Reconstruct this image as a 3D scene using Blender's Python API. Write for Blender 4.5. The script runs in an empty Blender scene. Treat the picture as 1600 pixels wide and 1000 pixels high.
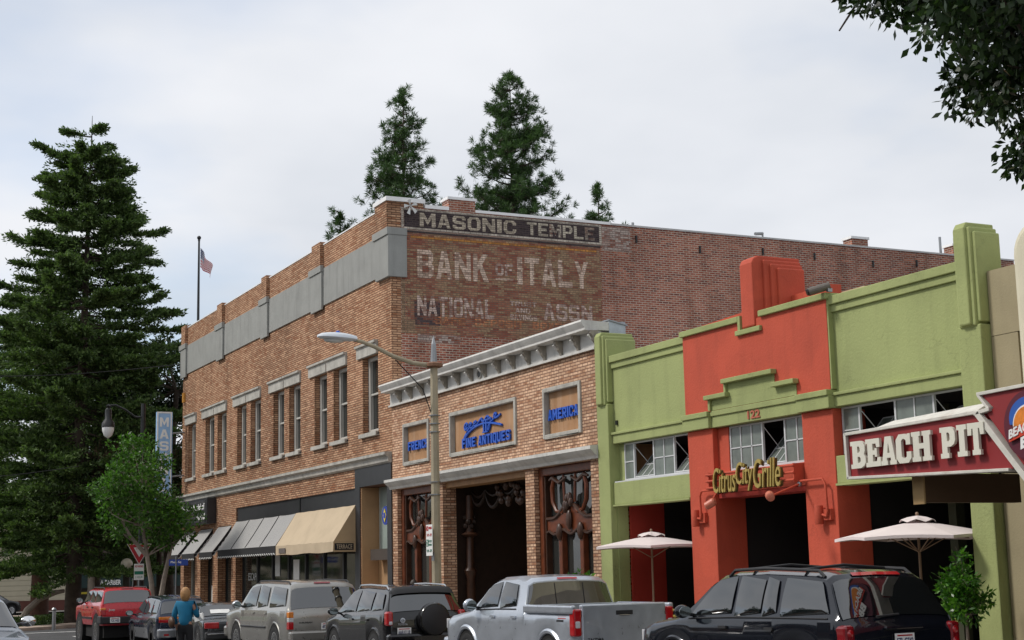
import bpy, bmesh, math, random
import numpy as np
from mathutils import Vector, Matrix
R = math.radians
S = bpy.context.scene
COL = S.collection
rnd = random.Random(7)

# ------------------------------------------------------------------ camera
CAM_H = 1.75
yaw, pitch, roll = R(26.036), R(9.311), R(-1.262)
fw = Vector((-math.cos(yaw)*math.cos(pitch), math.sin(yaw)*math.cos(pitch), math.sin(pitch)))
rt = fw.cross(Vector((0, 0, 1))).normalized(); up = rt.cross(fw)
r2 = rt*math.cos(roll) + up*math.sin(roll); u2 = -rt*math.sin(roll) + up*math.cos(roll)
cd = bpy.data.cameras.new('camera'); cam = bpy.data.objects.new('camera', cd); COL.objects.link(cam)
cd.sensor_width = 36; cd.lens = 2379.3/1600*36; cd.clip_start = 0.1; cd.clip_end = 4000
cam.matrix_world = Matrix(((r2.x, u2.x, -fw.x, 0), (r2.y, u2.y, -fw.y, 0), (r2.z, u2.z, -fw.z, CAM_H), (0, 0, 0, 1)))
S.camera = cam

# ------------------------------------------------------------------ sky and sun
SUN_DIR = Vector((-0.30, -0.62, 0.72)).normalized()      # towards the sun
S.view_settings.view_transform = 'Standard'; S.view_settings.look = 'None'
S.view_settings.exposure = 0.70; S.view_settings.gamma = 1; S.view_settings.use_curve_mapping = False
W = bpy.data.worlds.new('World'); S.world = W; W.use_nodes = True
nt = W.node_tree; nt.nodes.clear()
def N(t, typ, **k):
    n = t.nodes.new(typ)
    for a, b in k.items(): setattr(n, a, b)
    return n
out = N(nt, 'ShaderNodeOutputWorld'); sky = N(nt, 'ShaderNodeTexSky', sky_type='NISHITA', sun_disc=False)
sky.sun_elevation = math.asin(SUN_DIR.z); sky.sun_rotation = math.atan2(SUN_DIR.x, SUN_DIR.y)
bgA = N(nt, 'ShaderNodeBackground'); bgA.inputs['Strength'].default_value = 0.105
nt.links.new(sky.outputs[0], bgA.inputs['Color'])
tc = N(nt, 'ShaderNodeTexCoord'); sp = N(nt, 'ShaderNodeSeparateXYZ'); nt.links.new(tc.outputs['Generated'], sp.inputs[0])
ad = N(nt, 'ShaderNodeMath', operation='ADD'); nt.links.new(sp.outputs['Z'], ad.inputs[0]); ad.inputs[1].default_value = 0.16
mx = N(nt, 'ShaderNodeMath', operation='MAXIMUM'); nt.links.new(ad.outputs[0], mx.inputs[0]); mx.inputs[1].default_value = 0.05
dx = N(nt, 'ShaderNodeMath', operation='DIVIDE'); nt.links.new(sp.outputs['X'], dx.inputs[0]); nt.links.new(mx.outputs[0], dx.inputs[1])
dy = N(nt, 'ShaderNodeMath', operation='DIVIDE'); nt.links.new(sp.outputs['Y'], dy.inputs[0]); nt.links.new(mx.outputs[0], dy.inputs[1])
cb = N(nt, 'ShaderNodeCombineXYZ'); nt.links.new(dx.outputs[0], cb.inputs[0]); nt.links.new(dy.outputs[0], cb.inputs[1])
n1 = N(nt, 'ShaderNodeTexNoise'); n1.inputs['Scale'].default_value = 0.9; n1.inputs['Detail'].default_value = 5; n1.inputs['Roughness'].default_value = 0.5
n2 = N(nt, 'ShaderNodeTexNoise'); n2.inputs['Scale'].default_value = 0.62; n2.inputs['Detail'].default_value = 6; n2.inputs['Roughness'].default_value = 0.48
of = N(nt, 'ShaderNodeVectorMath', operation='ADD'); of.inputs[1].default_value = (2.856, -2.844, 0)
nt.links.new(cb.outputs[0], n1.inputs['Vector']); nt.links.new(cb.outputs[0], of.inputs[0]); nt.links.new(of.outputs[0], n2.inputs['Vector'])
rc = N(nt, 'ShaderNodeValToRGB'); e = rc.color_ramp.elements
e[0].position = 0.34; e[0].color = (0.41, 0.435, 0.475, 1); e[1].position = 0.62; e[1].color = (0.555, 0.565, 0.59, 1)
nt.links.new(n1.outputs['Fac'], rc.inputs[0])
bgB = N(nt, 'ShaderNodeBackground'); bgB.inputs['Strength'].default_value = 0.98; nt.links.new(rc.outputs[0], bgB.inputs['Color'])
rf = N(nt, 'ShaderNodeValToRGB'); e = rf.color_ramp.elements
e[0].position = 0.33; e[0].color = (0.34, 0.34, 0.34, 1); e[1].position = 0.46; e[1].color = (0.985, 0.985, 0.985, 1)
nt.links.new(n2.outputs['Fac'], rf.inputs[0])
ms = N(nt, 'ShaderNodeMixShader'); nt.links.new(rf.outputs[0], ms.inputs[0]); nt.links.new(bgA.outputs[0], ms.inputs[1]); nt.links.new(bgB.outputs[0], ms.inputs[2])
nt.links.new(ms.outputs[0], out.inputs['Surface'])
sd = bpy.data.lights.new('sun', 'SUN'); sd.energy = 1.5; sd.angle = R(10); sd.color = (1.0, 0.95, 0.88)
so = bpy.data.objects.new('sun', sd); COL.objects.link(so); so.rotation_euler = SUN_DIR.to_track_quat('Z', 'Y').to_euler(); so.location = (-10, -20, 40)

# ------------------------------------------------------------------ materials
MATS = {}
def base_mat(name):
    m = bpy.data.materials.new(name); m.use_nodes = True
    t = m.node_tree; b = t.nodes['Principled BSDF']; MATS[name] = m
    return m, t, b
def pos(t): return N(t, 'ShaderNodeNewGeometry')
def ramp(t, fac, stops):
    r = N(t, 'ShaderNodeValToRGB'); el = r.color_ramp.elements
    while len(el) < len(stops): el.new(0.5)
    for q, (p, c) in zip(el, stops): q.position = p; q.color = (*c, 1) if len(c) == 3 else c
    t.links.new(fac, r.inputs[0]); return r.outputs[0]
def noise(t, vec, scale, detail=3, rough=0.55):
    n = N(t, 'ShaderNodeTexNoise'); n.inputs['Scale'].default_value = scale; n.inputs['Detail'].default_value = detail; n.inputs['Roughness'].default_value = rough
    if vec is not None: t.links.new(vec, n.inputs['Vector'])
    return n.outputs['Fac']
def mixc(t, fac, a, b, mode='MIX'):
    n = N(t, 'ShaderNodeMix', data_type='RGBA', blend_type=mode)
    for s, v in ((n.inputs[0], fac), (n.inputs[6], a), (n.inputs[7], b)):
        if isinstance(v, (int, float)): s.default_value = v
        elif isinstance(v, tuple): s.default_value = (*v, 1)
        else: t.links.new(v, s)
    return n.outputs[2]
def mul(c, k): return tuple(min(1, x*k) for x in c)
def mat(name, col, rough=0.75, metal=0.0, var=0.12, vs=1.3, bump=0.0, bs=30, coat=0.0, spec=0.5, streak=0.0, emit=None, streakcol=None, crack=0.0):
    """plain surface: base colour with cloudy wear, optional vertical rain streaks and fine relief"""
    if name in MATS: return MATS[name]
    m, t, b = base_mat(name); g = pos(t)
    c = None
    if var:
        f = noise(t, g.outputs['Position'], vs, 5, 0.6)
        c = ramp(t, f, [(0.28, mul(col, 1-var*1.3)), (0.5, col), (0.74, mul(col, 1+var))])
    if streak:
        mp = N(t, 'ShaderNodeMapping'); mp.inputs['Scale'].default_value = (3.2, 3.2, 0.35); t.links.new(g.outputs['Position'], mp.inputs[0])
        f2 = noise(t, mp.outputs[0], 1.0, 4, 0.6)
        f3 = ramp(t, f2, [(0.5, (0, 0, 0)), (0.72, (streak,)*3)])
        c = mixc(t, f3, c if c is not None else col, streakcol or mul(col, 0.45))
    if crack:      # hairline cracks and faded, repainted patches
        wv = N(t, 'ShaderNodeVectorMath', operation='ADD'); nz = N(t, 'ShaderNodeTexNoise'); nz.inputs['Scale'].default_value = 2.2; nz.inputs['Detail'].default_value = 4
        t.links.new(g.outputs['Position'], nz.inputs['Vector']); t.links.new(g.outputs['Position'], wv.inputs[0]); t.links.new(nz.outputs['Color'], wv.inputs[1])
        vo = N(t, 'ShaderNodeTexVoronoi', feature='DISTANCE_TO_EDGE'); vo.inputs['Scale'].default_value = 0.55; t.links.new(wv.outputs[0], vo.inputs['Vector'])
        ln_ = ramp(t, vo.outputs['Distance'], [(0.0, (crack,)*3), (0.006, (0, 0, 0))]); msk = ramp(t, noise(t, g.outputs['Position'], 0.6, 2), [(0.5, (0, 0, 0)), (0.6, (1, 1, 1))])
        c = mixc(t, mixc(t, 1.0, ln_, msk, 'MULTIPLY'), c, mul(col, 0.4))
        c = mixc(t, ramp(t, noise(t, g.outputs['Position'], 0.9, 3, 0.4), [(0.56, (0, 0, 0)), (0.60, (0.3,)*3)]), c, mul(col, 1.18))
    if c is not None: t.links.new(c, b.inputs['Base Color'])
    else: b.inputs['Base Color'].default_value = (*col, 1)
    b.inputs['Roughness'].default_value = rough; b.inputs['Metallic'].default_value = metal
    b.inputs['Specular IOR Level'].default_value = spec
    if coat: b.inputs['Coat Weight'].default_value = coat; b.inputs['Coat Roughness'].default_value = 0.03
    if bump:
        bn = N(t, 'ShaderNodeBump'); bn.inputs['Strength'].default_value = bump; bn.inputs['Distance'].default_value = 0.02
        t.links.new(noise(t, g.outputs['Position'], bs, 4, 0.6), bn.inputs['Height']); t.links.new(bn.outputs[0], b.inputs['Normal'])
    if emit: b.inputs['Emission Color'].default_value = (*emit[0], 1); b.inputs['Emission Strength'].default_value = emit[1]
    return m
def brick_nodes(t, c1, c2, mort, bw, rh, ms):
    """brick courses on any upright wall, running with the wall (x or y) and with height"""
    g = pos(t); s = N(t, 'ShaderNodeSeparateXYZ'); t.links.new(g.outputs['Position'], s.inputs[0])
    sn = N(t, 'ShaderNodeSeparateXYZ'); t.links.new(g.outputs['True Normal'], sn.inputs[0])
    ab = N(t, 'ShaderNodeMath', operation='ABSOLUTE'); t.links.new(sn.outputs['X'], ab.inputs[0])
    gt = N(t, 'ShaderNodeMath', operation='GREATER_THAN'); t.links.new(ab.outputs[0], gt.inputs[0]); gt.inputs[1].default_value = 0.6
    mxn = N(t, 'ShaderNodeMix', data_type='FLOAT'); t.links.new(gt.outputs[0], mxn.inputs[0]); t.links.new(s.outputs['X'], mxn.inputs[2]); t.links.new(s.outputs['Y'], mxn.inputs[3])
    cx = N(t, 'ShaderNodeCombineXYZ'); t.links.new(mxn.outputs[0], cx.inputs[0]); t.links.new(s.outputs['Z'], cx.inputs[1])
    bt = N(t, 'ShaderNodeTexBrick'); bt.offset = 0.5
    bt.inputs['Scale'].default_value = 1; bt.inputs['Brick Width'].default_value = bw; bt.inputs['Row Height'].default_value = rh
    bt.inputs['Mortar Size'].default_value = ms; bt.inputs['Mortar Smooth'].default_value = 0.2; bt.inputs['Bias'].default_value = 0.0
    bt.inputs['Color1'].default_value = (*c1, 1); bt.inputs['Color2'].default_value = (*c2, 1); bt.inputs['Mortar'].default_value = (*mort, 1)
    t.links.new(cx.outputs[0], bt.inputs['Vector'])
    return g, bt, cx
def brick(name, c1, c2, mort, bw=0.215, rh=0.072, msz=0.006, patch=0.25, bumpk=0.7, dark=None):
    m, t, b = base_mat(name); g, bt, cx = brick_nodes(t, c1, c2, mort, bw, rh, msz)
    f = noise(t, g.outputs['Position'], 0.55, 6, 0.62)
    c = mixc(t, 1.0, bt.outputs['Color'], ramp(t, f, [(0.3, (1-patch,)*3), (0.55, (1, 1, 1)), (0.75, (1+patch*0.6,)*3)]), 'MULTIPLY')
    ms_ = N(t, 'ShaderNodeMapping'); ms_.inputs['Scale'].default_value = (1.6, 1.6, 0.16); t.links.new(g.outputs['Position'], ms_.inputs[0])
    c = mixc(t, 1.0, c, ramp(t, noise(t, ms_.outputs[0], 1.0, 5, 0.6), [(0.34, (0.74, 0.72, 0.70)), (0.52, (1, 1, 1)), (0.7, (1.06,)*3)]), 'MULTIPLY')
    c = mixc(t, 1.0, c, ramp(t, noise(t, g.outputs['Position'], 0.2, 3, 0.5), [(0.36, (0.8, 0.79, 0.78)), (0.52, (1, 1, 1)), (0.66, (1.14, 1.12, 1.1))]), 'MULTIPLY')
    # single bricks that are burnt darker or paler: one random number for every brick
    mp = N(t, 'ShaderNodeSeparateXYZ'); t.links.new(cx.outputs[0], mp.inputs[0])
    def mth(op, a, bb):
        q = N(t, 'ShaderNodeMath', operation=op)
        for sck, vv in zip(q.inputs, (a, bb)):
            if isinstance(vv, (int, float)): sck.default_value = vv
            elif vv is not None: t.links.new(vv, sck)
        return q.outputs[0]
    row = mth('FLOOR', mth('DIVIDE', mp.outputs[1], rh), None); half = mth('MULTIPLY', mth('FLOORED_MODULO', row, 2.0), 0.5)
    col_ = mth('FLOOR', mth('ADD', mth('DIVIDE', mp.outputs[0], bw), half), None)
    ci = N(t, 'ShaderNodeCombineXYZ'); t.links.new(col_, ci.inputs[0]); t.links.new(row, ci.inputs[1])
    wn = N(t, 'ShaderNodeTexWhiteNoise'); t.links.new(ci.outputs[0], wn.inputs['Vector']); f2 = wn.outputs['Value']
    notm = ramp(t, bt.outputs['Fac'], [(0.3, (1, 1, 1)), (0.8, (0, 0, 0))])
    c = mixc(t, mixc(t, 1.0, ramp(t, f2, [(0.86, (0, 0, 0)), (0.90, (0.7,)*3)]), notm, 'MULTIPLY'), c, dark or mul(c1, 0.4))
    c = mixc(t, mixc(t, 1.0, ramp(t, f2, [(0.14, (0.6,)*3), (0.20, (0, 0, 0))]), notm, 'MULTIPLY'), c, mul(c2, 1.35))
    t.links.new(c, b.inputs['Base Color']); b.inputs['Roughness'].default_value = 0.88; b.inputs['Specular IOR Level'].default_value = 0.25
    bn = N(t, 'ShaderNodeBump'); bn.inputs['Strength'].default_value = bumpk; bn.inputs['Distance'].default_value = 0.012; bn.invert = True
    t.links.new(bt.outputs['Fac'], bn.inputs['Height']); t.links.new(bn.outputs[0], b.inputs['Normal'])
    return m
RED1, RED2, REDM = (0.265, 0.078, 0.05), (0.36, 0.135, 0.085), (0.47, 0.385, 0.32)
def paint_brick(name, paint, keep, scale=2.2, rest=None, restk=0.5):
    """old paint on the red brick: the paint is gone where the wear noise and the joints are"""
    m, t, b = base_mat(name); g, bt, cx = brick_nodes(t, RED1, RED2, REDM, 0.215, 0.072, 0.010)
    s2 = N(t, 'ShaderNodeSeparateXYZ'); t.links.new(cx.outputs[0], s2.inputs[0])
    def mth(op, a, bb):
        q = N(t, 'ShaderNodeMath', operation=op)
        for sck, vv in zip(q.inputs, (a, bb)):
            if isinstance(vv, (int, float)): sck.default_value = vv
            elif vv is not None: t.links.new(vv, sck)
        return q.outputs[0]
    row = mth('FLOOR', mth('DIVIDE', s2.outputs[1], 0.072), None); half = mth('MULTIPLY', mth('FLOORED_MODULO', row, 2.0), 0.5)
    col_ = mth('FLOOR', mth('ADD', mth('DIVIDE', s2.outputs[0], 0.215), half), None)
    ci = N(t, 'ShaderNodeCombineXYZ'); t.links.new(col_, ci.inputs[0]); t.links.new(row, ci.inputs[1])
    wn = N(t, 'ShaderNodeTexWhiteNoise'); t.links.new(ci.outputs[0], wn.inputs['Vector'])
    f = mth('ADD', mth('MULTIPLY', noise(t, g.outputs['Position'], scale, 8, 0.7), 0.72), mth('MULTIPLY', wn.outputs['Value'], 0.28))
    k = ramp(t, f, [(max(0.0, 0.5-keep*0.3-0.10), (0, 0, 0)), (min(0.97, 0.5-keep*0.3+0.14), (0.94,)*3)])
    base = bt.outputs['Color']
    if rest: base = mixc(t, ramp(t, noise(t, g.outputs['Position'], 0.9, 6, 0.65), [(0.4, (0.15,)*3), (0.6, (restk,)*3)]), base, rest)
    f3 = noise(t, g.outputs['Position'], 14, 4, 0.7)
    pc = ramp(t, f3, [(0.35, mul(paint, 0.72)), (0.65, mul(paint, 1.12))])
    c = mixc(t, k, base, pc)
    c = mixc(t, 1.0, c, ramp(t, wn.outputs['Value'], [(0.0, (0.70,)*3), (0.5, (1, 1, 1)), (1.0, (1.28,)*3)]), 'MULTIPLY')
    c = mixc(t, ramp(t, bt.outputs['Fac'], [(0.3, (0, 0, 0)), (0.8, (0.72,)*3)]), c, (0.10, 0.075, 0.062))
    t.links.new(c, b.inputs['Base Color']); b.inputs['Roughness'].default_value = 0.9; b.inputs['Specular IOR Level'].default_value = 0.2
    bn = N(t, 'ShaderNodeBump'); bn.inputs['Strength'].default_value = 0.6; bn.inputs['Distance'].default_value = 0.012; bn.invert = True
    t.links.new(bt.outputs['Fac'], bn.inputs['Height']); t.links.new(bn.outputs[0], b.inputs['Normal'])
    return m
def leaf_mat(name, cols, trans=0.3, rough=0.55):
    m, t, b = base_mat(name); g = pos(t)
    c = ramp(t, g.outputs['Random Per Island'], [(i/(len(cols)-1), q) for i, q in enumerate(cols)])
    f = noise(t, g.outputs['Position'], 0.8, 2, 0.5)
    c = mixc(t, 1.0, c, ramp(t, f, [(0.3, (0.75,)*3), (0.7, (1.25,)*3)]), 'MULTIPLY')
    t.links.new(c, b.inputs['Base Color']); b.inputs['Roughness'].default_value = rough; b.inputs['Specular IOR Level'].default_value = 0.35
    tr = N(t, 'ShaderNodeBsdfTranslucent'); t.links.new(mixc(t, 1.0, c, (1.0, 1.25, 0.55), 'MULTIPLY'), tr.inputs['Color'])
    mxs = N(t, 'ShaderNodeMixShader'); mxs.inputs[0].default_value = trans
    t.links.new(b.outputs[0], mxs.inputs[1]); t.links.new(tr.outputs[0], mxs.inputs[2]); t.links.new(mxs.outputs[0], t.nodes['Material Output'].inputs['Surface'])
    return m
def glass_mat(name, col=(0.012, 0.014, 0.016), rough=0.04, spec=0.8, ior=1.5):
    m, t, b = base_mat(name); b.inputs['Base Color'].default_value = (*col, 1); b.inputs['Roughness'].default_value = rough
    b.inputs['Specular IOR Level'].default_value = spec; b.inputs['IOR'].default_value = ior
    g = pos(t); bn = N(t, 'ShaderNodeBump'); bn.inputs['Strength'].default_value = 0.03; bn.inputs['Distance'].default_value = 0.05
    t.links.new(noise(t, g.outputs['Position'], 1.7, 1), bn.inputs['Height']); t.links.new(bn.outputs[0], b.inputs['Normal'])
    return m
def paint_mat(name, col, metal=0.5, rough=0.3):
    m, t, b = base_mat(name); g = pos(t)
    c = ramp(t, noise(t, g.outputs['Position'], 3, 5, 0.65), [(0.3, mul(col, 0.9)), (0.7, mul(col, 1.08))])
    t.links.new(c, b.inputs['Base Color']); b.inputs['Metallic'].default_value = metal
    rr = ramp(t, noise(t, g.outputs['Position'], 6, 4, 0.6), [(0.3, (rough*0.8,)*3), (0.7, (rough*1.25,)*3)])
    t.links.new(rr, b.inputs['Roughness']); b.inputs['Specular IOR Level'].default_value = 0.25; b.inputs['Coat Weight'].default_value = 0.85; b.inputs['Coat Roughness'].default_value = 0.035
    return m

# ------------------------------------------------------------------ mesh helpers
ORG = {}
def org(o): return ORG.get(o.name, Vector((0, 0, 0))) if o is not None else Vector((0, 0, 0))
def tag(o, label=None, cat=None, group=None, kind=None):
    if label: o['label'] = label
    if cat: o['category'] = cat
    if group: o['group'] = group
    if kind: o['kind'] = kind
    return o
def thing(name, label, cat, loc=(0, 0, 0), rz=0, group=None):
    o = bpy.data.objects.new(name, None); COL.objects.link(o); o.location = loc; o.rotation_euler = (0, 0, rz); o.empty_display_size = 0.3
    ORG[o.name] = Vector(loc); return tag(o, label, cat, group)
class MB:
    def __init__(s): s.v = []; s.f = []
    def add(s, vs, fs):
        o = len(s.v); s.v += [tuple(p) for p in vs]; s.f += [tuple(i+o for i in q) for q in fs]; return s
    def box(s, x0, x1, y0, y1, z0, z1):
        return s.add([(x0, y0, z0), (x1, y0, z0), (x1, y1, z0), (x0, y1, z0), (x0, y0, z1), (x1, y0, z1), (x1, y1, z1), (x0, y1, z1)],
                     [(0, 3, 2, 1), (4, 5, 6, 7), (0, 1, 5, 4), (1, 2, 6, 5), (2, 3, 7, 6), (3, 0, 4, 7)])
    def obox(s, c, ax, ay, az):
        c = Vector(c); ax, ay, az = Vector(ax), Vector(ay), Vector(az); P = []
        for k in (-1, 1):
            for i, j in ((-1, -1), (1, -1), (1, 1), (-1, 1)): P.append(c+ax*i+ay*j+az*k)
        return s.add(P, [(0, 3, 2, 1), (4, 5, 6, 7), (0, 1, 5, 4), (1, 2, 6, 5), (2, 3, 7, 6), (3, 0, 4, 7)])
    def poly(s, pts): return s.add(pts, [tuple(range(len(pts)))])
    def prism(s, pts, vec):
        n = len(pts); vec = Vector(vec); a = [Vector(p) for p in pts]; b = [p+vec for p in a]
        return s.add(a+b, [tuple(range(n))[::-1], tuple(range(n, 2*n))] + [(i, (i+1) % n, n+(i+1) % n, n+i) for i in range(n)])
    def tube(s, pts, rad, n=8, cap=True):
        pts = [Vector(p) for p in pts]; k = len(pts); rad = rad if isinstance(rad, (list, tuple)) else [rad]*k
        vs = []; prev = None
        for i, p in enumerate(pts):
            d = (pts[min(i+1, k-1)]-pts[max(i-1, 0)]); d = d.normalized() if d.length > 1e-9 else Vector((0, 0, 1))
            a = prev if prev is not None else (Vector((0, 0, 1)) if abs(d.z) < 0.9 else Vector((1, 0, 0)))
            x = (a-d*a.dot(d)); x = x.normalized() if x.length > 1e-6 else d.orthogonal().normalized(); prev = x; y = d.cross(x)
            for j in range(n):
                q = 2*math.pi*j/n; vs.append(p+(x*math.cos(q)+y*math.sin(q))*rad[i])
        fs = [(i*n+j, i*n+(j+1) % n, (i+1)*n+(j+1) % n, (i+1)*n+j) for i in range(k-1) for j in range(n)]
        if cap: fs += [tuple(range(n))[::-1], tuple(range((k-1)*n, k*n))]
        return s.add(vs, fs)
    def lathe(s, prof, c=(0, 0, 0), n=16, axis='z'):
        c = Vector(c); vs = []; k = len(prof)
        for r, h in prof:
            for j in range(n):
                q = 2*math.pi*j/n; a, b = r*math.cos(q), r*math.sin(q)
                vs.append(c+(Vector((a, b, h)) if axis == 'z' else Vector((a, h, b)) if axis == 'y' else Vector((h, a, b))))
        fs = [(i*n+j, i*n+(j+1) % n, (i+1)*n+(j+1) % n, (i+1)*n+j) for i in range(k-1) for j in range(n)]
        if prof[0][0] > 1e-4: fs.append(tuple(range(n))[::-1])
        if prof[-1][0] > 1e-4: fs.append(tuple(range((k-1)*n, k*n)))
        return s.add(vs, fs)
    def grid(s, P):
        a, b = len(P), len(P[0])
        return s.add([p for r in P for p in r], [(i*b+j, i*b+j+1, (i+1)*b+j+1, (i+1)*b+j) for i in range(a-1) for j in range(b-1)])
    def sphere(s, c, rx, ry=None, rz=None, n=12, m=8):
        ry = ry or rx; rz = rz or rx; c = Vector(c)
        prof = [(math.sin(math.pi*i/m), -math.cos(math.pi*i/m)) for i in range(m+1)]
        vs = []; 
        for r, h in prof:
            for j in range(n):
                q = 2*math.pi*j/n; vs.append(c+Vector((r*math.cos(q)*rx, r*math.sin(q)*ry, h*rz)))
        return s.add(vs, [(i*n+j, i*n+(j+1) % n, (i+1)*n+(j+1) % n, (i+1)*n+j) for i in range(m) for j in range(n)])
    def build(s, name, m, parent=None, smooth=False, bevel=0.0, local=False, fix=True, angle=40):
        o3 = Vector((0, 0, 0)) if local else org(parent)
        me = bpy.data.meshes.new(name); me.from_pydata([(p[0]-o3.x, p[1]-o3.y, p[2]-o3.z) for p in s.v], [], s.f)
        if fix:
            bm = bmesh.new(); bm.from_mesh(me); bmesh.ops.remove_doubles(bm, verts=bm.verts, dist=1e-5); bmesh.ops.recalc_face_normals(bm, faces=bm.faces); bm.to_mesh(me); bm.free()
        o = bpy.data.objects.new(name, me); COL.objects.link(o); me.materials.append(m)
        if smooth:
            me.polygons.foreach_set('use_smooth', [True]*len(me.polygons))
            try: me.set_sharp_from_angle(angle=R(angle))
            except Exception: pass
        if bevel:
            b = o.modifiers.new('bevel', 'BEVEL'); b.width = bevel; b.segments = 2; b.limit_method = 'ANGLE'; b.angle_limit = R(35); b.harden_normals = False
        if parent is not None: o.parent = parent; ORG[o.name] = ORG.get(parent.name, Vector((0, 0, 0)))
        return o
def bx(name, m, parent, x0, x1, y0, y1, z0, z1, bevel=0.0, local=False): return MB().box(x0, x1, y0, y1, z0, z1).build(name, m, parent, bevel=bevel, local=local)
def arr_mesh(name, verts, faces, m, parent=None, smooth=False):
    """big meshes straight from numpy; faces is an (n,k) array"""
    o3 = org(parent); me = bpy.data.meshes.new(name); verts = np.asarray(verts, dtype=np.float32)-np.array(o3, dtype=np.float32); faces = np.asarray(faces, dtype=np.int32)
    me.vertices.add(len(verts)); me.vertices.foreach_set('co', verts.ravel()); n, k = faces.shape
    me.loops.add(n*k); me.loops.foreach_set('vertex_index', faces.ravel()); me.polygons.add(n)
    me.polygons.foreach_set('loop_start', np.arange(0, n*k, k, dtype=np.int32))
    me.update(calc_edges=True); me.materials.append(m)
    o = bpy.data.objects.new(name, me); COL.objects.link(o)
    if parent is not None: o.parent = parent; ORG[o.name] = ORG.get(parent.name, Vector((0, 0, 0)))
    return o
def struct(o): o['kind'] = 'structure'; return o
def copy_tree(o, parent=None, label=None):
    c = o.copy(); COL.objects.link(c)
    if parent is not None: c.parent = parent
    if label: c['label'] = label
    for ch in list(o.children): copy_tree(ch, c)
    return c
def wall_holes(mb, a0, a1, z0, z1, holes, P, depth):
    """upright wall sheet with rectangular openings; P(a, d, z) maps to space; each opening gets reveals of that depth"""
    A = sorted({a0, a1, *[h[0] for h in holes], *[h[1] for h in holes]}); Z = sorted({z0, z1, *[h[2] for h in holes], *[h[3] for h in holes]})
    A = [a for a in A if a0 <= a <= a1]; Z = [z for z in Z if z0 <= z <= z1]
    for i in range(len(A)-1):
        for j in range(len(Z)-1):
            ca, cz = (A[i]+A[i+1])/2, (Z[j]+Z[j+1])/2
            if any(h[0] < ca < h[1] and h[2] < cz < h[3] for h in holes): continue
            mb.poly([P(A[i], 0, Z[j]), P(A[i+1], 0, Z[j]), P(A[i+1], 0, Z[j+1]), P(A[i], 0, Z[j+1])])
    for h in holes:
        d = h[4] if len(h) > 4 else depth; xa, xb, za, zb = h[:4]
        za = max(za, z0)
        for (p, q) in (((xa, za), (xa, zb)), ((xb, zb), (xb, za)), ((xa, zb), (xb, zb)), ((xb, za), (xa, za))):
            mb.poly([P(p[0], 0, p[1]), P(q[0], 0, q[1]), P(q[0], d, q[1]), P(p[0], d, p[1])])
    return mb
def curve_arrays(cu):
    o = bpy.data.objects.new('tmp', cu); COL.objects.link(o); dg = bpy.context.evaluated_depsgraph_get(); dg.update()
    ev = o.evaluated_get(dg); me = ev.to_mesh(); v = [tuple(p.co) for p in me.vertices]; f = [tuple(p.vertices) for p in me.polygons]
    ev.to_mesh_clear(); bpy.data.objects.remove(o); bpy.data.curves.remove(cu); return v, f
def text(name, s, m, parent, o, u, v, w, h, depth=0.02, bold=0.0, shear=0.0, space=1.0, local=False):
    """raised letters fitted to a w x h box whose lower-left corner is o, reading along u, standing up along v"""
    cu = bpy.data.curves.new('t', 'FONT'); cu.body = s; cu.size = 1; cu.offset = bold; cu.shear = shear; cu.space_character = space; cu.resolution_u = 3; cu.extrude = 0.5
    V, F = curve_arrays(cu); return put(name, V, F, m, parent, o, u, v, w, h, depth, local)
def put(name, V, F, m, parent, o, u, v, w, h, depth, local=False):
    V = np.array(V); lo, hi = V.min(0), V.max(0); V = (V-lo)/np.maximum(hi-lo, 1e-6)
    o, u, v = Vector(o), Vector(u).normalized(), Vector(v).normalized(); n = u.cross(v)
    mb = MB(); mb.add([o+u*(p[0]*w)+v*(p[1]*h)+n*(p[2]*depth) for p in V], F)
    return mb.build(name, m, parent, local=local)
def shape(outlines, extr=0.5):
    cu = bpy.data.curves.new('s', 'CURVE'); cu.dimensions = '2D'; cu.fill_mode = 'BOTH'; cu.extrude = extr
    for pl in outlines:
        sp = cu.splines.new('POLY'); sp.points.add(len(pl)-1); sp.use_cyclic_u = True
        for q, (x, y) in zip(sp.points, pl): q.co = (x, y, 0, 1)
    return curve_arrays(cu)
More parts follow.
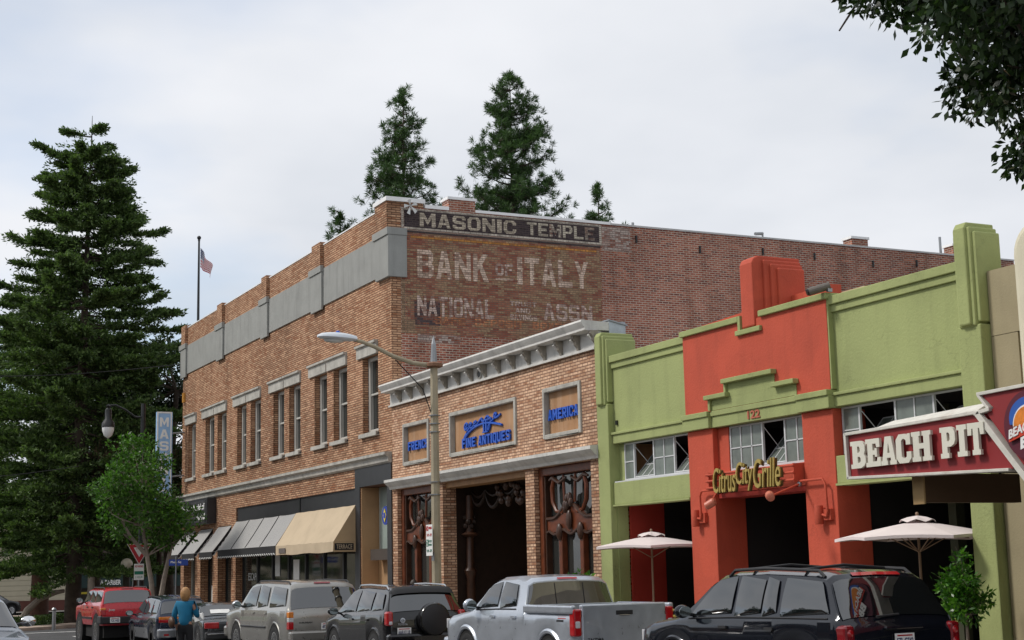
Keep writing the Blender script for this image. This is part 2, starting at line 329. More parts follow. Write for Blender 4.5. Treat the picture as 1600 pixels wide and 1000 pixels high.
BLK = {'M': [[(0, 0), (.24, 0), (.24, .62), (.5, .12), (.76, .62), (.76, 0), (1, 0), (1, 1), (.74, 1), (.5, .5), (.26, 1), (0, 1)]],
       'A': [[(0, 0), (.27, 0), (.34, .22), (.66, .22), (.73, 0), (1, 0), (.66, 1), (.34, 1)], [(.40, .40), (.5, .74), (.60, .40)]],
       'S': [[(0, .30), (0, .14), (.16, 0), (.84, 0), (1, .14), (1, .46), (.86, .58), (.27, .62), (.27, .78), (.34, .82), (.66, .82), (.73, .78), (.73, .70), (1, .70), (1, .86), (.84, 1), (.16, 1), (0, .86), (0, .55), (.14, .43), (.73, .39), (.73, .22), (.66, .18), (.34, .18), (.27, .22), (.27, .30)]],
       'O': [[(0, .2), (.2, 0), (.8, 0), (1, .2), (1, .8), (.8, 1), (.2, 1), (0, .8)], [(.27, .27), (.36, .18), (.64, .18), (.73, .27), (.73, .73), (.64, .82), (.36, .82), (.27, .73)]],
       'Q': [[(0, .2), (.2, 0), (.7, 0), (.85, -.12), (1, -.02), (.9, .1), (1, .2), (1, .8), (.8, 1), (.2, 1), (0, .8)], [(.27, .27), (.36, .18), (.64, .18), (.73, .27), (.73, .73), (.64, .82), (.36, .82), (.27, .73)]],
       'N': [[(0, 0), (.25, 0), (.25, .58), (.72, 0), (1, 0), (1, 1), (.75, 1), (.75, .42), (.28, 1), (0, 1)]], 'I': [[(0, 0), (1, 0), (1, 1), (0, 1)]],
       'C': [[(.2, 0), (.8, 0), (1, .2), (1, .36), (.73, .36), (.73, .27), (.64, .18), (.36, .18), (.27, .27), (.27, .73), (.36, .82), (.64, .82), (.73, .73), (.73, .64), (1, .64), (1, .8), (.8, 1), (.2, 1), (0, .8), (0, .2)]],
       'T': [[(.36, 0), (.64, 0), (.64, .8), (1, .8), (1, 1), (0, 1), (0, .8), (.36, .8)]], 'L': [[(0, 0), (1, 0), (1, .21), (.31, .21), (.31, 1), (0, 1)]],
       'E': [[(0, 0), (1, 0), (1, .2), (.3, .2), (.3, .41), (.85, .41), (.85, .6), (.3, .6), (.3, .8), (1, .8), (1, 1), (0, 1)]], 'F': [[(0, 0), (.3, 0), (.3, .41), (.85, .41), (.85, .6), (.3, .6), (.3, .8), (1, .8), (1, 1), (0, 1)]],
       'P': [[(0, 0), (.29, 0), (.29, .34), (.8, .34), (1, .5), (1, .84), (.8, 1), (0, 1)], [(.29, .53), (.29, .81), (.65, .81), (.72, .75), (.72, .59), (.65, .53)]],
       'R': [[(0, 0), (.28, 0), (.28, .36), (.42, .36), (.70, 0), (1, 0), (.72, .38), (.85, .4), (1, .53), (1, .84), (.8, 1), (0, 1)], [(.29, .55), (.29, .81), (.65, .81), (.72, .75), (.72, .61), (.65, .55)]],
       'B': [[(0, 0), (.8, 0), (1, .14), (1, .42), (.88, .52), (.97, .62), (.97, .86), (.78, 1), (0, 1)], [(.29, .19), (.29, .42), (.65, .42), (.72, .36), (.72, .25), (.65, .19)], [(.29, .59), (.29, .81), (.63, .81), (.7, .75), (.7, .65), (.63, .59)]],
       'K': [[(0, 0), (.28, 0), (.28, .34), (.38, .46), (.68, 0), (1, 0), (.57, .62), (.97, 1), (.62, 1), (.28, .64), (.28, 1), (0, 1)]], 'Y': [[(.36, 0), (.64, 0), (.64, .42), (1, 1), (.69, 1), (.5, .64), (.31, 1), (0, 1), (.36, .42)]],
       'D': [[(0, 0), (.75, 0), (1, .22), (1, .78), (.75, 1), (0, 1)], [(.29, .19), (.29, .81), (.62, .81), (.72, .72), (.72, .28), (.62, .19)]], 'U': [[(.2, 0), (.8, 0), (1, .2), (1, 1), (.73, 1), (.73, .27), (.64, .18), (.36, .18), (.27, .27), (.27, 1), (0, 1), (0, .2)]],
       'V': [[(.35, 0), (.65, 0), (1, 1), (.7, 1), (.5, .35), (.3, 1), (0, 1)]], 'X': [[(0, 0), (.3, 0), (.5, .33), (.7, 0), (1, 0), (.66, .5), (1, 1), (.7, 1), (.5, .67), (.3, 1), (0, 1), (.34, .5)]],
       'H': [[(0, 0), (.29, 0), (.29, .4), (.71, .4), (.71, 0), (1, 0), (1, 1), (.71, 1), (.71, .6), (.29, .6), (.29, 1), (0, 1)]],
       'G': [[(.2, 0), (.8, 0), (1, .2), (1, .54), (.52, .54), (.52, .38), (.73, .38), (.73, .27), (.64, .18), (.36, .18), (.27, .27), (.27, .73), (.36, .82), (.64, .82), (.73, .73), (.73, .68), (1, .68), (1, .8), (.8, 1), (.2, 1), (0, .8), (0, .2)]]}
BLKM = {}
def block_text(name, s, m, parent, o, u, v, w, h, depth=0.02, gap=0.16):
    """a word in bold block capitals, every letter a piece of its own; m may be a list picked letter by letter"""
    wid = {'I': 0.36, ' ': 0.45, 'M': 1.2}; tot = sum(wid.get(c, 1) for c in s)+gap*(len(s)-1); k = w/tot; x = 0; u = Vector(u); v = Vector(v)
    for i, c in enumerate(s):
        cw = wid.get(c, 1)*k
        if c != ' ':
            if c not in BLKM: BLKM[c] = shape(BLK[c])
            dz = -0.12*h if c == 'Q' else 0
            put(name, *BLKM[c], m[i % len(m)] if isinstance(m, list) else m, parent, Vector(o)+u*x+v*dz, u, v, cw, h-dz, depth)
        x += cw+gap*k
UX, UY, UZ = Vector((1, 0, 0)), Vector((0, 1, 0)), Vector((0, 0, 1))
def zg(x): return 0.11+0.0103*max(-60, min(20, x))         # road level: the street falls gently away from the camera
def zs(x): return zg(x)+0.14                                # pavement level
# ------------------------------------------------------------------ shared materials
F = 17.5                                                    # the facades stand at y = 17.5
m_buff = brick('buff_brick', (0.39, 0.205, 0.117), (0.52, 0.32, 0.197), (0.15, 0.078, 0.05), bw=0.30, rh=0.078, msz=0.014, patch=0.16, dark=(0.30, 0.12, 0.055))
m_buff2 = brick('pale_buff_brick', (0.46, 0.262, 0.16), (0.62, 0.415, 0.28), (0.23, 0.125, 0.085), bw=0.25, rh=0.077, msz=0.013, patch=0.12, dark=(0.33, 0.145, 0.075))
m_red = brick('red_brick', RED1, RED2, REDM, bw=0.235, rh=0.078, msz=0.013, patch=0.2, dark=(0.13, 0.045, 0.036))
m_stone = mat('weathered_stone', (0.42, 0.405, 0.365), 0.85, var=0.2, vs=2.5, bump=0.4, bs=25, streak=0.55)
m_cast = mat('grey_painted_stone', (0.60, 0.59, 0.56), 0.8, var=0.14, vs=2, bump=0.3, bs=30, streak=0.4)
m_band = mat('grey_render', (0.285, 0.29, 0.275), 0.85, var=0.1, vs=1.2, bump=0.25, bs=14, streak=0.3)
m_white = mat('white_coping', (0.82, 0.82, 0.82), 0.6, var=0.06, vs=2)
m_frame = mat('pale_window_frame', (0.47, 0.46, 0.42), 0.6, var=0.1, streak=0.25)
m_winglass = glass_mat('window_glass', (0.03, 0.032, 0.03), 0.06)
m_dark = mat('shade_dark_interior', (0.012, 0.011, 0.011), 0.8, var=0.2)  # near-black colour carries the shade of unlit rooms and recesses
m_black = mat('black_panel', (0.022, 0.022, 0.025), 0.45, var=0.2, vs=3)
m_tanpan = mat('tan_panel', (0.40, 0.24, 0.12), 0.7, var=0.12, bump=0.1)
m_roof = mat('grey_roofing', (0.30, 0.30, 0.30), 0.9)
m_asph = mat('asphalt', (0.062, 0.062, 0.064), 0.9, var=0.3, vs=0.8, bump=0.5, bs=90)
m_conc = mat('concrete', (0.36, 0.335, 0.30), 0.9, var=0.15, vs=1.4, bump=0.3, bs=40)
m_kerb = mat('kerb_concrete', (0.42, 0.33, 0.27), 0.9, var=0.2, vs=1.5, bump=0.3, bs=40)
m_line = mat('white_road_paint', (0.7, 0.7, 0.68), 0.8, var=0.25, vs=4)
m_grass = mat('ground_cover', (0.05, 0.085, 0.02), 0.95, var=0.4, vs=2, bump=0.8, bs=20)
m_metal = mat('grey_metal', (0.30, 0.31, 0.32), 0.4, 0.8, var=0.1)
m_blackmetal = mat('black_metal', (0.02, 0.021, 0.022), 0.4, 0.3, var=0.1)
m_bulb = mat('warm_bulb', (1, 0.8, 0.5), 0.4, var=0, emit=((1.0, 0.72, 0.36), 9))
m_signwhite = mat('sign_white', (0.8, 0.8, 0.78), 0.5, var=0.06, vs=5)
m_signgrey = mat('sign_pale_lettering', (0.62, 0.63, 0.62), 0.5, var=0.1, vs=5)

# ------------------------------------------------------------------ ground, road, pavements
def strip(name, m, y0, y1, x0, x1, zf, dz=0.0, step=4.0):
    mb = MB(); n = max(1, int((x1-x0)/step)); P = []
    for i in range(n+1):
        x = x0+(x1-x0)*i/n; P.append([(x, y0, zf(x)+dz), (x, y1, zf(x)+dz)])
    return struct(mb.grid(P).build(name, m))
mb = MB(); xs = [-900, -400, -200, -120, -90, -75, -60, -40, -20, 0, 20, 60, 200, 700]; ys = [-700, -200, -60, -20, 0, 13, 40, 90, 200, 700]
mb.grid([[(x, y, zg(x)-0.012) for y in ys] for x in xs]); struct(mb.build('ground', m_asph))
strip('road', m_asph, -1.9, 13.8, -74, 45, zg)
strip('pavement', m_conc, 13.95, F+6, -74, 20, zs)
mb = MB()
for i in range(30):
    x0 = -74+i*3.1; x1 = x0+3.09
    mb.add([(x0, 13.80, zg(x0)-.1), (x1, 13.80, zg(x1)-.1), (x1, 13.95, zg(x1)-.1), (x0, 13.95, zg(x0)-.1), (x0, 13.82, zs(x0)), (x1, 13.82, zs(x1)), (x1, 13.95, zs(x1)), (x0, 13.95, zs(x0))],
           [(0, 3, 2, 1), (4, 5, 6, 7), (0, 1, 5, 4), (1, 2, 6, 5), (2, 3, 7, 6), (3, 0, 4, 7)])
struct(mb.build('kerb', m_kerb))
strip('near_pavement', m_conc, -9, -2.0, -60, 30, zg, 0.13)
strip('lane_marking', m_line, 5.0, 5.1, -66, 20, zg, 0.004)
strip('bay_marking', m_line, 11.25, 11.35, -64, 10, zg, 0.004)
struct(MB().box(-69.8, -69.45, 1, 13.2, zg(-69)-0.02, zg(-69)+0.006).build('stop_line', m_line))
# the round plaza beyond the end of the street
PC, PR = Vector((-88.0, -2.2, 0)), 20.0; zp = zg(-90)
def ring(r, z, n=96): return [(PC.x+r*math.cos(2*math.pi*i/n), PC.y+r*math.sin(2*math.pi*i/n), z) for i in range(n)]
mb = MB(); a, b, c, d = ring(PR, zp-0.1), ring(PR, zp+0.14), ring(PR-1.5, zp+0.145), ring(PR-1.5, zp+0.1); n = 96
mb.add(a+b+c+d, [(k*n+i, k*n+(i+1) % n, (k+1)*n+(i+1) % n, (k+1)*n+i) for k in range(3) for i in range(n)]); struct(mb.build('plaza_kerb', m_kerb))
mb = MB(); mb.poly(ring(PR-1.4, zp+0.12)); struct(mb.build('plaza_lawn', m_grass))
strip('far_pavement', m_conc, -60, 80, -111.9, -108, zg, 0.13)

# ------------------------------------------------------------------ brick corner block with the painted wall
X0, X1, MT = -71.7, -44.57, 13.42
B = thing('masonic_building', 'two storey buff brick corner block with faded painted adverts on its red side wall', 'building', (-58, 17.5, zs(-58)))
WN = [(-71.04, -68.99, -70.61, -69.17), (-67.96, -65.86, -67.46, -65.92), (-65.82, -63.83, -65.39, -63.93), (-62.78, -60.8, -62.28, -60.9), (-60.76, -58.77, -60.29, -58.85),
      (-57.63, -55.68, -57.17, -55.77), (-55.64, -53.67, -55.17, -53.78), (-52.7, -50.72, -52.16, -50.79), (-50.68, -48.65, -50.11, -48.7), (-47.63, -45.7, -47.19, -45.76)]
WZ0, WZ1 = 6.26, 8.78
holes = [(a, b, WZ0, WZ1, 0.42) for _, _, a, b in WN]
GZ = -1.0
holes += [(-71.1, -68.98, GZ, 3.86, 0.5), (-68.07, -65.99, GZ, 3.86, 0.5), (-65.15, -63.03, GZ, 3.86, 0.5), (-62.35, -47.92, GZ, 4.52, 0.45), (-47.45, -45.0, GZ, 4.53, 0.9)]
mb = wall_holes(MB(), X0, X1, GZ, MT, holes, lambda a, d, z: (a, F+d, z), 0.4); mb.build('front_wall', m_buff, B)
# side and rear walls, roof
sw = MB(); sw.poly([(X1, F+0.35, GZ), (X1, 44, GZ), (X1, 44, MT-0.02), (X1, F+0.35, MT-0.02)]); sw.poly([(X1, F+0.35, MT-0.02), (X1, 44, MT-0.02), (X1-0.35, 44, MT-0.02), (X1-0.35, F+0.35, MT-0.02)])
sw.poly([(X1-0.35, F+0.35, MT-0.02), (X1-0.35, 44, MT-0.02), (X1-0.35, 44, 12.2), (X1-0.35, F+0.35, 12.2)]); sw.build('side_wall', m_red, B, fix=False)
rw_ = MB(); rw_.poly([(X1, F, GZ), (X1, F+0.35, GZ), (X1, F+0.35, MT), (X1, F, MT)]); rw_.build('corner_return', m_buff, B, fix=False)
mb = MB(); mb.poly([(X0, F, GZ), (X0, 44, GZ), (X0, 44, MT), (X0, F, MT)]); mb.poly([(X0, 44, GZ), (X1, 44, GZ), (X1, 44, MT), (X0, 44, MT)]); mb.build('rear_walls', m_red, B, fix=False)
bx('roof', m_roof, B, X0+0.1, X1-0.36, F+0.3, 43.9, 11.9, 12.2)
bx('parapet_back', m_buff, B, X0+0.02, X1-0.36, F+0.3, F+0.34, 12.2, MT)
bx('front_coping', m_white, B, X0, X1-1.1, F-0.02, F+0.36, MT, MT+0.045)
mb = MB(); mb.box(X1-0.4, X1+0.05, F+1.2, 19.55, MT-.02, MT+0.10); mb.box(X1-0.4, X1+0.05, 20.5, 25.6, MT-.02, MT+0.07); mb.build('side_coping', m_white, B)
bx('rear_coping', mat('dull_coping', (0.50, 0.49, 0.48), 0.8, var=0.15), B, X1-0.4, X1+0.03, 25.601, 44, MT-0.019, MT+0.045); bx('corner_cap', m_white, B, X1-1.15, X1+0.06, F-0.16, F+1.2, MT+0.13, MT+0.27)
for ya, yb, zt in ((19.55, 20.5, 13.78), (36.0, 36.75, 13.72), (40.9, 41.6, 13.8)):
    st = bx('parapet_stub', m_red, B, X1-0.5, X1+0.012, ya, yb, MT-0.03, zt); bx('stub_cap', m_white, st, X1-0.55, X1+0.05, ya-0.05, yb+0.05, zt, zt+0.09)
bx('corner_block', m_buff, B, X1-1.05, X1-0.004, F-0.13, F+1.15, MT-0.3, MT+0.13)
PILX = [(-71.76, -70.8), (-65.3, -64.27), (-58.55, -57.66), (-52.2, -51.05), (-45.6, X1)]
for i, (a, b) in enumerate(PILX):
    if i < 4: bx('parapet_pier', m_buff, B, a+0.1, b-0.1, F-0.13, F+0.36, 12.6, MT+0.12)
    else: bx('parapet_pier', m_buff, B, a+0.1, X1+0.004, F-0.13, F+0.36, 12.6, MT-0.3)
# grey rendered band with its boxed piers
bx('rendered_band', m_band, B, X0-0.03, X1+0.05, F-0.05, F+0.002, 11.2, 12.55)
for i, (a, b) in enumerate(PILX):
    yb = F-0.051 if i < 4 else 18.02
    xb = b+0.02 if i < 4 else X1+0.12
    p = bx('rendered_pier', m_band, B, a-0.02, xb, F-0.13, yb, 11.06, 12.42, bevel=0.01)
    bx('pier_cap', m_band, p, a-0.2, xb+0.02, F-0.17, yb+0.01, 12.421, 12.66, bevel=0.01)
# first-floor windows
gl = None
for i, (la, lb, oa, ob) in enumerate(WN):
    w = bx('window', m_frame, B, oa, ob, F+0.34, F+0.37, WZ0, WZ0+0.05)
    mbf = MB(); fy0, fy1 = F+0.2, F+0.33
    mbf.box(oa+0.002, oa+0.17, fy0, fy1, WZ0, WZ1-0.002); mbf.box(ob-0.16, ob-0.002, fy0, fy1, WZ0, WZ1-0.002)
    mbf.box(oa+0.17, ob-0.16, fy0, fy1, WZ1-0.14, WZ1-0.002); mbf.box(oa+0.17, ob-0.16, fy0, fy1, WZ0+0.002, WZ0+0.12); mbf.box(oa+0.17, ob-0.16, fy0+0.03, fy1, 7.5, 7.57)
    mbf.build('frame', m_frame, w, bevel=0.012)
    bx('upper_pane', m_winglass, w, oa+0.15, ob-0.15, F+0.30, F+0.31, 7.55, WZ1-0.12); bx('lower_pane', m_winglass, w, oa+0.15, ob-0.15, F+0.315, F+0.325, WZ0+0.1, 7.52)
    mbl = MB().prism([(la, F+0.05, WZ1-0.01), (la, F-0.07, WZ1-0.01), (la, F-0.07, 9.12), (la, F-0.14, 9.13), (la, F-0.14, 9.21), (la, F+0.05, 9.23)], (lb-la-0.05, 0, 0)); mbl.build('lintel', m_stone, B, bevel=0.01)
    MB().prism([(oa-0.12, F+0.22, WZ0), (oa-0.12, F-0.12, WZ0-0.02), (oa-0.12, F-0.12, WZ0-0.15), (oa-0.12, F+0.03, WZ0-0.15), (oa-0.12, F+0.03, WZ0-0.01)], (min(ob+0.1, lb)-oa+0.12, 0, 0)).build('sill', m_stone, B, bevel=0.008)
# string course
MB().prism([(X0-0.1, F+0.0, 5.50), (X0-0.1, F-0.24, 5.49), (X0-0.1, F-0.24, 5.40), (X0-0.1, F-0.13, 5.34), (X0-0.1, F-0.11, 5.20), (X0-0.1, F-0.05, 5.15), (X0-0.1, F, 5.15)], (X1-X0+0.04, 0, 0)).build('string_course', m_stone, B)
# ground-floor infill: black fascia, shopfronts, doorway
bx('fascia', m_black, B, -62.34, -47.93, F+0.06, F+0.2, 3.2, 4.515)
bx('fascia_joint', m_blackmetal, B, -54.05, -53.93, F+0.03, F+0.062, 3.2, 4.50)
bx('doorway_surround', m_black, B, -47.92, -44.62, F-0.03, F+0.012, 4.535, 5.14)
bx('doorway_surround', m_black, B, -47.915, -47.46, F-0.03, F+0.05, GZ, 4.534); bx('doorway_surround', m_black, B, -44.99, -44.62, F-0.03, F+0.01, GZ, 4.534)
bx('doorway_side', m_tanpan, B, -47.44, -47.40, F+0.02, F+0.9, GZ, 4.52)
dr = bx('doorway_screen', mat('pale_green_screen', (0.30, 0.36, 0.33), 0.5, var=0.12, streak=0.4), B, -47.38, -45.02, F+0.62, F+0.68, 2.45, 4.52)
for k in range(4): bx('screen_bar', m_frame, dr, -47.3+k*0.72, -47.26+k*0.72, F+0.60, F+0.619, 2.46, 4.51)
bx('lower_panel', m_tanpan, B, -47.38, -45.02, F+0.6, F+0.68, GZ, 2.42)
bx('window_box', mat('dark_brown_box', (0.06, 0.045, 0.035), 0.7), B, -47.1, -45.3, F+0.2, F+0.58, 2.15, 2.5)
em = MB().lathe([(0.30, 0), (0.30, -0.03)], (-45.93, F+0.30, 3.55), 20, 'y').build('emblem', mat('emblem_blue', (0.02, 0.05, 0.32), 0.5), B)
MB().prism([(-45.93, F+0.262, 3.77), (-46.06, F+0.262, 3.55), (-45.93, F+0.262, 3.33), (-45.80, F+0.262, 3.55)], (0, -0.02, 0)).build('emblem_mark', mat('emblem_yellow', (0.75, 0.6, 0.05), 0.5), em)
MB().lathe([(0.10, -0.05), (0.10, -0.06)], (-45.93, F+0.30, 3.55), 14, 'y').build('emblem_centre', mat('emblem_blue'  , (0, 0, 0)), em)
bx('bracket', m_metal, em, -45.95, -45.91, F+0.30, F+0.60, 3.53, 3.57)
# shop windows under the awnings
for a, b in ((-71.1, -68.98), (-68.07, -65.99), (-65.15, -63.03)):
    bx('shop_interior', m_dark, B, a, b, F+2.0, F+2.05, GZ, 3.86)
    s = bx('shop_window', m_winglass, B, a+0.06, b-0.06, F+0.4, F+0.41, 0.35, 3.8); f = MB()
    f.box(a+0.002, a+0.07, F+0.35, F+0.45, GZ, 3.85); f.box(b-0.07, b-0.002, F+0.35, F+0.45, GZ, 3.85); f.box(a+0.07, b-0.07, F+0.35, F+0.45, 0.25, 0.36); f.build('frame', m_frame if a < -70 else m_blackmetal, s)
    bx('stall_riser', m_conc, B, a, b, F+0.3, F+0.46, GZ, 0.25)
for k in range(7):
    a = -62.3+k*2.05
    s = bx('shop_window', m_winglass, B, a+0.1, a+1.95, F+0.34, F+0.35, 0.3, 3.2); bx('mullion', m_black, s, a-0.03, a+0.1, F+0.28, F+0.42, GZ, 3.3); bx('stall_riser', m_black, s, a+0.1, a+2.0, F+0.28, F+0.44, GZ, 0.3)
text('window_lettering', 'ESCAPE', m_signgrey, B, (-61.6, F+0.33, 1.55), UX, UZ, 1.3, 0.3, 0.004); text('window_lettering', 'OPEN', m_signgrey, B, (-67.5, F+0.39, 2.7), UX, UZ, 0.8, 0.25, 0.004)
text('window_lettering', '8', m_signgrey, B, (-67.2, F+0.39, 2.0), UX, UZ, 0.3, 0.5, 0.004, bold=0.03); text('window_lettering', 'MASON', m_signgrey, B, (-67.45, F+0.39, 1.55), UX, UZ, 0.75, 0.22, 0.004)
for (xa, xb, za, zb, mm) in ((-67.3, -66.8, 0.55, 1.35, m_signwhite), (-70.2, -69.8, 1.2, 1.8, m_signgrey), (-57.9, -57.3, 1.7, 2.5, m_signgrey), (-55.6, -54.9, 1.2, 2.3, m_signwhite)):
    bx('notice', mm, B, xa, xb, F+0.32, F+0.328, za, zb)
# painted adverts on the side wall
def side_sheet(name, m, y0, y1, z0, z1, off=0.004): return MB().box(X1-0.001, X1+off, y0, y1, z0, z1).build(name, m, B)
p_black = paint_brick('old_black_paint', (0.036, 0.036, 0.044), 1.35, 3.0)
p_brown = paint_brick('old_brown_paint', (0.29, 0.20, 0.12), 0.12, 0.75, rest=(0.32, 0.11, 0.075), restk=0.75)
p_tan = paint_brick('old_tan_paint', (0.30, 0.20, 0.125), 0.9, 1.6)
p_white = paint_brick('old_white_lettering', (0.50, 0.44, 0.345), 1.45, 4.0)
p_whiteline = paint_brick('old_white_line', (0.52, 0.47, 0.40), 1.2, 5.0)
p_ghost = paint_brick('ghost_lettering', (0.64, 0.49, 0.39), 0.42, 1.7, rest=(0.33, 0.21, 0.14), restk=0.9)
p_ghost2 = paint_brick('faint_lettering', (0.57, 0.44, 0.38), 0.40, 2.0, rest=(0.30, 0.165, 0.12), restk=0.9)
p_orange = paint_brick('old_orange_paint', (0.48, 0.215, 0.055), 0.8, 3.0)
p_pale = paint_brick('whitewash', (0.42, 0.35, 0.31), 0.35, 2.0)
side_sheet('painted_ground', p_brown, 18.0, 25.2, 9.26, 12.6)
side_sheet('painted_patch', p_tan, F+0.36, 17.99, 9.26, 11.02); side_sheet('painted_patch', p_tan, 18.001, 18.32, 9.26, 9.7, 0.007)
side_sheet('painted_patch', paint_brick('old_dark_patch', (0.05, 0.043, 0.05), 0.3, 2.5), 18.3, 19.2, 9.55, 10.35, 0.0065)
side_sheet('painted_patch', p_pale, 18.4, 19.9, 9.0, 9.255)
side_sheet('painted_board', p_black, 17.98, 25.25, 12.66, 13.36)
for z0, z1 in ((12.66, 12.74), (13.30, 13.37)): side_sheet('painted_line', p_whiteline, 17.97, 25.26, z0, z1, 0.008)
side_sheet('painted_line', p_whiteline, 25.17, 25.26, 12.741, 13.299, 0.008); side_sheet('painted_line', p_whiteline, 17.88, 17.965, 12.72, 13.38, 0.008)
side_sheet('painted_line', p_black, 18.05, 25.2, 12.56, 12.63, 0.009); side_sheet('painted_line', p_orange, 18.2, 25.05, 12.385, 12.475, 0.008)
side_sheet('painted_patch', p_pale, 25.28, 26.4, 12.5, 13.36)
def wall_text(s, y0, y1, z0, z1, m, bold=0.014): block_text('painted_letter', s, m, B, (X1+0.006, y0, z0), UY, UZ, y1-y0, z1-z0, 0.006)
wall_text('MASONIC', 18.52, 22.0, 12.79, 13.25, p_white, 0.014); p_worn = paint_brick('worn_white_lettering', (0.48, 0.43, 0.35), 0.10, 5.0, rest=(0.06, 0.055, 0.06), restk=0.9); p_worn2 = paint_brick('half_worn_white_lettering', (0.50, 0.45, 0.36), 0.75, 4.0, rest=(0.06, 0.055, 0.06), restk=0.9); wall_text('TEMPLE', 22.4, 24.98, 12.80, 13.25, [p_worn2, p_worn2, p_worn, p_worn2, p_worn2, p_worn], 0.014)
wall_text('BANK', 18.42, 20.96, 11.1, 12.03, p_ghost, 0.014); wall_text('OF', 21.2, 21.85, 11.35, 11.75, p_ghost2, 0.012); wall_text('ITALY', 22.0, 24.7, 11.1, 12.03, p_ghost, 0.014)
side_sheet('painted_lettering', p_ghost, 21.2, 21.85, 11.2, 11.26, 0.01)
wall_text('NATIONAL', 18.4, 21.12, 9.85, 10.52, p_ghost2, 0.012); wall_text('ASSN', 22.95, 24.8, 9.95, 10.52, p_ghost2, 0.012)
for s, z in (('TRUST', 10.35), ('AND', 10.13), ('SAVINGS', 9.9)): wall_text(s, 21.7 if s != 'AND' else 21.9, 22.7 if s != 'AND' else 22.45, z, z+0.17, p_ghost2, 0.012)
wall_text('SAFE  DEPOSIT  BOXES', 19.0, 23.9, 9.62, 9.86, paint_brick('faded_orange_lettering', (0.47, 0.20, 0.10), 0.55, 3.0, rest=(0.3, 0.1, 0.07), restk=0.7), 0.014)
for y in (26.6, 29.2, 31.9, 34.2, 36.9, 39.0): bx('wall_anchor', m_blackmetal, B, X1, X1+0.05, y, y+0.06, 12.75+0.1*math.sin(y), 13.0+0.1*math.sin(y))
# rooftop odds and ends
for y, h in ((27.0, 0.35), (41.0, 0.9)): MB().tube([(X1-0.8, y, 12.2), (X1-0.8, y, MT+h)], 0.05, 8).build('vent_pipe', m_metal, B)
v = MB().tube([(X1-0.6, 32.4, 12.2), (X1-0.6, 32.4, MT+0.35)], 0.035, 8).build('roof_camera_post', m_metal, B); MB().tube([(X1-0.5, 32.0, MT+0.27), (X1-0.6, 32.4, MT+0.33)], 0.06, 8).build('roof_camera', m_metal, v)
rag = MB()
for k in range(5):
    a = k*1.26+0.3; rag.prism([(X1+0.10, 18.15, 13.42), (X1+0.16, 18.15+0.24*math.cos(a), 13.36+0.26*math.sin(a)), (X1+0.16, 18.15+0.24*math.cos(a+0.5), 13.36+0.26*math.sin(a+0.5))], (0.03, 0, 0))
rag.build('wall_star', m_signgrey, B)
bx('orange_box', mat('orange_plastic', (0.55, 0.26, 0.05), 0.5), B, -71.45, -71.2, F-0.1, F, 9.9, 10.35)

# flagpole and flag on that roof
fx, fy = -71.2, 18.06
FP = thing('flagpole', 'dark metal flagpole with ball finial standing on the brick block roof', 'flagpole', (fx, fy, 12.2))
MB().tube([(fx, fy, 12.2), (fx, fy, 17.75)], [0.07, 0.045], 10).build('pole', m_blackmetal, FP); MB().sphere((fx, fy, 17.9), 0.10).build('finial', m_blackmetal, FP)
MB().tube([(fx, fy, 17.75), (fx, fy, 17.81)], 0.06).build('truck', m_blackmetal, FP)
def flag_pt(s, t):        # s along the fly, t down the hoist; the flag hangs limp
    x = fx+0.06; drop = s*0.95
    q = s*0.55; ripple = 0.16*math.sin(s*9+t*2.0)*s**0.5
    return (x+q*0.15+ripple*0.8, fy+0.06+q*1.0+ripple*0.35, 17.4-t*0.95*(1-0.15*s)-drop*(1-0.3*t)*0.95)
FLG = thing('flag', 'limp american flag with stars and stripes hanging on the flagpole', 'flag', (fx, fy, 17))
fm_r, fm_w, fm_b = mat('flag_red', (0.42, 0.03, 0.05), 0.8), mat('flag_white', (0.72, 0.7, 0.7), 0.8), mat('flag_blue', (0.03, 0.06, 0.17), 0.8)
for k in range(13):
    s0 = 0.0 if k >= 7 else 0.4
    MB().grid([[flag_pt(s0+(1-s0)*i/14, (k+j)/13) for j in (0, 0.999)] for i in range(15)]).build('stripe', fm_r if k % 2 == 0 else fm_w, FLG, smooth=True)
MB().grid([[flag_pt(0.4*i/8, j/13) for j in range(8)] for i in range(9)]).build('canton', fm_b, FLG, smooth=True)
st = MB()
for i in range(5):
    for j in range(4):
        p = flag_pt(0.04+0.08*i, 0.05+0.13*j); st.sphere((p[0]+0.01, p[1]-0.02, p[2]), 0.025, n=5, m=4)
st.build('star', fm_w, FLG)

# awnings
AY = F-0.8
def stripe_mat(name, c1, c2, per):
    m, t, b = base_mat(name); g = pos(t); s = N(t, 'ShaderNodeSeparateXYZ'); t.links.new(g.outputs['Position'], s.inputs[0])
    w = N(t, 'ShaderNodeMath', operation='MODULO'); ad_ = N(t, 'ShaderNodeMath', operation='ADD'); ad_.inputs[1].default_value = 100; t.links.new(s.outputs['X'], ad_.inputs[0]); t.links.new(ad_.outputs[0], w.inputs[0]); w.inputs[1].default_value = per
    gt = N(t, 'ShaderNodeMath', operation='GREATER_THAN'); t.links.new(w.outputs[0], gt.inputs[0]); gt.inputs[1].default_value = per*0.42
    c = mixc(t, gt.outputs[0], c1, c2); c = mixc(t, ramp(t, noise(t, g.outputs['Position'], 1.2, 4), [(0.3, (0, 0, 0)), (0.8, (0.4,)*3)]), c, mul(c1, 0.8))
    t.links.new(c, b.inputs['Base Color']); b.inputs['Roughness'].default_value = 0.9; return m
m_aw = stripe_mat('striped_canvas', (0.46, 0.45, 0.43), (0.23, 0.23, 0.235), 0.11); m_awb = mat('black_valance', (0.014, 0.014, 0.016), 0.9); m_bind = mat('white_binding', (0.6, 0.6, 0.58), 0.8)
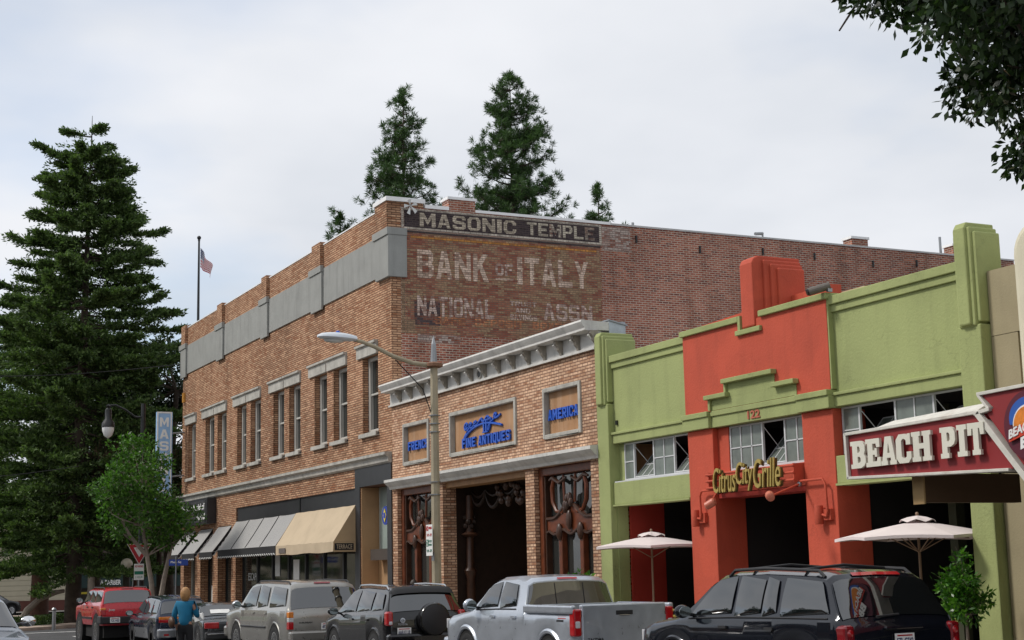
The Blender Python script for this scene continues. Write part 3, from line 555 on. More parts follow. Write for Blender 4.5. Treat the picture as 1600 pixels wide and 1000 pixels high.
def awning(label, xa, xb, zt, zf, zv, closed, panels=1, big=False):
    A = thing('awning', label, 'awning', ((xa+xb)/2, F, zv))
    y1 = F-0.03 if big else F+0.03
    c = MB()
    for k in range(panels):
        p, q = xa+(xb-xa)*k/panels+(0.012 if k else 0), xa+(xb-xa)*(k+1)/panels
        rows = [[(p+(q-p)*i/6, y1+(AY-y1)*j/6, zt+(zf-zt)*j/6-0.03*math.sin(math.pi*j/6)-0.018*math.sin(math.pi*i/6)) for i in range(7)] for j in range(7)]
        c = MB().grid(rows); c.grid([[(x, y, z-0.015) for x, y, z in r] for r in rows]); c.build('canvas_panel', m_aw, A, smooth=True, fix=False)
        if k: MB().tube([(p-0.006, y1, zt+0.012), (p-0.006, (AY+y1)/2, (zt+zf)/2-0.015), (p-0.006, AY, zf+0.012)], 0.018, 5).build('seam', m_awb, A)
    v = MB(); n = int((xb-xa)/0.05); pts = [(xa+(xb-xa)*i/n, AY-0.005, zv+0.07*abs(math.sin(math.pi*(xa+(xb-xa)*i/n)/0.28))) for i in range(n+1)]
    v.grid([[(x, AY-0.005, zf) for x, _, _ in pts], pts]); v.build('valance', m_awb, A, fix=False)
    MB().tube([(x, y-0.008, z) for x, y, z in pts], 0.016, 4).build('scalloped_binding', m_bind, A)
    for x in (xa, xb):
        s = MB(); n = 12; e0 = [(x, y1+(AY-y1)*i/n, zt+(zf-zt)*i/n-0.03) for i in range(n+1)]; e1 = [(x, a[1]+0.04, a[2]-0.13-0.05*abs(math.sin(i*math.pi/2))) for i, a in enumerate(e0)]
        s.grid([e0, e1]); s.build('side_valance', m_awb, A, fix=False); MB().tube([(p[0]+0.006, p[1], p[2]) for p in e1], 0.016, 4).build('side_binding', m_bind, A)
        MB().tube([(x, F, zf+0.02), (x, AY+0.01, zf)], 0.015, 5).build('frame_bar', m_metal, A)
    return A
awning('grey striped shop awning farthest along the brick block, beside the street corner', -71.05, -69.02, 3.80, 2.74, 2.44, False)
awning('middle one of three narrow grey striped awnings under the black sign', -68.3, -66.07, 3.82, 2.75, 2.45, False)
awning('grey striped narrow awning next to the long striped awning', -65.2, -63.1, 3.84, 2.76, 2.46, False)
awning('long grey striped awning of four panels with black scalloped valance', -62.2, -54.25, 3.96, 2.80, 2.46, False, 4, True)
A = thing('awning', 'plain beige canvas awning with closed triangular sides', 'awning', (-51, F, 2.45)); m_bei = mat('beige_canvas', (0.50, 0.40, 0.275), 0.9, var=0.08, vs=1.5, bump=0.15, bs=6); m_bei2 = mat('tan_canvas_side', (0.42, 0.30, 0.175), 0.9, var=0.08)
xa, xb, zt, zf, zv = -54.2, -47.87, 3.97, 2.78, 2.45
rows = [[(xa+(xb-xa)*i/16, F-0.03+(AY-F+0.03)*j/8, zt+(zf-zt)*j/8-0.02*math.sin(math.pi*j/8)+0.006*math.sin(i*2.1)) for i in range(17)] for j in range(9)]
MB().grid(rows).build('canvas', m_bei, A, smooth=True)
MB().grid([[(xa+(xb-xa)*i/40, AY+0.012*math.sin(i*0.9)*j, zf+(zv-zf)*j+0.015*math.sin(i*0.35)*j) for i in range(41)] for j in (0, 0.5, 1)]).build('valance', m_bei, A, smooth=True)
for x in (xa, xb):
    MB().poly([(x, F-0.03, zt), (x, AY, zf), (x, F-0.03, zf)]).build('side_panel', m_bei2, A); MB().poly([(x, F-0.03, zf-0.003), (x, AY, zf-0.003), (x, AY, zv), (x, F-0.03, zv)]).build('side_valance', m_bei2, A)
MB().box(xb+0.002, xb+0.012, AY+0.04, F-0.1, zv+0.06, zf-0.05).build('lettered_strip', m_awb, A); text('lettering', 'TERRACE', m_bei, A, (xb+0.013, AY+0.1, zv+0.1), UY, UZ, 0.55, 0.14, 0.004)
bx('lettered_patch', mat('grey_brown_patch', (0.13, 0.11, 0.10), 0.9), A, xa+0.45, xa+1.2, AY-0.03, AY-0.018, zv+0.06, zv+0.24)

# black shop sign and the hanging blade sign
SG = thing('shop_sign', 'black box shop sign with white lettering above the narrow striped awnings', 'sign', (-67.5, F, 4.0))
bx('sign_box', m_black, SG, -71.2, -65.45, F-0.42, F-0.012, 4.02, 5.12, bevel=0.01); bx('sign_face', mat('smoky_sign_face', (0.07, 0.07, 0.075), 0.22, var=0.5, vs=1.2), SG, -71.1, -65.6, F-0.434, F-0.421, 4.1, 5.03)
text('lettering', 'Cruising a Model of', m_signwhite, SG, (-70.0, F-0.437, 4.55), UX, UZ, 4.2, 0.36, 0.01, 0.02); text('lettering', 'Street Mall', m_signwhite, SG, (-67.2, F-0.437, 4.2), UX, UZ, 1.5, 0.3, 0.01, 0.02)
bl = mat('pale_blue_sign', (0.30, 0.49, 0.75), 0.5, var=0.08, vs=3)
BS = thing('blade_sign', 'tall pale blue vertical sign with white capital letters projecting from the block corner', 'sign', (-71.3, 16.5, 6.5))
yb0, yb1, zb0, zb1 = 16.17, 16.9, 5.2, 9.42
bx('sign_box', bl, BS, -71.42, -71.18, yb0, yb1, zb0, zb1, bevel=0.01)
fr = MB(); fr.box(-71.179, -71.165, yb0, yb0+0.06, zb0, zb1); fr.box(-71.179, -71.165, yb1-0.1, yb1-0.04, zb0, zb1); fr.box(-71.179, -71.165, yb0+0.06, yb1-0.1, zb1-0.07, zb1); fr.box(-71.179, -71.165, yb0+0.06, yb1-0.1, zb0, zb0+0.07); fr.build('border', m_signwhite, BS)
for k, ch in enumerate('MASONIC'): block_text('letter', ch, m_signwhite, BS, (-71.178, yb0+0.13 if ch != 'I' else yb0+0.27, 8.72-k*0.56), UY, UZ, 0.42 if ch != 'I' else 0.14, 0.43, 0.015)
for z in (8.42, 6.4): MB().tube([(-71.3, yb1, z), (-71.3, F, z+0.06)], 0.04, 8).build('arm', m_metal, BS)

# ------------------------------------------------------------------ antique shop
QX0, QX1 = -44.60, -31.24
Q = thing('antique_shop', 'single storey buff brick antique shop with bracketed cornice and carved wood front', 'building', (-38, F, zs(-38)))
PAN = [(-43.6, -41.55, 4.97, 6.23), (-40.02, -35.66, 4.97, 6.22), (-34.1, -32.1, 4.97, 6.23)]
BAY = [(-44.18, -41.16), (-40.64, -35.25), (-34.74, -31.75)]
holes = [(*p, 0.14) for p in PAN]+[(BAY[0][0], BAY[0][1], GZ, 4.28, 0.4), (BAY[1][0], BAY[1][1], GZ, 4.28, 0.42), (BAY[2][0], BAY[2][1], GZ, 4.28, 0.4)]
wall_holes(MB(), QX0, QX1, GZ, 7.4, holes, lambda a, d, z: (a, F+d, z), 0.14).build('front_wall', m_buff2, Q)
mb = MB(); mb.poly([(QX1, F, GZ), (QX1, 30, GZ), (QX1, 30, 5.9), (QX1, F+0.9, 5.9), (QX1, F+0.9, 7.0), (QX1, F, 7.0)]); mb.build('side_wall', m_red, Q, fix=False); bx('roof', m_roof, Q, QX0+0.05, QX1-0.05, F+0.2, 30, 5.7, 5.88)
# cornice and frieze
m_brk = mat('stained_bracket_stone', (0.30, 0.27, 0.225), 0.85, var=0.25, vs=5, streak=0.5)
z0 = 6.9
bx('frieze', m_cast, Q, QX0, QX1, F-0.05, F+0.1, z0, 7.37); bx('frieze_base', m_cast, Q, QX0-0.03, QX1, F-0.10, F-0.0505, z0-0.03, z0+0.03)
cx0, cx1 = QX0+0.02, QX1+0.05
prof = [(F+0.3, 7.52), (F-0.44, 7.55), (F-0.46, 7.50), (F-0.42, 7.44), (F-0.36, 7.36), (F-0.36, 7.31), (F-0.30, 7.30), (F-0.06, 7.30), (F-0.06, 7.32), (F+0.3, 7.32)]
MB().prism([(cx0, y, z) for y, z in prof], (cx1-cx0, 0, 0)).build('cornice', m_cast, Q)
bx('cornice_return', mat('galvanised_sheet', (0.40, 0.44, 0.47), 0.5, 0.4, var=0.2, vs=4), Q, QX1-0.25, QX1+0.06, F+0.301, F+0.75, 6.9, 7.54); MB().prism([(QX1-0.25, F+0.28, 7.56), (QX1+0.09, F+0.28, 7.56), (QX1+0.09, F+0.8, 7.45), (QX1-0.25, F+0.8, 7.45)], (0, 0, 0.03)).build('return_cap', m_metal, Q)
for k in range(15):
    x = -43.72+k*0.893
    br = MB().prism([(x, F-0.05, 7.298), (x, F-0.25, 7.298), (x, F-0.26, 7.22), (x, F-0.19, 7.15), (x, F-0.17, 7.07), (x, F-0.11, 7.0), (x, F-0.09, 6.93), (x, F-0.051, 6.92)], (0.12, 0, 0)).build('bracket', m_brk, Q, bevel=0.008)
    MB().prism([(x+0.03, F-0.285, 7.2), (x+0.03, F-0.31, 7.17), (x+0.03, F-0.23, 7.08), (x+0.03, F-0.215, 7.1)], (0.06, 0, 0)).build('scroll', m_cast, br)
v = MB().lathe([(0.16, 0), (0.16, -0.03), (0.11, -0.03), (0.11, 0.0)], (-37.82, F-0.05, 7.1), 20, 'y').build('round_vent', m_stone, Q); MB().lathe([(0.11, 0), (0.11, -0.01)], (-37.82, F-0.055, 7.1), 16, 'y').build('vent_mesh', m_blackmetal, v)
# lower cornice
prof = [(F, 4.61), (F-0.30, 4.58), (F-0.30, 4.50), (F-0.22, 4.42), (F-0.14, 4.36), (F-0.10, 4.29), (F, 4.29)]
nseg = 6; seg = (QX1-QX0+0.0)/nseg
for k in range(nseg): MB().prism([(QX0+0.05+k*seg, y, z) for y, z in prof], (seg-0.012, 0, 0)).build('cornice_block', m_cast, Q)
# sign panels
m_ply = mat('weathered_plywood', (0.385, 0.205, 0.095), 0.8, var=0.16, vs=2.2, streak=0.5, streakcol=(0.52, 0.36, 0.24)); m_blue = mat('blue_letter_paint', (0.005, 0.085, 0.50), 0.4, var=0.08)
for (a, b, z0, z1) in PAN:
    p = bx('sign_panel', m_ply, Q, a+0.0, b-0.0, F+0.10, F+0.13, z0, z1); f = MB(); fw_ = 0.10
    for (xa, xb, za, zb) in ((a, a+fw_, z0, z1), (b-fw_, b, z0, z1), (a+fw_, b-fw_, z1-fw_, z1), (a+fw_, b-fw_, z0, z0+fw_)): f.box(xa, xb, F-0.05, F+0.099, za, zb)
    f.build('panel_frame', m_stone, Q, bevel=0.015)
block_text('sign_letter', 'FRENCH', m_blue, Q, (-43.35, F+0.085, 5.40), UX, UZ, 1.62, 0.27, 0.05, 0.2)
block_text('sign_letter', 'AMERICAN', m_blue, Q, (-33.95, F+0.085, 5.42), UX, UZ, 1.82, 0.27, 0.05, 0.2)
block_text('sign_letter', 'FINE ANTIQUES', m_blue, Q, (-39.3, F+0.085, 5.15), UX, UZ, 3.1, 0.27, 0.05, 0.2)
m2 = MB()
for (a, b, c, d) in ((-37.86, -37.79, 5.50, 5.80), (-37.70, -37.63, 5.50, 5.80), (-37.92, -37.57, 5.47, 5.50), (-37.92, -37.57, 5.80, 5.83)): m2.box(a, b, F+0.03, F+0.09, c, d)
m2.build('sign_numeral', m_blue, Q)
def scr(name, pts, r, close=0):
    P = [Vector((-39.75+3.9*x, F+0.065, 5.05+1.1*y)) for x, y in pts]; Z = []
    for i in range(len(P)-1):
        p0, p1, p2, p3 = P[max(i-1, 0)], P[i], P[i+1], P[min(i+2, len(P)-1)]
        for k in range(5):
            t = k/5; Z.append(0.5*((2*p1)+(p2-p0)*t+(2*p0-5*p1+4*p2-p3)*t*t+(3*p1-p0-3*p2+p3)*t**3))
    Z.append(P[-1]); MB().tube(Z, r, 6).build(name, m_blue, Q)
scr('sign_script', [(0.18, 0.62), (0.205, 0.68), (0.18, 0.72), (0.155, 0.64), (0.17, 0.55), (0.205, 0.60), (0.20, 0.48), (0.165, 0.34), (0.15, 0.30), (0.155, 0.38), (0.25, 0.60), (0.275, 0.68), (0.25, 0.70), (0.24, 0.60), (0.29, 0.58), (0.33, 0.66), (0.36, 0.70), (0.33, 0.72), (0.32, 0.62), (0.37, 0.62), (0.41, 0.70), (0.45, 0.76), (0.46, 0.69), (0.50, 0.70), (0.54, 0.78), (0.57, 0.74), (0.55, 0.68), (0.60, 0.72), (0.60, 0.62), (0.575, 0.46), (0.56, 0.44), (0.57, 0.54), (0.66, 0.70), (0.695, 0.78), (0.67, 0.81), (0.655, 0.72), (0.70, 0.70), (0.76, 0.76)], 0.032)
scr('sign_script', [(0.15, 0.30), (0.22, 0.46), (0.34, 0.575), (0.48, 0.62), (0.62, 0.585), (0.78, 0.49)], 0.035)
# carved wooden shop bays
m_wood = mat('varnished_mahogany', (0.13, 0.034, 0.012), 0.42, var=0.35, vs=5, coat=0.0, spec=0.35, streak=0.4); m_wood2 = mat('dark_carved_wood', (0.05, 0.02, 0.010), 0.42, var=0.3, vs=6, spec=0.4); m_wood3 = mat('blackened_wood', (0.022, 0.011, 0.007), 0.55, var=0.3, vs=6, spec=0.3); m_beam = mat('tan_timber', (0.30, 0.155, 0.06), 0.6, var=0.2, vs=4)
def carved_bay(a, b):
    w = b-a; yb_ = F+0.36; top = 4.27; tr = 2.95
    fr = MB(); fr.box(a, a+0.22, F+0.12, yb_, GZ, top); fr.box(b-0.2, b, F+0.12, yb_, GZ, top); fr.box(a+0.22, b-0.2, F+0.12, yb_, top-0.2, top)
    fr.build('wood_frame', m_wood, Q, bevel=0.02)
    bx('wood_trim', m_wood2, Q, a+0.22, a+0.29, F+0.16, yb_, GZ, top-0.2, bevel=0.015); bx('wood_trim', m_wood2, Q, b-0.27, b-0.2, F+0.16, yb_, GZ, top-0.2, bevel=0.015)
    g = bx('glass', m_winglass, Q, a+0.2, b-0.2, yb_-0.03, yb_-0.02, GZ, top-0.1)
    x0, x1 = a+0.29, b-0.27; ww = x1-x0; cx_ = (x0+x1)/2
    # transom that rises in a carved ogee at the middle
    up_ = [(x0, tr+0.02)]+[(x0+ww*t, tr+0.02+0.36*max(0, math.sin(math.pi*(t-0.12)/0.76))**2.2) for t in [i/16 for i in range(2, 15)]]+[(x1, tr+0.02)]
    lo = [(x1, tr-0.30), (x0, tr-0.30)]
    MB().prism([(x, F+0.2, z) for x, z in up_+lo], (0, 0.13, 0)).build('transom', m_wood, Q)
    MB().tube([(x, F+0.19, z+0.02) for x, z in up_], 0.045, 6).build('transom_moulding', m_wood2, Q, smooth=True)
    MB().tube([(x0, F+0.19, tr-0.3)]+[(x0+ww*t, F+0.19, tr-0.3+0.06*math.cos(t*18)) for t in [i/18 for i in range(1, 18)]]+[(x1, F+0.19, tr-0.3)], 0.04, 6).build('transom_moulding', m_wood2, Q, smooth=True)
    for t in (0.20, 0.72) if w < 2.98 else (0.30, 0.75):
        x = x0+ww*t; bx('mullion', m_wood, Q, x-0.09, x+0.09, F+0.17, yb_-0.03, GZ, tr-0.28, bevel=0.02)
        for k in range(5): pass
        MB().sphere((x, F+0.15, tr-0.30), 0.12, 0.07, 0.22, 8, 6).build('carving', m_wood2, Q, smooth=True)
    for k in range(7):
        q = k*0.9; MB().sphere((cx_+0.16*math.cos(q), F+0.15, tr+0.40+0.14*math.sin(q*1.3)), 0.09, 0.07, 0.12, 7, 5).build('carving', m_wood2, Q, smooth=True)
    MB().sphere((cx_+0.05, F+0.15, tr-0.02), 0.11, 0.07, 0.25, 8, 6).build('carving', m_wood2, Q, smooth=True)
    for s_ in (-1, 1):   # great curved whiplash bars in the upper light
        pts = [(cx_+s_*(0.32*ww), 4.0), (cx_+s_*(0.37*ww), 3.75), (cx_+s_*(0.36*ww), 3.4), (cx_+s_*(0.28*ww), 3.16), (cx_+s_*(0.16*ww), 3.12), (cx_+s_*0.08*ww, 3.3)]
        MB().tube([(x, F+0.2, z) for x, z in pts], [0.05, 0.06, 0.06, 0.05, 0.04, 0.03], 7).build('whiplash_bar', m_wood, Q, smooth=True)
        MB().tube([(cx_+s_*0.13*ww, F+0.21, 4.05), (cx_+s_*0.12*ww, F+0.21, 3.7), (cx_+s_*0.11*ww, F+0.21, 3.35)], 0.035, 6).build('glazing_bar', m_wood, Q, smooth=True)
        MB().tube([(cx_+s_*(0.05*ww), F+0.18, 3.98), (cx_+s_*(0.2*ww), F+0.18, 3.86), (cx_+s_*(0.34*ww), F+0.18, 4.0), (cx_+s_*(0.42*ww), F+0.18, 3.95)], [0.03, 0.05, 0.06, 0.03], 6).build('carving', m_wood2, Q, smooth=True)
carved_bay(*BAY[0]); carved_bay(*BAY[2])
a, b = BAY[1]
bx('entrance_beam', m_beam, Q, a+0.002, b-0.002, F+0.1, F+0.6, 4.12, 4.275); bx('entrance_ceiling', m_wood3, Q, a, b, F+0.6, F+6.5, 4.2, 4.25)
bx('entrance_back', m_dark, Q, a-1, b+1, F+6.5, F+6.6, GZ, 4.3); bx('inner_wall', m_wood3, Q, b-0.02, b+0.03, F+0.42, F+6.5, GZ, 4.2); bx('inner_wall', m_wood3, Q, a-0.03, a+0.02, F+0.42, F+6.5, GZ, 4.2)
bx('inner_post', m_wood, Q, -36.05, -35.75, F+2.4, F+2.7, GZ, 4.2); bx('inner_panel', m_wood3, Q, -36.75, -36.1, F+3.0, F+3.1, GZ, 4.2)
# carved garland hung across the entrance
for k in range(5):
    x0 = a+0.25+k*0.98; MB().tube([(x0+0.97*i/8, F+0.8, 3.95-0.36*math.sin(math.pi*i/8)**0.8-0.10*math.sin(k*1.9)) for i in range(9)], [0.025+0.032*math.sin(math.pi*i/8) for i in range(9)], 7).build('garland', m_wood3, Q, smooth=True)
    MB().tube([(x0+0.97*i/8, F+0.82, 4.0-0.18*math.sin(math.pi*i/8)) for i in range(9)], 0.04, 6).build('garland', m_wood3, Q, smooth=True)
for k in range(16):
    q = k*0.77; MB().sphere((-37.7+0.42*math.cos(q)+0.05*k*math.sin(k), F+0.74, 3.82+0.26*math.sin(q)), 0.11, 0.08, 0.11, 7, 5).build('carving', m_wood2, Q, smooth=True)
pl = MB().tube([(a+0.22, F+0.75, zs(a)), (a+0.22, F+0.75, 1.55), (a+0.22, F+0.75, 1.75), (a+0.22, F+0.75, 1.85), (a+0.22, F+0.75, 2.7), (a+0.22, F+0.75, 2.78), (a+0.22, F+0.75, 2.86), (a+0.22, F+0.75, 3.9)], [0.15, 0.12, 0.19, 0.12, 0.10, 0.26, 0.13, 0.10], 12).build('carved_column', m_wood2, Q, smooth=True)
for k in range(8): MB().sphere((a+0.22+0.13*math.cos(k*0.8), F+0.75+0.13*math.sin(k*0.8), 3.02+0.12*(k % 3)), 0.085, n=7, m=5).build('capital_leaf', m_wood3, Q, smooth=True)
CH = thing('chandelier', 'dim chandelier with four glowing warm bulbs inside the antique shop entrance', 'chandelier', (-37.4, F+4.4, 2.9)); MB().tube([(-37.4, F+4.4, 4.2), (-37.4, F+4.4, 2.95)], 0.02, 6).build('stem', m_blackmetal, CH)
for dx_, dz in ((-0.75, 0.06), (-0.28, -0.10), (0.26, 0.02), (0.68, 0.0)):
    MB().tube([(-37.4, F+4.4, 3.0), (-37.4+dx_, F+4.3, 2.8+dz)], 0.015, 5).build('arm', m_blackmetal, CH); MB().sphere((-37.4+dx_, F+4.3, 2.86+dz), 0.055, n=8, m=6).build('bulb', m_bulb, CH)
# ------------------------------------------------------------------ green and red restaurant
m_green = mat('sage_green_stucco', (0.315, 0.355, 0.142), 0.85, var=0.12, vs=0.5, bump=0.4, bs=20, crack=0.3, streak=0.28, streakcol=(0.17, 0.19, 0.075))
m_orange = mat('terracotta_stucco', (0.50, 0.075, 0.036), 0.8, var=0.13, vs=0.5, bump=0.38, bs=20, crack=0.3, streak=0.22)
m_darkred = mat('deep_red_wall', (0.34, 0.028, 0.016), 0.7, var=0.1)
m_wframe = mat('white_steel_frame', (0.58, 0.59, 0.60), 0.5, var=0.08); m_frost = mat('frosted_glass', (0.16, 0.185, 0.165), 0.22, var=0.2, vs=3)
GF = F+0.06                       # green wings stand back a little from the red centre
G = thing('restaurant_building', 'green and red stucco art deco restaurant front with stepped fins', 'building', (-25, F, zs(-25)))
GX0, GX1 = -31.2, -18.45
for a, b in ((-30.66, -27.4), (-22.46, -18.97)):
    bx('wing_wall', m_green, G, a, b, GF, GF+0.4, 4.83, 6.32)
    bx('wing_cap', m_green, G, a, b, GF-0.10, GF+0.42, 6.46, 6.62, bevel=0.012); bx('wing_frieze', m_green, G, a, b, GF-0.05, GF+0.41, 6.321, 6.459, bevel=0.01)
    bx('belt_course', m_green, G, a, b, GF-0.06, GF+0.3, 4.57, 4.77, bevel=0.008); bx('belt_ledge', m_green, G, a, b, GF-0.10, GF+0.3, 4.771, 4.829, bevel=0.012)
    bx('beam', m_green, G, a, b, GF-0.07, GF+0.25, 3.17, 3.67, bevel=0.012); bx('beam_lip', m_green, G, a, b, GF-0.11, GF+0.25, 3.13, 3.169)
bx('red_panel', m_orange, G, -27.4, -22.44, F-0.06, F+0.5, 4.895, 6.57)
bx('panel_return', m_green, G, -22.439, -22.40, F-0.05, F+0.5, 4.9, 6.57)
# green capping with the notch in the middle
bx('panel_cap', m_green, G, -27.44, -25.24, F-0.13, F+0.5, 6.571, 6.69, bevel=0.012); bx('panel_cap', m_green, G, -24.52, -22.38, F-0.13, F+0.5, 6.571, 6.69, bevel=0.012)
bx('notch_side', m_green, G, -25.24, -25.16, F-0.12, F+0.1, 6.40, 6.69); bx('notch_ledge', m_green, G, -25.34, -24.48, F-0.13, F-0.061, 6.30, 6.40, bevel=0.01)
# the stepped pylon above the centre
px0, px1 = -25.12, -24.68
py = MB().prism([(px0, F-0.10, 6.42), (px0, F-0.10, 7.70), (px0, F-0.05, 7.80), (px0, F+0.06, 7.85), (px0, F+1.08, 7.85), (px0, F+1.08, 6.42)], (px1-px0, 0, 0)).build('pylon', m_orange, G, bevel=0.03)
for k in range(1, 4): bx('pylon_step', m_orange, py, px0-0.06*k, px1+0.06*k, F+0.02+0.13*k, F+1.06-0.001*k, 6.5+0.01*k, 7.85-0.085*k, bevel=0.03)
MB().prism([(-27.8, F+0.7, 6.5), (-23.3, F+0.7, 6.5), (-23.3, F+0.7, 7.07), (-27.8, F+0.7, 6.93)], (0, 0.3, 0)).build('rear_parapet', m_orange, G)
bx('rear_block', mat('cream_block', (0.55, 0.44, 0.28), 0.8), G, -23.75, -22.85, F+1.2, F+1.6, 6.1, 6.98)
# stepped green ornament on the red panel
bx('ornament', m_green, G, -26.36, -23.46, F-0.075, F-0.061, 4.9, 5.12); bx('ornament', m_green, G, -25.76, -24.15, F-0.076, F-0.0615, 5.121, 5.39)
for a, b, z in ((-25.83, -24.08, 5.39), (-26.49, -25.69, 5.12), (-24.13, -23.39, 5.12)): bx('ornament_ledge', m_green, G, a, b, F-0.20, F-0.0612, z, z+0.09, bevel=0.01)
bx('ornament_side', m_green, G, -25.83, -25.761, F-0.13, F-0.061, 5.205, 5.389); bx('ornament_side', m_green, G, -26.43, -26.361, F-0.13, F-0.061, 4.9, 5.119)
# belt across the red centre, stepping forward over the piers
for a, b, d in ((-27.42, -26.42, 0.14), (-26.42, -23.40, 0.06), (-23.40, -22.42, 0.14)):
    bx('belt_course', m_green, G, a+0.001, b-0.001, F-d, F+0.4, 4.55, 4.78, bevel=0.008); bx('belt_ledge', m_green, G, a+0.001, b-0.001, F-d-0.035, F+0.4, 4.781, 4.89, bevel=0.012)
text('house_number', '122', mat('dull_red_numeral', (0.45, 0.12, 0.07), 0.6), G, (-25.1, F-0.062, 4.60), UX, UZ, 0.42, 0.16, 0.02, 0.02)
for a, b in ((-27.40, -26.45), (-23.40, -22.46)): bx('pier', m_orange, G, a, b, F-0.03, F+0.72, GZ, 4.549, bevel=0.015)
# end pilasters with their ribbed fins
for a, b, dep in ((-31.2, -30.67, 0.72), (-18.98, -18.46, 0.46)):
    bx('pilaster', m_green, G, a, b, F-0.10, F+0.32, GZ, 5.50, bevel=0.02); c = (a+b)/2
    f_ = MB().prism([(c-0.13, F-0.19, 5.5), (c-0.13, F-0.19, 7.10), (c-0.13, F-0.13, 7.2), (c-0.13, F+dep, 7.2), (c-0.13, F+dep, 5.5)], (0.26, 0, 0)).build('fin', m_green, G, bevel=0.025)
    for k in range(1, 3): bx('fin_step', m_green, f_, c-0.13-0.065*k, c+0.13+0.065*k, F-0.19+0.055*k, F+dep-0.002*k, 5.42+0.06*k, 7.2-0.085*k, bevel=0.025)
bx('pilaster_return', m_green, G, -30.669, -30.62, F+0.06, F+0.33, GZ, 3.13)
for x in (-30.55, -19.08): bx('scupper', m_blackmetal, G, x, x+0.07, GF-0.04, GF, 5.0, 5.1)
# clerestory windows: fixed lights and sashes tilted inwards
def steel_window(xa, xb, za, zb, y, cells):
    w = MB(); t = 0.035; w.box(xa, xb, y, y+0.05, za, za+t+0.01); w.box(xa, xb, y, y+0.05, zb-t, zb); tot = sum(c[0] for c in cells); x = xa; X = []
    for n_, op in cells: X.append((x, x+(xb-xa)*n_/tot, n_, op)); x += (xb-xa)*n_/tot
    for (p, q, n_, op) in X: w.box(p-t*0.6 if p > xa else p, p+t*0.6 if p > xa else p+t, y+0.001, y+0.049, za+t+0.01, zb-t)
    w.box(xb-t, xb, y+0.001, y+0.049, za+t+0.01, zb-t); wo = w.build('window', m_wframe, G)
    for (p, q, n_, op) in X:
        for k in range(n_):
            c0, c1 = p+(q-p)*k/n_+0.02, p+(q-p)*(k+1)/n_-0.02
            if not op:
                zm = (za+zb)/2
                for z0_, z1_ in ((za+t+0.012, zm-0.012), (zm+0.012, zb-t-0.002)): bx('pane', m_frost, wo, c0, c1, y+0.02, y+0.028, z0_, z1_)
                bx('glazing_bar', m_wframe, wo, c0-0.02, c1+0.02, y+0.004, y+0.045, zm-0.012, zm+0.012)
                if k: bx('glazing_bar', m_wframe, wo, c0-0.03, c0+0.001-0.002, y+0.004, y+0.045, za+t, zb-t)
        if op:
            an = R(42); h = zb-za-0.1; d = Vector((0, math.sin(an), math.cos(an))); nn = Vector((0, math.cos(an), -math.sin(an))); o = Vector((0, y+0.02, za+0.06)); s = MB()
            for k in range(n_+2): 
                xx = p+0.03+(q-p-0.06)*k/(n_+1); s.obox(o+UX*xx+d*h/2, UX*0.011, nn*0.012, d*h/2)
            for k in range(3): s.obox(o+UX*(p+q)/2+d*h*k/2, UX*((q-p)/2-0.03), nn*0.0121, d*0.013)
            s.build('sash', m_wframe, wo); g_ = MB().obox(o+UX*(p+q)/2+d*h/2, UX*((q-p)/2-0.04), nn*0.003, d*(h/2-0.01)).build('sash_glass', m_frost, wo)
            MB().tube([(p+0.06, y+0.02, zb-0.12), (p+0.12, y+0.35, za+0.35)], 0.009, 4).build('stay', m_wframe, wo)
    return wo
steel_window(-30.42, -27.41, 3.70, 4.56, F+0.16, [(1, 0), (2, 1), (2, 0), (2, 1)])
steel_window(-26.05, -23.41, 3.64, 4.54, F+0.12, [(3, 0), (2, 1), (2, 0)])
steel_window(-22.44, -18.99, 3.70, 4.56, F+0.16, [(1, 0), (2, 1), (2, 0), (2, 1)])
bx('sill', m_wframe, G, -30.62, -27.41, F+0.0, F+0.15, 3.672, 3.698); bx('reveal', m_green, G, -30.669, -30.43, F+0.17, F+0.25, 3.672, 4.56); bx('infill', m_orange, G, -26.44, -26.06, F+0.1, F+0.4, 3.64, 4.54)
bx('sign_beam', m_orange, G, -26.449, -23.401, F+0.03, F+0.4, 3.2, 3.635, bevel=0.01); bx('beam_soffit', m_darkred, G, -26.449, -23.401, F+0.05, F+0.6, 3.1, 3.199)
# dining room behind, its shade put into dark wall colour
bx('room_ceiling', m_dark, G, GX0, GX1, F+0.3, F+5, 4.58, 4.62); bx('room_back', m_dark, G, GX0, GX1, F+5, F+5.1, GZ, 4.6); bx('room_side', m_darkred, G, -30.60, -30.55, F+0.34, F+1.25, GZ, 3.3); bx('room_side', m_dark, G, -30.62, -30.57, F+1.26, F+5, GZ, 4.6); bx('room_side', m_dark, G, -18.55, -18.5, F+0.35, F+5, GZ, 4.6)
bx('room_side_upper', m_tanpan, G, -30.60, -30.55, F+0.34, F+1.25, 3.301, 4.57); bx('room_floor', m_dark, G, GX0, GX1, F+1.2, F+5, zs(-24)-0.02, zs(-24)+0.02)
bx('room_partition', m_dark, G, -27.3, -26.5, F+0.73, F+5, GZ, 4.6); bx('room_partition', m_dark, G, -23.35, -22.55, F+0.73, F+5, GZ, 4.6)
bx('roof', m_roof, G, GX0+0.1, GX1, F+0.5, F+13, 5.9, 6.0)
for x in (-28.2, -21.4): bx('inner_post', mat('dull_olive_post', (0.05, 0.055, 0.03), 0.7), G, x, x+0.2, F+1.6, F+1.8, GZ, 4.55)
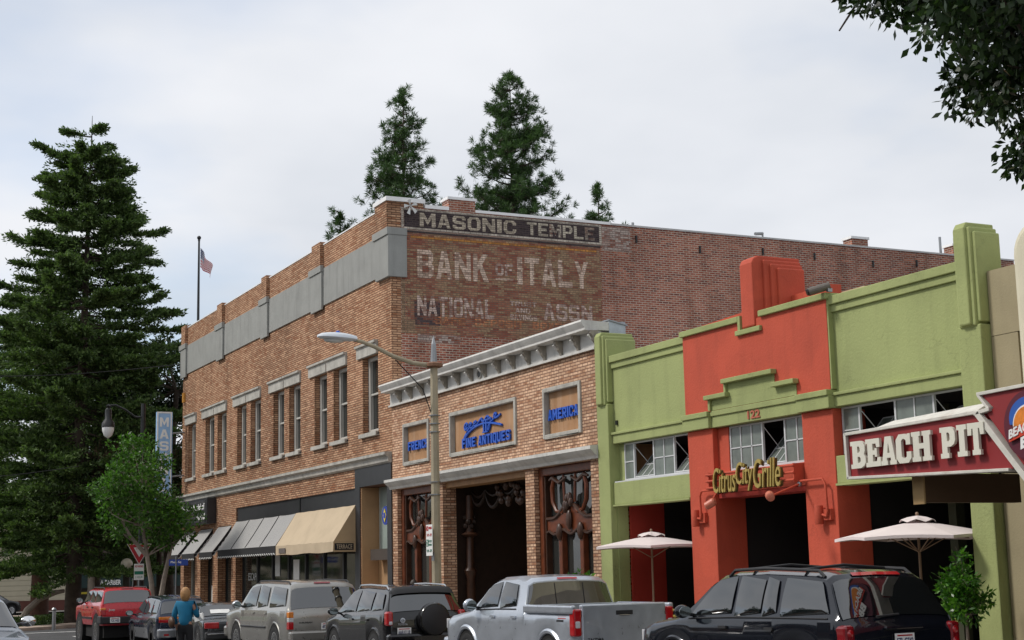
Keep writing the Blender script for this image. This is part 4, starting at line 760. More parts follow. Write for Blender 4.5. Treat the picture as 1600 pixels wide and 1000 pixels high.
# sign: bars and script letters
SN = thing('restaurant_sign', 'gold script restaurant sign on red metal bars over the dark entrance', 'sign', (-25, F-0.3, 3.1))
for z in (3.30, 3.44, 3.57): MB().tube([(-26.42, F-0.25, z), (-23.42, F-0.25, z)], 0.025, 8).build('bar', m_orange, SN)
for x in (-26.35, -23.45): bx('bar_bracket', m_orange, SN, x-0.02, x+0.02, F-0.25, F+0.03, 3.26, 3.61)
m_gold = mat('gold_lettering', (0.44, 0.33, 0.09), 0.45, 0.2, var=0.12, vs=6); m_goldd = mat('dark_letter_edge', (0.09, 0.06, 0.015), 0.6)
for s_, xa, xb, za, zb in (('Citrus', -26.02, -25.22, 3.18, 3.68), ('City', -25.20, -24.62, 3.17, 3.74), ('Grille', -24.60, -23.72, 3.20, 3.76)):
    t_ = text('lettering', s_, m_gold, SN, (xa, F-0.33, za), UX, UZ, xb-xa, zb-za, 0.03, 0.0, 0.18); text('letter_edge', s_, m_goldd, t_, (xa+0.012, F-0.285, za-0.012), UX, UZ, xb-xa, zb-za, 0.04, 0.004, 0.18)
def sconce(label, xs_, zc, jx, hx, hy, hz):
    L = thing('sign_lamp', label, 'lamp', (xs_, F-0.05, zc)); y = F-0.14
    MB().lathe([(0.075, -0.17), (0.08, -0.16), (0.08, 0.16), (0.075, 0.17)], (xs_-0.10, y, zc), 14).build('junction_cylinder', m_orange, L, smooth=True)
    MB().tube([(xs_-0.04, y, zc), (xs_+0.10, y, zc-0.02), (xs_+0.12, y, zc+0.05), (xs_+0.10, y, 3.16), (xs_+0.14, y, 3.24), (xs_+0.2, y, 3.27), (jx, y, 3.27)] if jx > xs_ else [(xs_, y, zc), (xs_+0.12, y, zc-0.03), (xs_+0.16, y, zc+0.06), (xs_+0.13, y, 3.18), (xs_+0.06, y, 3.27), (jx, y, 3.27)], 0.024, 8).build('conduit', m_orange, L, smooth=True)
    bx('wall_plate', m_orange, L, xs_-0.03, xs_+0.2, y+0.03, F-0.03, zc-0.1, zc+0.1)
    MB().tube([(jx, y, 3.22), (hx, hy, hz)], 0.02, 8).build('arm', m_orange, L); MB().sphere((jx, y, 3.22), 0.05).build('joint', m_metal, L)
    d = (Vector((-24.9, F, 3.5))-Vector((hx, hy, hz))).normalized(); h = Vector((hx, hy, hz)); MB().tube([h-d*0.10, h-d*0.08, h+d*0.10, h+d*0.13], [0.05, 0.08, 0.085, 0.06], 12).build('lamp_head', mat('pink_enamel', (0.55, 0.16, 0.10), 0.4), L, smooth=True)
sconce('red conduit lamp on the pier left of the entrance with its stubby spotlight', -26.95, 2.72, -26.2, -25.72, 16.85, 2.95)
sconce('red conduit lamp on the pier right of the entrance with a long arm', -22.78, 2.62, -23.42, -23.1, 16.45, 2.97)
FL = thing('floodlight', 'grey cylinder floodlight perched on the corner of the red parapet', 'floodlight', (-22.4, F-0.1, 6.69)); MB().tube([(-22.52, F-0.38, 6.70), (-22.34, F-0.03, 6.81)], 0.075, 14).build('housing', mat('grey_brown_metal', (0.15, 0.13, 0.11), 0.5, 0.3), FL); bx('bracket', m_metal, FL, -22.36, -22.3, F-0.1, F+0.0, 6.692, 6.76); MB().tube([(-22.535, F-0.41, 6.69), (-22.52, F-0.38, 6.70)], 0.062, 12).build('lens', m_blackmetal, FL)

# ------------------------------------------------------------------ tan strip and cream building at the right edge
T = thing('tan_wall_building', 'narrow tan stucco wall squeezed between green pilaster and cream building', 'building', (-18.2, F+0.1, zs(-18))); m_tan = mat('tan_stucco', (0.335, 0.285, 0.175), 0.9, var=0.08, bump=0.3, bs=25, streak=0.15)
bx('wall', m_tan, T, -18.44, -17.86, F+0.1, F+6, GZ, 5.285); bx('upper_wall', m_tan, T, -18.44, -17.3, F+0.1, F+6, 5.295, 6.36); bx('wall', m_tan, T, -17.859, -17.3, F+0.3, F+6, 2.9, 5.28)
Cb = thing('cream_building', 'pale cream building with rounded parapet corner at the right edge', 'building', (-13, F, zs(-13))); m_cream = mat('cream_stucco', (0.62, 0.58, 0.44), 0.85, var=0.06, bump=0.2, bs=25, streak=0.15)
prof = [(-17.33, 3.2), (-17.33, 6.35)]+[(-17.33+0.5*(1-math.cos(q)), 6.35+0.5*math.sin(q)) for q in [math.pi/2*i/6 for i in range(1, 7)]]+[(-6, 6.85), (-6, 3.2)]
MB().prism([(x, F-0.45, z) for x, z in prof], (0, 5, 0)).build('parapet', m_cream, Cb, bevel=0.12)
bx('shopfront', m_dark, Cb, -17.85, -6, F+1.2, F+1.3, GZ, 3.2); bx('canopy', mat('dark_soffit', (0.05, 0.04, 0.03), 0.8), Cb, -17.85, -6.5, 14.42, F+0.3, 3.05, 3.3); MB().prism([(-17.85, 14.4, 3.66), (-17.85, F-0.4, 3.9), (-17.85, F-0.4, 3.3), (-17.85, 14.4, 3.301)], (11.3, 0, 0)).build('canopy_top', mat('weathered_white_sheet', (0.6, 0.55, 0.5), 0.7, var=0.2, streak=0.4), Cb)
# barbecue restaurant sign along the canopy edge
SY = 14.22
BP = thing('barbecue_sign', 'long dark red barbecue restaurant sign with cream slab letters and weathered white edging', 'sign', (-16, SY, 2.95)); m_maroon = mat('maroon_sign_board', (0.255, 0.018, 0.02), 0.55, var=0.08, vs=1.5); m_edge = mat('peeling_white_edging', (0.62, 0.60, 0.54), 0.7, var=0.12, vs=6, streak=0.4, streakcol=(0.36, 0.27, 0.2))
def bar(p, q, w, name='edging', y0=SY-0.05, y1=SY+0.17):
    p, q = Vector((p[0], 0, p[1])), Vector((q[0], 0, q[1])); d = (q-p).normalized(); n_ = Vector((-d.z, 0, d.x))*w/2
    MB().prism([(*(v_.x, y0, v_.z),) for v_ in (p-n_, q-n_, q+n_, p+n_)], (0, y1-y0, 0)).build(name, m_edge, BP, bevel=0.006)
La, Lb = (-17.93, 2.97), (-17.95, 3.60)
board = [(-17.93, 2.98), (-14.68, 2.88), (-15.12, 3.63), (-17.95, 3.60)]
MB().prism([(x, SY, z) for x, z in board], (0, 0.15, 0)).build('board', m_maroon, BP)
bar((-17.97, 3.605), (-15.16, 3.655), 0.045); bar((-17.97, 2.965), (-14.72, 2.87), 0.04); bar((-17.955, 2.95), (-17.975, 3.62), 0.05)
MB().prism([(-17.3, SY-0.04, 3.63), (-15.2, SY-0.04, 3.68), (-15.2, SY+0.18, 3.79), (-17.15, SY+0.18, 3.73)], (0, 0.03, -0.03)).build('top_flashing', m_edge, BP)
arrow = [(-15.20, 3.87), (-12.3, 3.98), (-12.3, 2.45), (-13.55, 2.25), (-15.22, 3.62), (-15.05, 3.66)]
MB().prism([(x, SY-0.02, z) for x, z in [(-15.13, 3.87), (-11.5, 3.96), (-11.5, 2.2), (-13.9, 2.2), (-15.06, 3.62), (-14.93, 3.68)]], (0, 0.18, 0)).build('arrow_board', m_maroon, BP)
bar((-15.19, 3.885), (-11.5, 3.975), 0.045, y0=SY-0.06); bar((-15.17, 3.87), (-15.0, 3.68), 0.04, y0=SY-0.06); bar((-15.26, 3.635), (-14.97, 3.67), 0.05, y0=SY-0.07); bar((-15.21, 3.64), (-13.95, 2.2), 0.085, y0=SY-0.07)
def rrect(x0, y0, x1, y1): return [(x0, y0), (x1, y0), (x1, y1), (x0, y1)]
SL = {'B': [[(0, 0), (.68, 0), (.9, .08), (1, .2), (1, .38), (.9, .5), (.97, .62), (.97, .8), (.87, .93), (.68, 1), (0, 1), (0, .84), (.12, .84), (.12, .16), (0, .16)], [(.46, .2), (.46, .42), (.6, .42), (.66, .36), (.66, .26), (.6, .2)], [(.46, .58), (.46, .8), (.58, .8), (.63, .74), (.63, .64), (.58, .58)]],
      'E': [[(0, 0), (.97, 0), (.97, .32), (.76, .32), (.72, .18), (.46, .18), (.46, .42), (.6, .42), (.6, .34), (.74, .34), (.74, .66), (.6, .66), (.6, .58), (.46, .58), (.46, .82), (.68, .82), (.72, .68), (.93, .68), (.93, 1), (0, 1), (0, .84), (.12, .84), (.12, .16), (0, .16)]],
      'A': [[(0, 0), (.42, 0), (.42, .15), (.36, .15), (.38, .25), (.62, .25), (.64, .15), (.58, .15), (.58, 0), (1, 0), (1, .15), (.92, .15), (.7, 1), (.3, 1), (.08, .15), (0, .15)], [(.42, .42), (.5, .78), (.58, .42)]],
      'C': [[(.2, 0), (.8, 0), (1, .15), (1, .38), (.7, .38), (.7, .22), (.58, .17), (.45, .17), (.36, .24), (.36, .76), (.45, .83), (.58, .83), (.68, .76), (.68, .62), (.97, .62), (.97, 1), (.8, 1), (.76, .95), (.62, 1), (.22, 1), (0, .82), (0, .18)]],
      'H': [[(0, 0), (.45, 0), (.45, .15), (.38, .15), (.38, .42), (.62, .42), (.62, .15), (.55, .15), (.55, 0), (1, 0), (1, .15), (.93, .15), (.93, .85), (1, .85), (1, 1), (.55, 1), (.55, .85), (.62, .85), (.62, .6), (.38, .6), (.38, .85), (.45, .85), (.45, 1), (0, 1), (0, .85), (.07, .85), (.07, .15), (0, .15)]],
      'P': [[(0, 0), (.56, 0), (.56, .16), (.46, .16), (.46, .36), (.7, .36), (.92, .44), (1, .56), (1, .8), (.9, .94), (.7, 1), (0, 1), (0, .84), (.12, .84), (.12, .16), (0, .16)], [(.46, .54), (.46, .82), (.58, .82), (.65, .76), (.65, .6), (.58, .54)]],
      'I': [[(0, 0), (1, 0), (1, .16), (.78, .16), (.78, .84), (1, .84), (1, 1), (0, 1), (0, .84), (.22, .84), (.22, .16), (0, .16)]],
      'T': [[(.25, 0), (.75, 0), (.75, .16), (.66, .16), (.66, .82), (.74, .82), (.78, .62), (1, .62), (1, 1), (0, 1), (0, .62), (.22, .62), (.26, .82), (.34, .82), (.34, .16), (.25, .16)]]}
m_cr = mat('cream_letter', (0.70, 0.68, 0.58), 0.55, var=0.05)
def zl(x): return 3.085+(x+17.93)*0.004, 3.475+(x+17.93)*0.016
for ch, xa, xb in (('B', -17.80, -17.47), ('E', -17.46, -17.14), ('A', -17.13, -16.80), ('C', -16.80, -16.49), ('H', -16.47, -16.08), ('P', -15.90, -15.61), ('I', -15.575, -15.39), ('T', -15.37, -15.07)):
    V, F_ = shape(SL[ch]); za, zb = zl(xa); put('letter', V, F_, m_cr, BP, (xa, SY-0.045, za), UX, UZ, xb-xa, zb-za, 0.045)
# round badge on the arrow board, without its mascot
bc = Vector((-14.27, SY-0.05, 3.40)); bd = MB().lathe([(0.44, 0), (0.44, -0.03)], bc, 40, 'y').build('badge', mat('plum_badge', (0.10, 0.006, 0.02), 0.5, var=0.1), BP)
MB().prism([(bc.x+0.33*math.cos(q), bc.y-0.031, bc.z+0.09+0.27*math.sin(q)) for q in [math.pi*i/16-0.15 for i in range(19)]], (0, -0.012, 0)).build('badge_sky', mat('badge_blue', (0.02, 0.10, 0.42), 0.5), bd)
MB().prism([(bc.x+0.26*math.cos(q), bc.y-0.044, bc.z+0.0+0.26*math.sin(q)) for q in [math.pi*i/16 for i in range(17)]], (0, -0.01, 0)).build('badge_ring', m_signwhite, bd)
MB().prism([(bc.x+0.235*math.cos(q), bc.y-0.055, bc.z+0.0+0.235*math.sin(q)) for q in [math.pi*i/16 for i in range(17)]], (0, -0.01, 0)).build('badge_disc', mat('badge_orange', (0.72, 0.22, 0.02), 0.5, var=0.3, vs=8), bd)
ub = Vector((1, 0, 0.28)).normalized(); vb = Vector((0.1, 0, 1)).normalized()
MB().obox(bc+Vector((0.02, -0.06, -0.03)), ub*0.36, UY*0.01, vb*0.07).build('badge_ribbon', mat('badge_red', (0.6, 0.05, 0.02), 0.5), bd)
text('badge_lettering', 'BEACH PIT', m_signwhite, bd, bc+Vector((-0.32, -0.068, -0.16)), ub, vb, 0.70, 0.12, 0.015, 0.03); text('badge_lettering', 'BBQ', m_signwhite, bd, bc+Vector((-0.14, -0.062, -0.33)), ub, vb, 0.46, 0.18, 0.015, 0.04)
# hanging box sign under the canopy, its long side coloured dark for shade
HS = thing('hanging_sign_box', 'box sign with shade-darkened side hanging edge-on under the canopy below the red board', 'sign', (-16.7, 15.2, 2.5)); bx('box', mat('shaded_sign_side', (0.11, 0.062, 0.03), 0.7, var=0.1), HS, -16.86, -16.72, 14.52, 16.3, 2.55, 2.96); bx('end_panel', mat('tan_sign_end', (0.46, 0.30, 0.13), 0.7), HS, -16.93, -16.70, 14.49, 14.519, 2.53, 2.97)
for y in (14.8, 16.0): MB().tube([(-16.79, y, 2.96), (-16.79, y, 3.05)], 0.02, 6).build('hanger', m_blackmetal, HS)

# ------------------------------------------------------------------ parasols, railing
m_para = mat('pale_pink_canvas', (0.74, 0.655, 0.645), 0.9, var=0.05, vs=2); m_pole = mat('varnished_pole', (0.26, 0.17, 0.11), 0.5)
def parasol(label, cx_, cy_, zr, zt, rad, rot, mp_):
    z0 = zs(cx_); U = thing('parasol', label, 'parasol', (cx_, cy_, z0), group='parasols in front of the restaurant')
    MB().tube([(cx_, cy_, z0), (cx_, cy_, zt+0.10)], 0.024, 10).build('pole', mp_, U, smooth=True); n = 6
    P = [(cx_+rad*math.cos(rot+i*2*math.pi/n), cy_+rad*math.sin(rot+i*2*math.pi/n)) for i in range(n)]
    for i in range(n):
        a, b = P[i], P[(i+1) % n]; rows = []
        for k in range(7):
            t = k/6; row = []
            for j in range(7):
                s = j/6; ex, ey = a[0]+(b[0]-a[0])*s, a[1]+(b[1]-a[1])*s; sag = 0.045*math.sin(math.pi*s)*t
                row.append((cx_+(ex-cx_)*t*(1-0.02*math.sin(math.pi*s)), cy_+(ey-cy_)*t*(1-0.02*math.sin(math.pi*s)), zt+(zr-zt)*(t**1.15)+sag*0.6))
            rows.append(row)
        MB().grid(rows).build('canopy_panel', m_para, U, smooth=True); MB().grid([rows[-1], [(x, y, z-0.05) for x, y, z in rows[-1]]]).build('hem', m_para, U)
        MB().tube([(cx_, cy_, zt-0.03), (a[0]*0.98+cx_*0.02, a[1]*0.98+cy_*0.02, zr-0.015)], 0.012, 5).build('rib', m_pole, U); MB().tube([(cx_, cy_, zr-0.25), (cx_+(a[0]-cx_)*0.5, cy_+(a[1]-cy_)*0.5, (zr+zt)/2-0.02)], 0.01, 5).build('strut', m_pole, U)
    cp = MB(); rows = [[(cx_+r_*math.cos(q), cy_+r_*math.sin(q), z+0.012*math.sin(6*q)*k) for q in [2*math.pi*i/24 for i in range(25)]] for k, (r_, z) in enumerate(((0.01, zt+0.09), (0.18, zt+0.05), (0.30, zt+0.0)))]
    cp.grid(rows).build('vent_cap', m_para, U, smooth=True); MB().sphere((cx_, cy_, zt+0.12), 0.03).build('finial', mp_, U); bx('base', m_blackmetal, U, cx_-0.25, cx_+0.25, cy_-0.25, cy_+0.25, z0, z0+0.08, bevel=0.01)
parasol('pale pink parasol on a wood pole in the left bay of the restaurant', -29.0, 17.45, 2.19, 2.42, 1.36, R(28), m_pole)
parasol('pale pink parasol in the right bay under the barbecue sign', -20.2, 17.35, 2.14, 2.41, 1.40, R(42), m_pole)
m_rail = mat('yellow_green_rail', (0.50, 0.47, 0.13), 0.5, var=0.1)
def railing(label, pts):
    z0 = zs(pts[0][0]); RL = thing('railing', label, 'railing', (*pts[0], z0), group='low railings of the restaurant terrace')
    for (xa, ya), (xb, yb) in zip(pts[:-1], pts[1:]):
        for z in (0.15, 0.55, 0.80, 0.92): MB().tube([(xa, ya, z0+z), (xb, yb, z0+z)], 0.022, 6).build('rail', m_rail, RL)
        d = math.hypot(xb-xa, yb-ya); n = max(2, int(d/0.14))
        for k in range(n+1):
            x, y = xa+(xb-xa)*k/n, ya+(yb-ya)*k/n; MB().tube([(x, y, z0+(0 if k in (0, n) else 0.15)), (x, y, z0+(0.95 if k in (0, n) else 0.8))], 0.022 if k in (0, n) else 0.009, 5).build('post' if k in (0, n) else 'baluster', m_rail, RL)
railing('low yellow green railing below the left parasol', [(-30.4, 16.6), (-27.3, 16.6), (-27.3, 17.4)])
railing('low yellow green railing behind the potted tree', [(-22.3, 16.9), (-18.9, 16.9)])

# ------------------------------------------------------------------ street lamp on its concrete pole
lx, ly = -33.75, 14.35; lz = zs(lx)
SLm = thing('street_lamp', 'concrete street lamp with curved arm and cobra head over the road', 'street lamp', (lx, ly, lz)); m_pc = mat('concrete_pole', (0.37, 0.32, 0.225), 0.85, var=0.12, vs=4, bump=0.3, bs=50)
MB().tube([(lx, ly, lz), (lx, ly, lz+0.5), (lx, ly, 6.62)], [0.145, 0.13, 0.095], 8).build('pole', m_pc, SLm)
cpz = MB().lathe([(0.15, 6.62), (0.22, 6.65), (0.22, 6.72), (0.12, 6.76)], (lx, ly, 0), 12).build('collar', mat('rusty_collar', (0.20, 0.10, 0.055), 0.7, var=0.2, vs=8), SLm); MB().lathe([(0.09, 6.76), (0.06, 7.2), (0.0, 7.42)], (lx, ly, 0), 8).build('finial', m_metal, cpz)
arm = [(lx, ly-0.15, 6.68), (lx, ly-0.55, 6.72), (lx, ly-1.05, 6.86), (lx, ly-1.5, 7.06), (lx, ly-1.85, 7.18), (lx, ly-2.1, 7.22)]
MB().tube(arm, [0.055, 0.055, 0.052, 0.05, 0.045, 0.04], 8).build('arm', m_pc, SLm, smooth=True); MB().tube([(lx, ly-0.1, 5.55), (lx, ly-0.3, 6.1), (lx, ly-1.0, 6.78)], 0.014, 5).build('stay_cable', m_blackmetal, SLm)
hd = MB(); sec = []
for k in range(11):
    t = k/10; y = ly-2.0-0.95*t; w_ = 0.05+0.16*math.sin(math.pi*min(1, t*0.85+0.08))**0.7; h_ = 0.04+0.095*math.sin(math.pi*min(1, t*0.8+0.14))**0.8; zc = 7.22+0.035*t
    if k == 10: w_, h_ = 0.05, 0.04
    sec.append([(lx+w_*math.cos(q), y, zc+h_*math.sin(q)*(1.0 if math.sin(q) > 0 else 0.45)) for q in [2*math.pi*i/14 for i in range(15)]])
hd.grid(sec); hd.poly(sec[0][:-1]); hd.poly(sec[-1][:-1]); ho = hd.build('luminaire', mat('pale_grey_enamel', (0.62, 0.66, 0.70), 0.35, 0.1, var=0.05), SLm, smooth=True)
MB().lathe([(0.05, 7.33), (0.05, 7.39), (0.03, 7.41)], (lx, ly-2.45, 0), 10).build('photocell', m_blue, ho); MB().sphere((lx, ly-2.55, 7.17), 0.11, 0.25, 0.05).build('lens', m_signgrey, ho, smooth=True)
for z in (5.45, 5.25, 5.05, 3.85, 3.55): MB().lathe([(0.135, z), (0.135, z+0.025)], (lx, ly, 0), 12).build('pole_band', m_metal, SLm)
PS = thing('parking_sign', 'white parking sign with red and green lettering strapped to the concrete pole', 'sign', (lx, ly-0.16, 2.1)); psx = lx+0.05
bx('plate', m_signwhite, PS, psx-0.19, psx+0.19, ly-0.20, ly-0.19, 2.12, 2.85); m_sr, m_sg = mat('sign_red', (0.5, 0.02, 0.03), 0.5), mat('sign_green', (0.0, 0.16, 0.09), 0.5)
text('lettering', 'NO', m_sr, PS, (psx-0.17, ly-0.203, 2.70), UX, UZ, 0.13, 0.12, 0.003, 0.03); text('lettering', 'PARKING', m_sr, PS, (psx-0.02, ly-0.203, 2.74), UX, UZ, 0.19, 0.06, 0.003, 0.02); text('lettering', '7 AM - 6 PM', m_sr, PS, (psx-0.15, ly-0.203, 2.57), UX, UZ, 0.3, 0.07, 0.003)
gp = bx('green_square', m_sg, PS, psx-0.17, psx-0.04, ly-0.204, ly-0.201, 2.34, 2.5); text('lettering', '2', m_signwhite, PS, (psx-0.14, ly-0.208, 2.36), UX, UZ, 0.07, 0.12, 0.003, 0.02); text('lettering', 'HOUR', m_sg, PS, (psx-0.02, ly-0.203, 2.43), UX, UZ, 0.18, 0.06, 0.003); text('lettering', 'PARKING', m_sg, PS, (psx-0.02, ly-0.203, 2.35), UX, UZ, 0.18, 0.05, 0.003); text('lettering', '9 AM - 6 PM', m_sg, PS, (psx-0.15, ly-0.203, 2.2), UX, UZ, 0.3, 0.07, 0.003)
bx('sign_clip', m_metal, PS, psx+0.05, psx+0.2, ly-0.17, ly-0.15, 2.0, 2.2)

# ------------------------------------------------------------------ far end of the street: signs, lamps, bollard, wires
def post(o, x, y, z0, z1, r=0.03, m=m_metal): return MB().tube([(x, y, z0), (x, y, z1)], r, 8).build('post', m, o)
yx, yy = -64.5, 14.0; YS = thing('yield_sign', 'red and white triangular yield sign on a post behind the street tree', 'sign', (yx, yy, zs(yx))); post(YS, yx, yy, zs(yx), 3.15); fdir = Vector((0.972, -0.235, 0)); sdir = Vector((0.235, 0.972, 0))
def tri(c, s): return [c+sdir*s+UZ*s*0.58, c-sdir*s+UZ*s*0.58, c-UZ*s*1.15]
cc = Vector((yx, yy, 2.86)); MB().prism(tri(cc+fdir*0.04, 0.50), fdir*0.012).build('white_border', m_signwhite, YS); MB().prism(tri(cc+fdir*0.053, 0.46), fdir*0.006).build('red_face', mat('sign_red', (0, 0, 0)), YS); MB().prism(tri(cc+fdir*0.06+UZ*0.01, 0.23), fdir*0.005).build('white_centre', m_signwhite, YS); text('lettering', 'YIELD', mat('sign_red', (0, 0, 0)), YS, cc+fdir*0.066-sdir*0.14+UZ*0.05, sdir, UZ, 0.28, 0.07, 0.003)
P2 = thing('parking_sign', 'small white and green parking sign under the yield sign', 'sign', (yx, yy, 2.0)); MB().obox(cc+fdir*0.045-UZ*0.86, fdir*0.005, sdir*0.20, UZ*0.33).build('plate', m_signwhite, P2); text('lettering', 'NO PARKING', m_sr, P2, cc+fdir*0.052-sdir*0.16-UZ*0.68, sdir, UZ, 0.32, 0.09, 0.003, 0.03); MB().obox(cc+fdir*0.052-UZ*0.9, fdir*0.003, sdir*0.18, UZ*0.07).build('green_band', m_sg, P2); text('lettering', '2 HOUR', m_sg, P2, cc+fdir*0.052-sdir*0.15-UZ*1.12, sdir, UZ, 0.30, 0.09, 0.003)
sx, sy = -60.6, 14.6; NS = thing('street_name_sign', 'blue street name plate on a thin post beside the street tree', 'sign', (sx, sy, zs(sx))); post(NS, sx, sy, zs(sx), 2.55); MB().obox((sx, sy+0.1, 2.32), fdir*0.012, sdir*0.37, UZ*0.12).build('plate', mat('street_sign_blue', (0.01, 0.05, 0.30), 0.5), NS); text('lettering', 'Plaza Sq', m_signwhite, NS, Vector((sx, sy+0.1, 2.27))+fdir*0.014-sdir*0.3, sdir, UZ, 0.4, 0.11, 0.004, 0.02)
# tall black lamp post with a teardrop lantern
tx, ty = -66.5, 14.5; TL = thing('lantern_lamp_post', 'tall black lamp post with one hanging teardrop lantern', 'lamp post', (tx, ty, zs(tx))); MB().tube([(tx, ty, zs(tx)), (tx, ty, 4), (tx, ty, 9.25)], [0.16, 0.12, 0.10], 10).build('post', m_blackmetal, TL)
MB().tube([(tx, ty, 8.65), (tx, ty-0.35, 8.66), (tx, ty-0.75, 8.95), (tx, ty-1.2, 9.15), (tx, ty-1.55, 9.12)], 0.045, 8).build('arm', m_blackmetal, TL, smooth=True)
ln = MB().lathe([(0.0, 9.2), (0.12, 9.12), (0.07, 9.02), (0.14, 8.95), (0.14, 8.55), (0.26, 8.38), (0.28, 8.2), (0.25, 8.18)], (tx, ty-1.5, 0), 14).build('lantern_hood', m_blackmetal, TL, smooth=True); MB().lathe([(0.25, 8.18), (0.25, 8.05), (0.17, 7.82), (0.0, 7.68)], (tx, ty-1.5, 0), 14).build('lantern_globe', mat('milk_glass', (0.75, 0.75, 0.75), 0.25, var=0), TL, smooth=True)
gx, gy = -76.5, 16.0; GLp = thing('globe_lamp', 'short fluted lamp post with a pale round globe behind the red car', 'lamp post', (gx, gy, zp)); MB().tube([(gx, gy, zp), (gx, gy, 0.2), (gx, gy, 1.9), (gx, gy, 2.15)], [0.3, 0.2, 0.17, 0.24], 10).build('post', mat('dark_bronze', (0.045, 0.04, 0.03), 0.6), GLp); MB().sphere((gx, gy, 2.42), 0.30, n=16, m=10).build('globe', mat('cream_globe', (0.62, 0.56, 0.44), 0.4, var=0.05), GLp, smooth=True)
bx_, by_ = -72.6, 11.95; BO = thing('bollard', 'thin grey metal bollard at the plaza kerb', 'bollard', (bx_, by_, zp)); MB().tube([(bx_, by_, zp), (bx_, by_, 0.36), (bx_, by_, 0.42), (bx_, by_, 0.5)], [0.09, 0.08, 0.12, 0.05], 10).build('shaft', m_metal, BO)
for i, (za, zb, ya, yb) in enumerate(((11.1, 11.8, 2, 17.4), (6.7, 6.9, 2, 12.8))):
    w = MB().tube([(-71.9-0.2*i+0.0, ya+(yb-ya)*k/10, za+(zb-za)*k/10-0.5*math.sin(math.pi*k/10)) for k in range(11)], 0.018, 5).build('overhead_wire', m_blackmetal); tag(w, ['thin dark wire crossing high in front of the conifer', 'thin dark wire crossing lower beside the small street tree'][i], 'wire')
# buildings across the plaza
H1 = thing('cream_sided_building', 'cream board sided building behind the conifer at the far left', 'building', (-112, 12, zp)); m_sid = mat('cream_siding', (0.52, 0.47, 0.35), 0.8, var=0.06)
bx('wall', mat('siding_shadow', (0.30, 0.27, 0.2), 0.9), H1, -124, -112, -14, 19.6, GZ, 7)
for k in range(19): bx('board', m_sid, H1, -111.999, -111.96, -14, 19.6, 0.35+k*0.35, 0.35+k*0.35+0.325)
bx('plinth', mat('dark_red_plinth', (0.12, 0.04, 0.03), 0.8), H1, -111.99, -111.8, -14, 19.6, GZ, 0.34); bx('roof', m_roof, H1, -124.3, -111.6, -14.3, 19.9, 7, 7.3)
H2 = thing('dark_shopfront_building', 'dark shopfront with green sign band across the plaza behind the red car', 'building', (-112, 28, zp)); bx('wall', mat('brown_shop_wall', (0.09, 0.07, 0.055), 0.8, var=0.2), H2, -124, -112.5, 19.62, 46, GZ, 7.5)
m_gs = mat('dark_green_sign', (0.012, 0.035, 0.035), 0.6)
for k in range(6):
    y = 20.0+k*4.3; s = bx('shop_window', m_winglass, H2, -112.49, -112.45, y, y+3.9, -0.3, 1.1); bx('sign_band', m_gs if k < 2 else m_black, s, -112.45, -112.3, y, y+3.9, 1.12, 2.1); bx('upper_window', m_winglass, H2, -112.49, -112.45, y+0.8, y+3.0, 4.3, 6.3)
    bx('pier', m_frame if k == 0 else m_band, H2, -112.6, -112.2, y-0.4, y-0.02, GZ, 7.5)
text('sign_lettering', 'PLAZA BARBER', m_signwhite, H2, (-112.28, 20.9, 1.3), UY, UZ, 2.2, 0.36, 0.03, 0.03); bx('yellow_strip', mat('yellow_strip', (0.5, 0.4, 0.03), 0.6), H2, -112.43, -112.4, 20.3, 21.4, 0.7, 0.84)
# ------------------------------------------------------------------ trees
m_bark = mat('brown_bark', (0.075, 0.055, 0.042), 0.95, var=0.3, vs=4, bump=0.8, bs=14); m_barkgrey = mat('pale_grey_bark', (0.24, 0.20, 0.165), 0.95, var=0.2, vs=5, bump=0.5, bs=20); m_barkred = mat('reddish_bark', (0.10, 0.045, 0.03), 0.95, var=0.3, vs=4, bump=0.8, bs=10)
l_con = leaf_mat('conifer_needles', [(0.034, 0.058, 0.022), (0.062, 0.105, 0.034), (0.105, 0.165, 0.05), (0.15, 0.215, 0.07)], 0.28, 0.6)
l_pine = leaf_mat('pine_needles', [(0.03, 0.06, 0.022), (0.055, 0.105, 0.034), (0.095, 0.165, 0.055)], 0.25, 0.5)
l_street = leaf_mat('bright_leaves', [(0.027, 0.068, 0.012), (0.055, 0.14, 0.02), (0.115, 0.25, 0.034)], 0.38, 0.4)
l_dark = leaf_mat('dark_leaves', [(0.012, 0.026, 0.010), (0.022, 0.045, 0.013), (0.045, 0.08, 0.022)], 0.2, 0.35)
l_mid = leaf_mat('mid_leaves', [(0.018, 0.034, 0.012), (0.035, 0.06, 0.018), (0.07, 0.10, 0.03)], 0.28, 0.5)
l_twig = leaf_mat('reddish_twigs', [(0.09, 0.045, 0.033), (0.13, 0.07, 0.05), (0.08, 0.07, 0.04)], 0.1, 0.9)
l_citrus = leaf_mat('glossy_citrus_leaves', [(0.02, 0.07, 0.010), (0.04, 0.13, 0.012), (0.10, 0.24, 0.02)], 0.3, 0.3)
def rng(s): return np.random.default_rng(s)
def unit(v): return v/np.maximum(np.linalg.norm(v, axis=-1, keepdims=True), 1e-9)
def leaves(P, L, Wd, size, ws, droop=0.0, fold=0.0):
    """rhombic leaf faces: P base points, L long directions, Wd width directions"""
    n = len(P); size = np.broadcast_to(size, (n,))[:, None]; ws = np.broadcast_to(ws, (n,))[:, None]
    a = P; b = P+L*size*0.5+Wd*ws; c = P+L*size; d = P+L*size*0.5-Wd*ws
    return np.stack([a, b, c, d], 1).reshape(-1, 3), np.arange(n*4).reshape(-1, 4)
def rand_dirs(g, n): return unit(g.normal(size=(n, 3)))
def perp(g, L): return unit(np.cross(L, rand_dirs(g, len(L))))
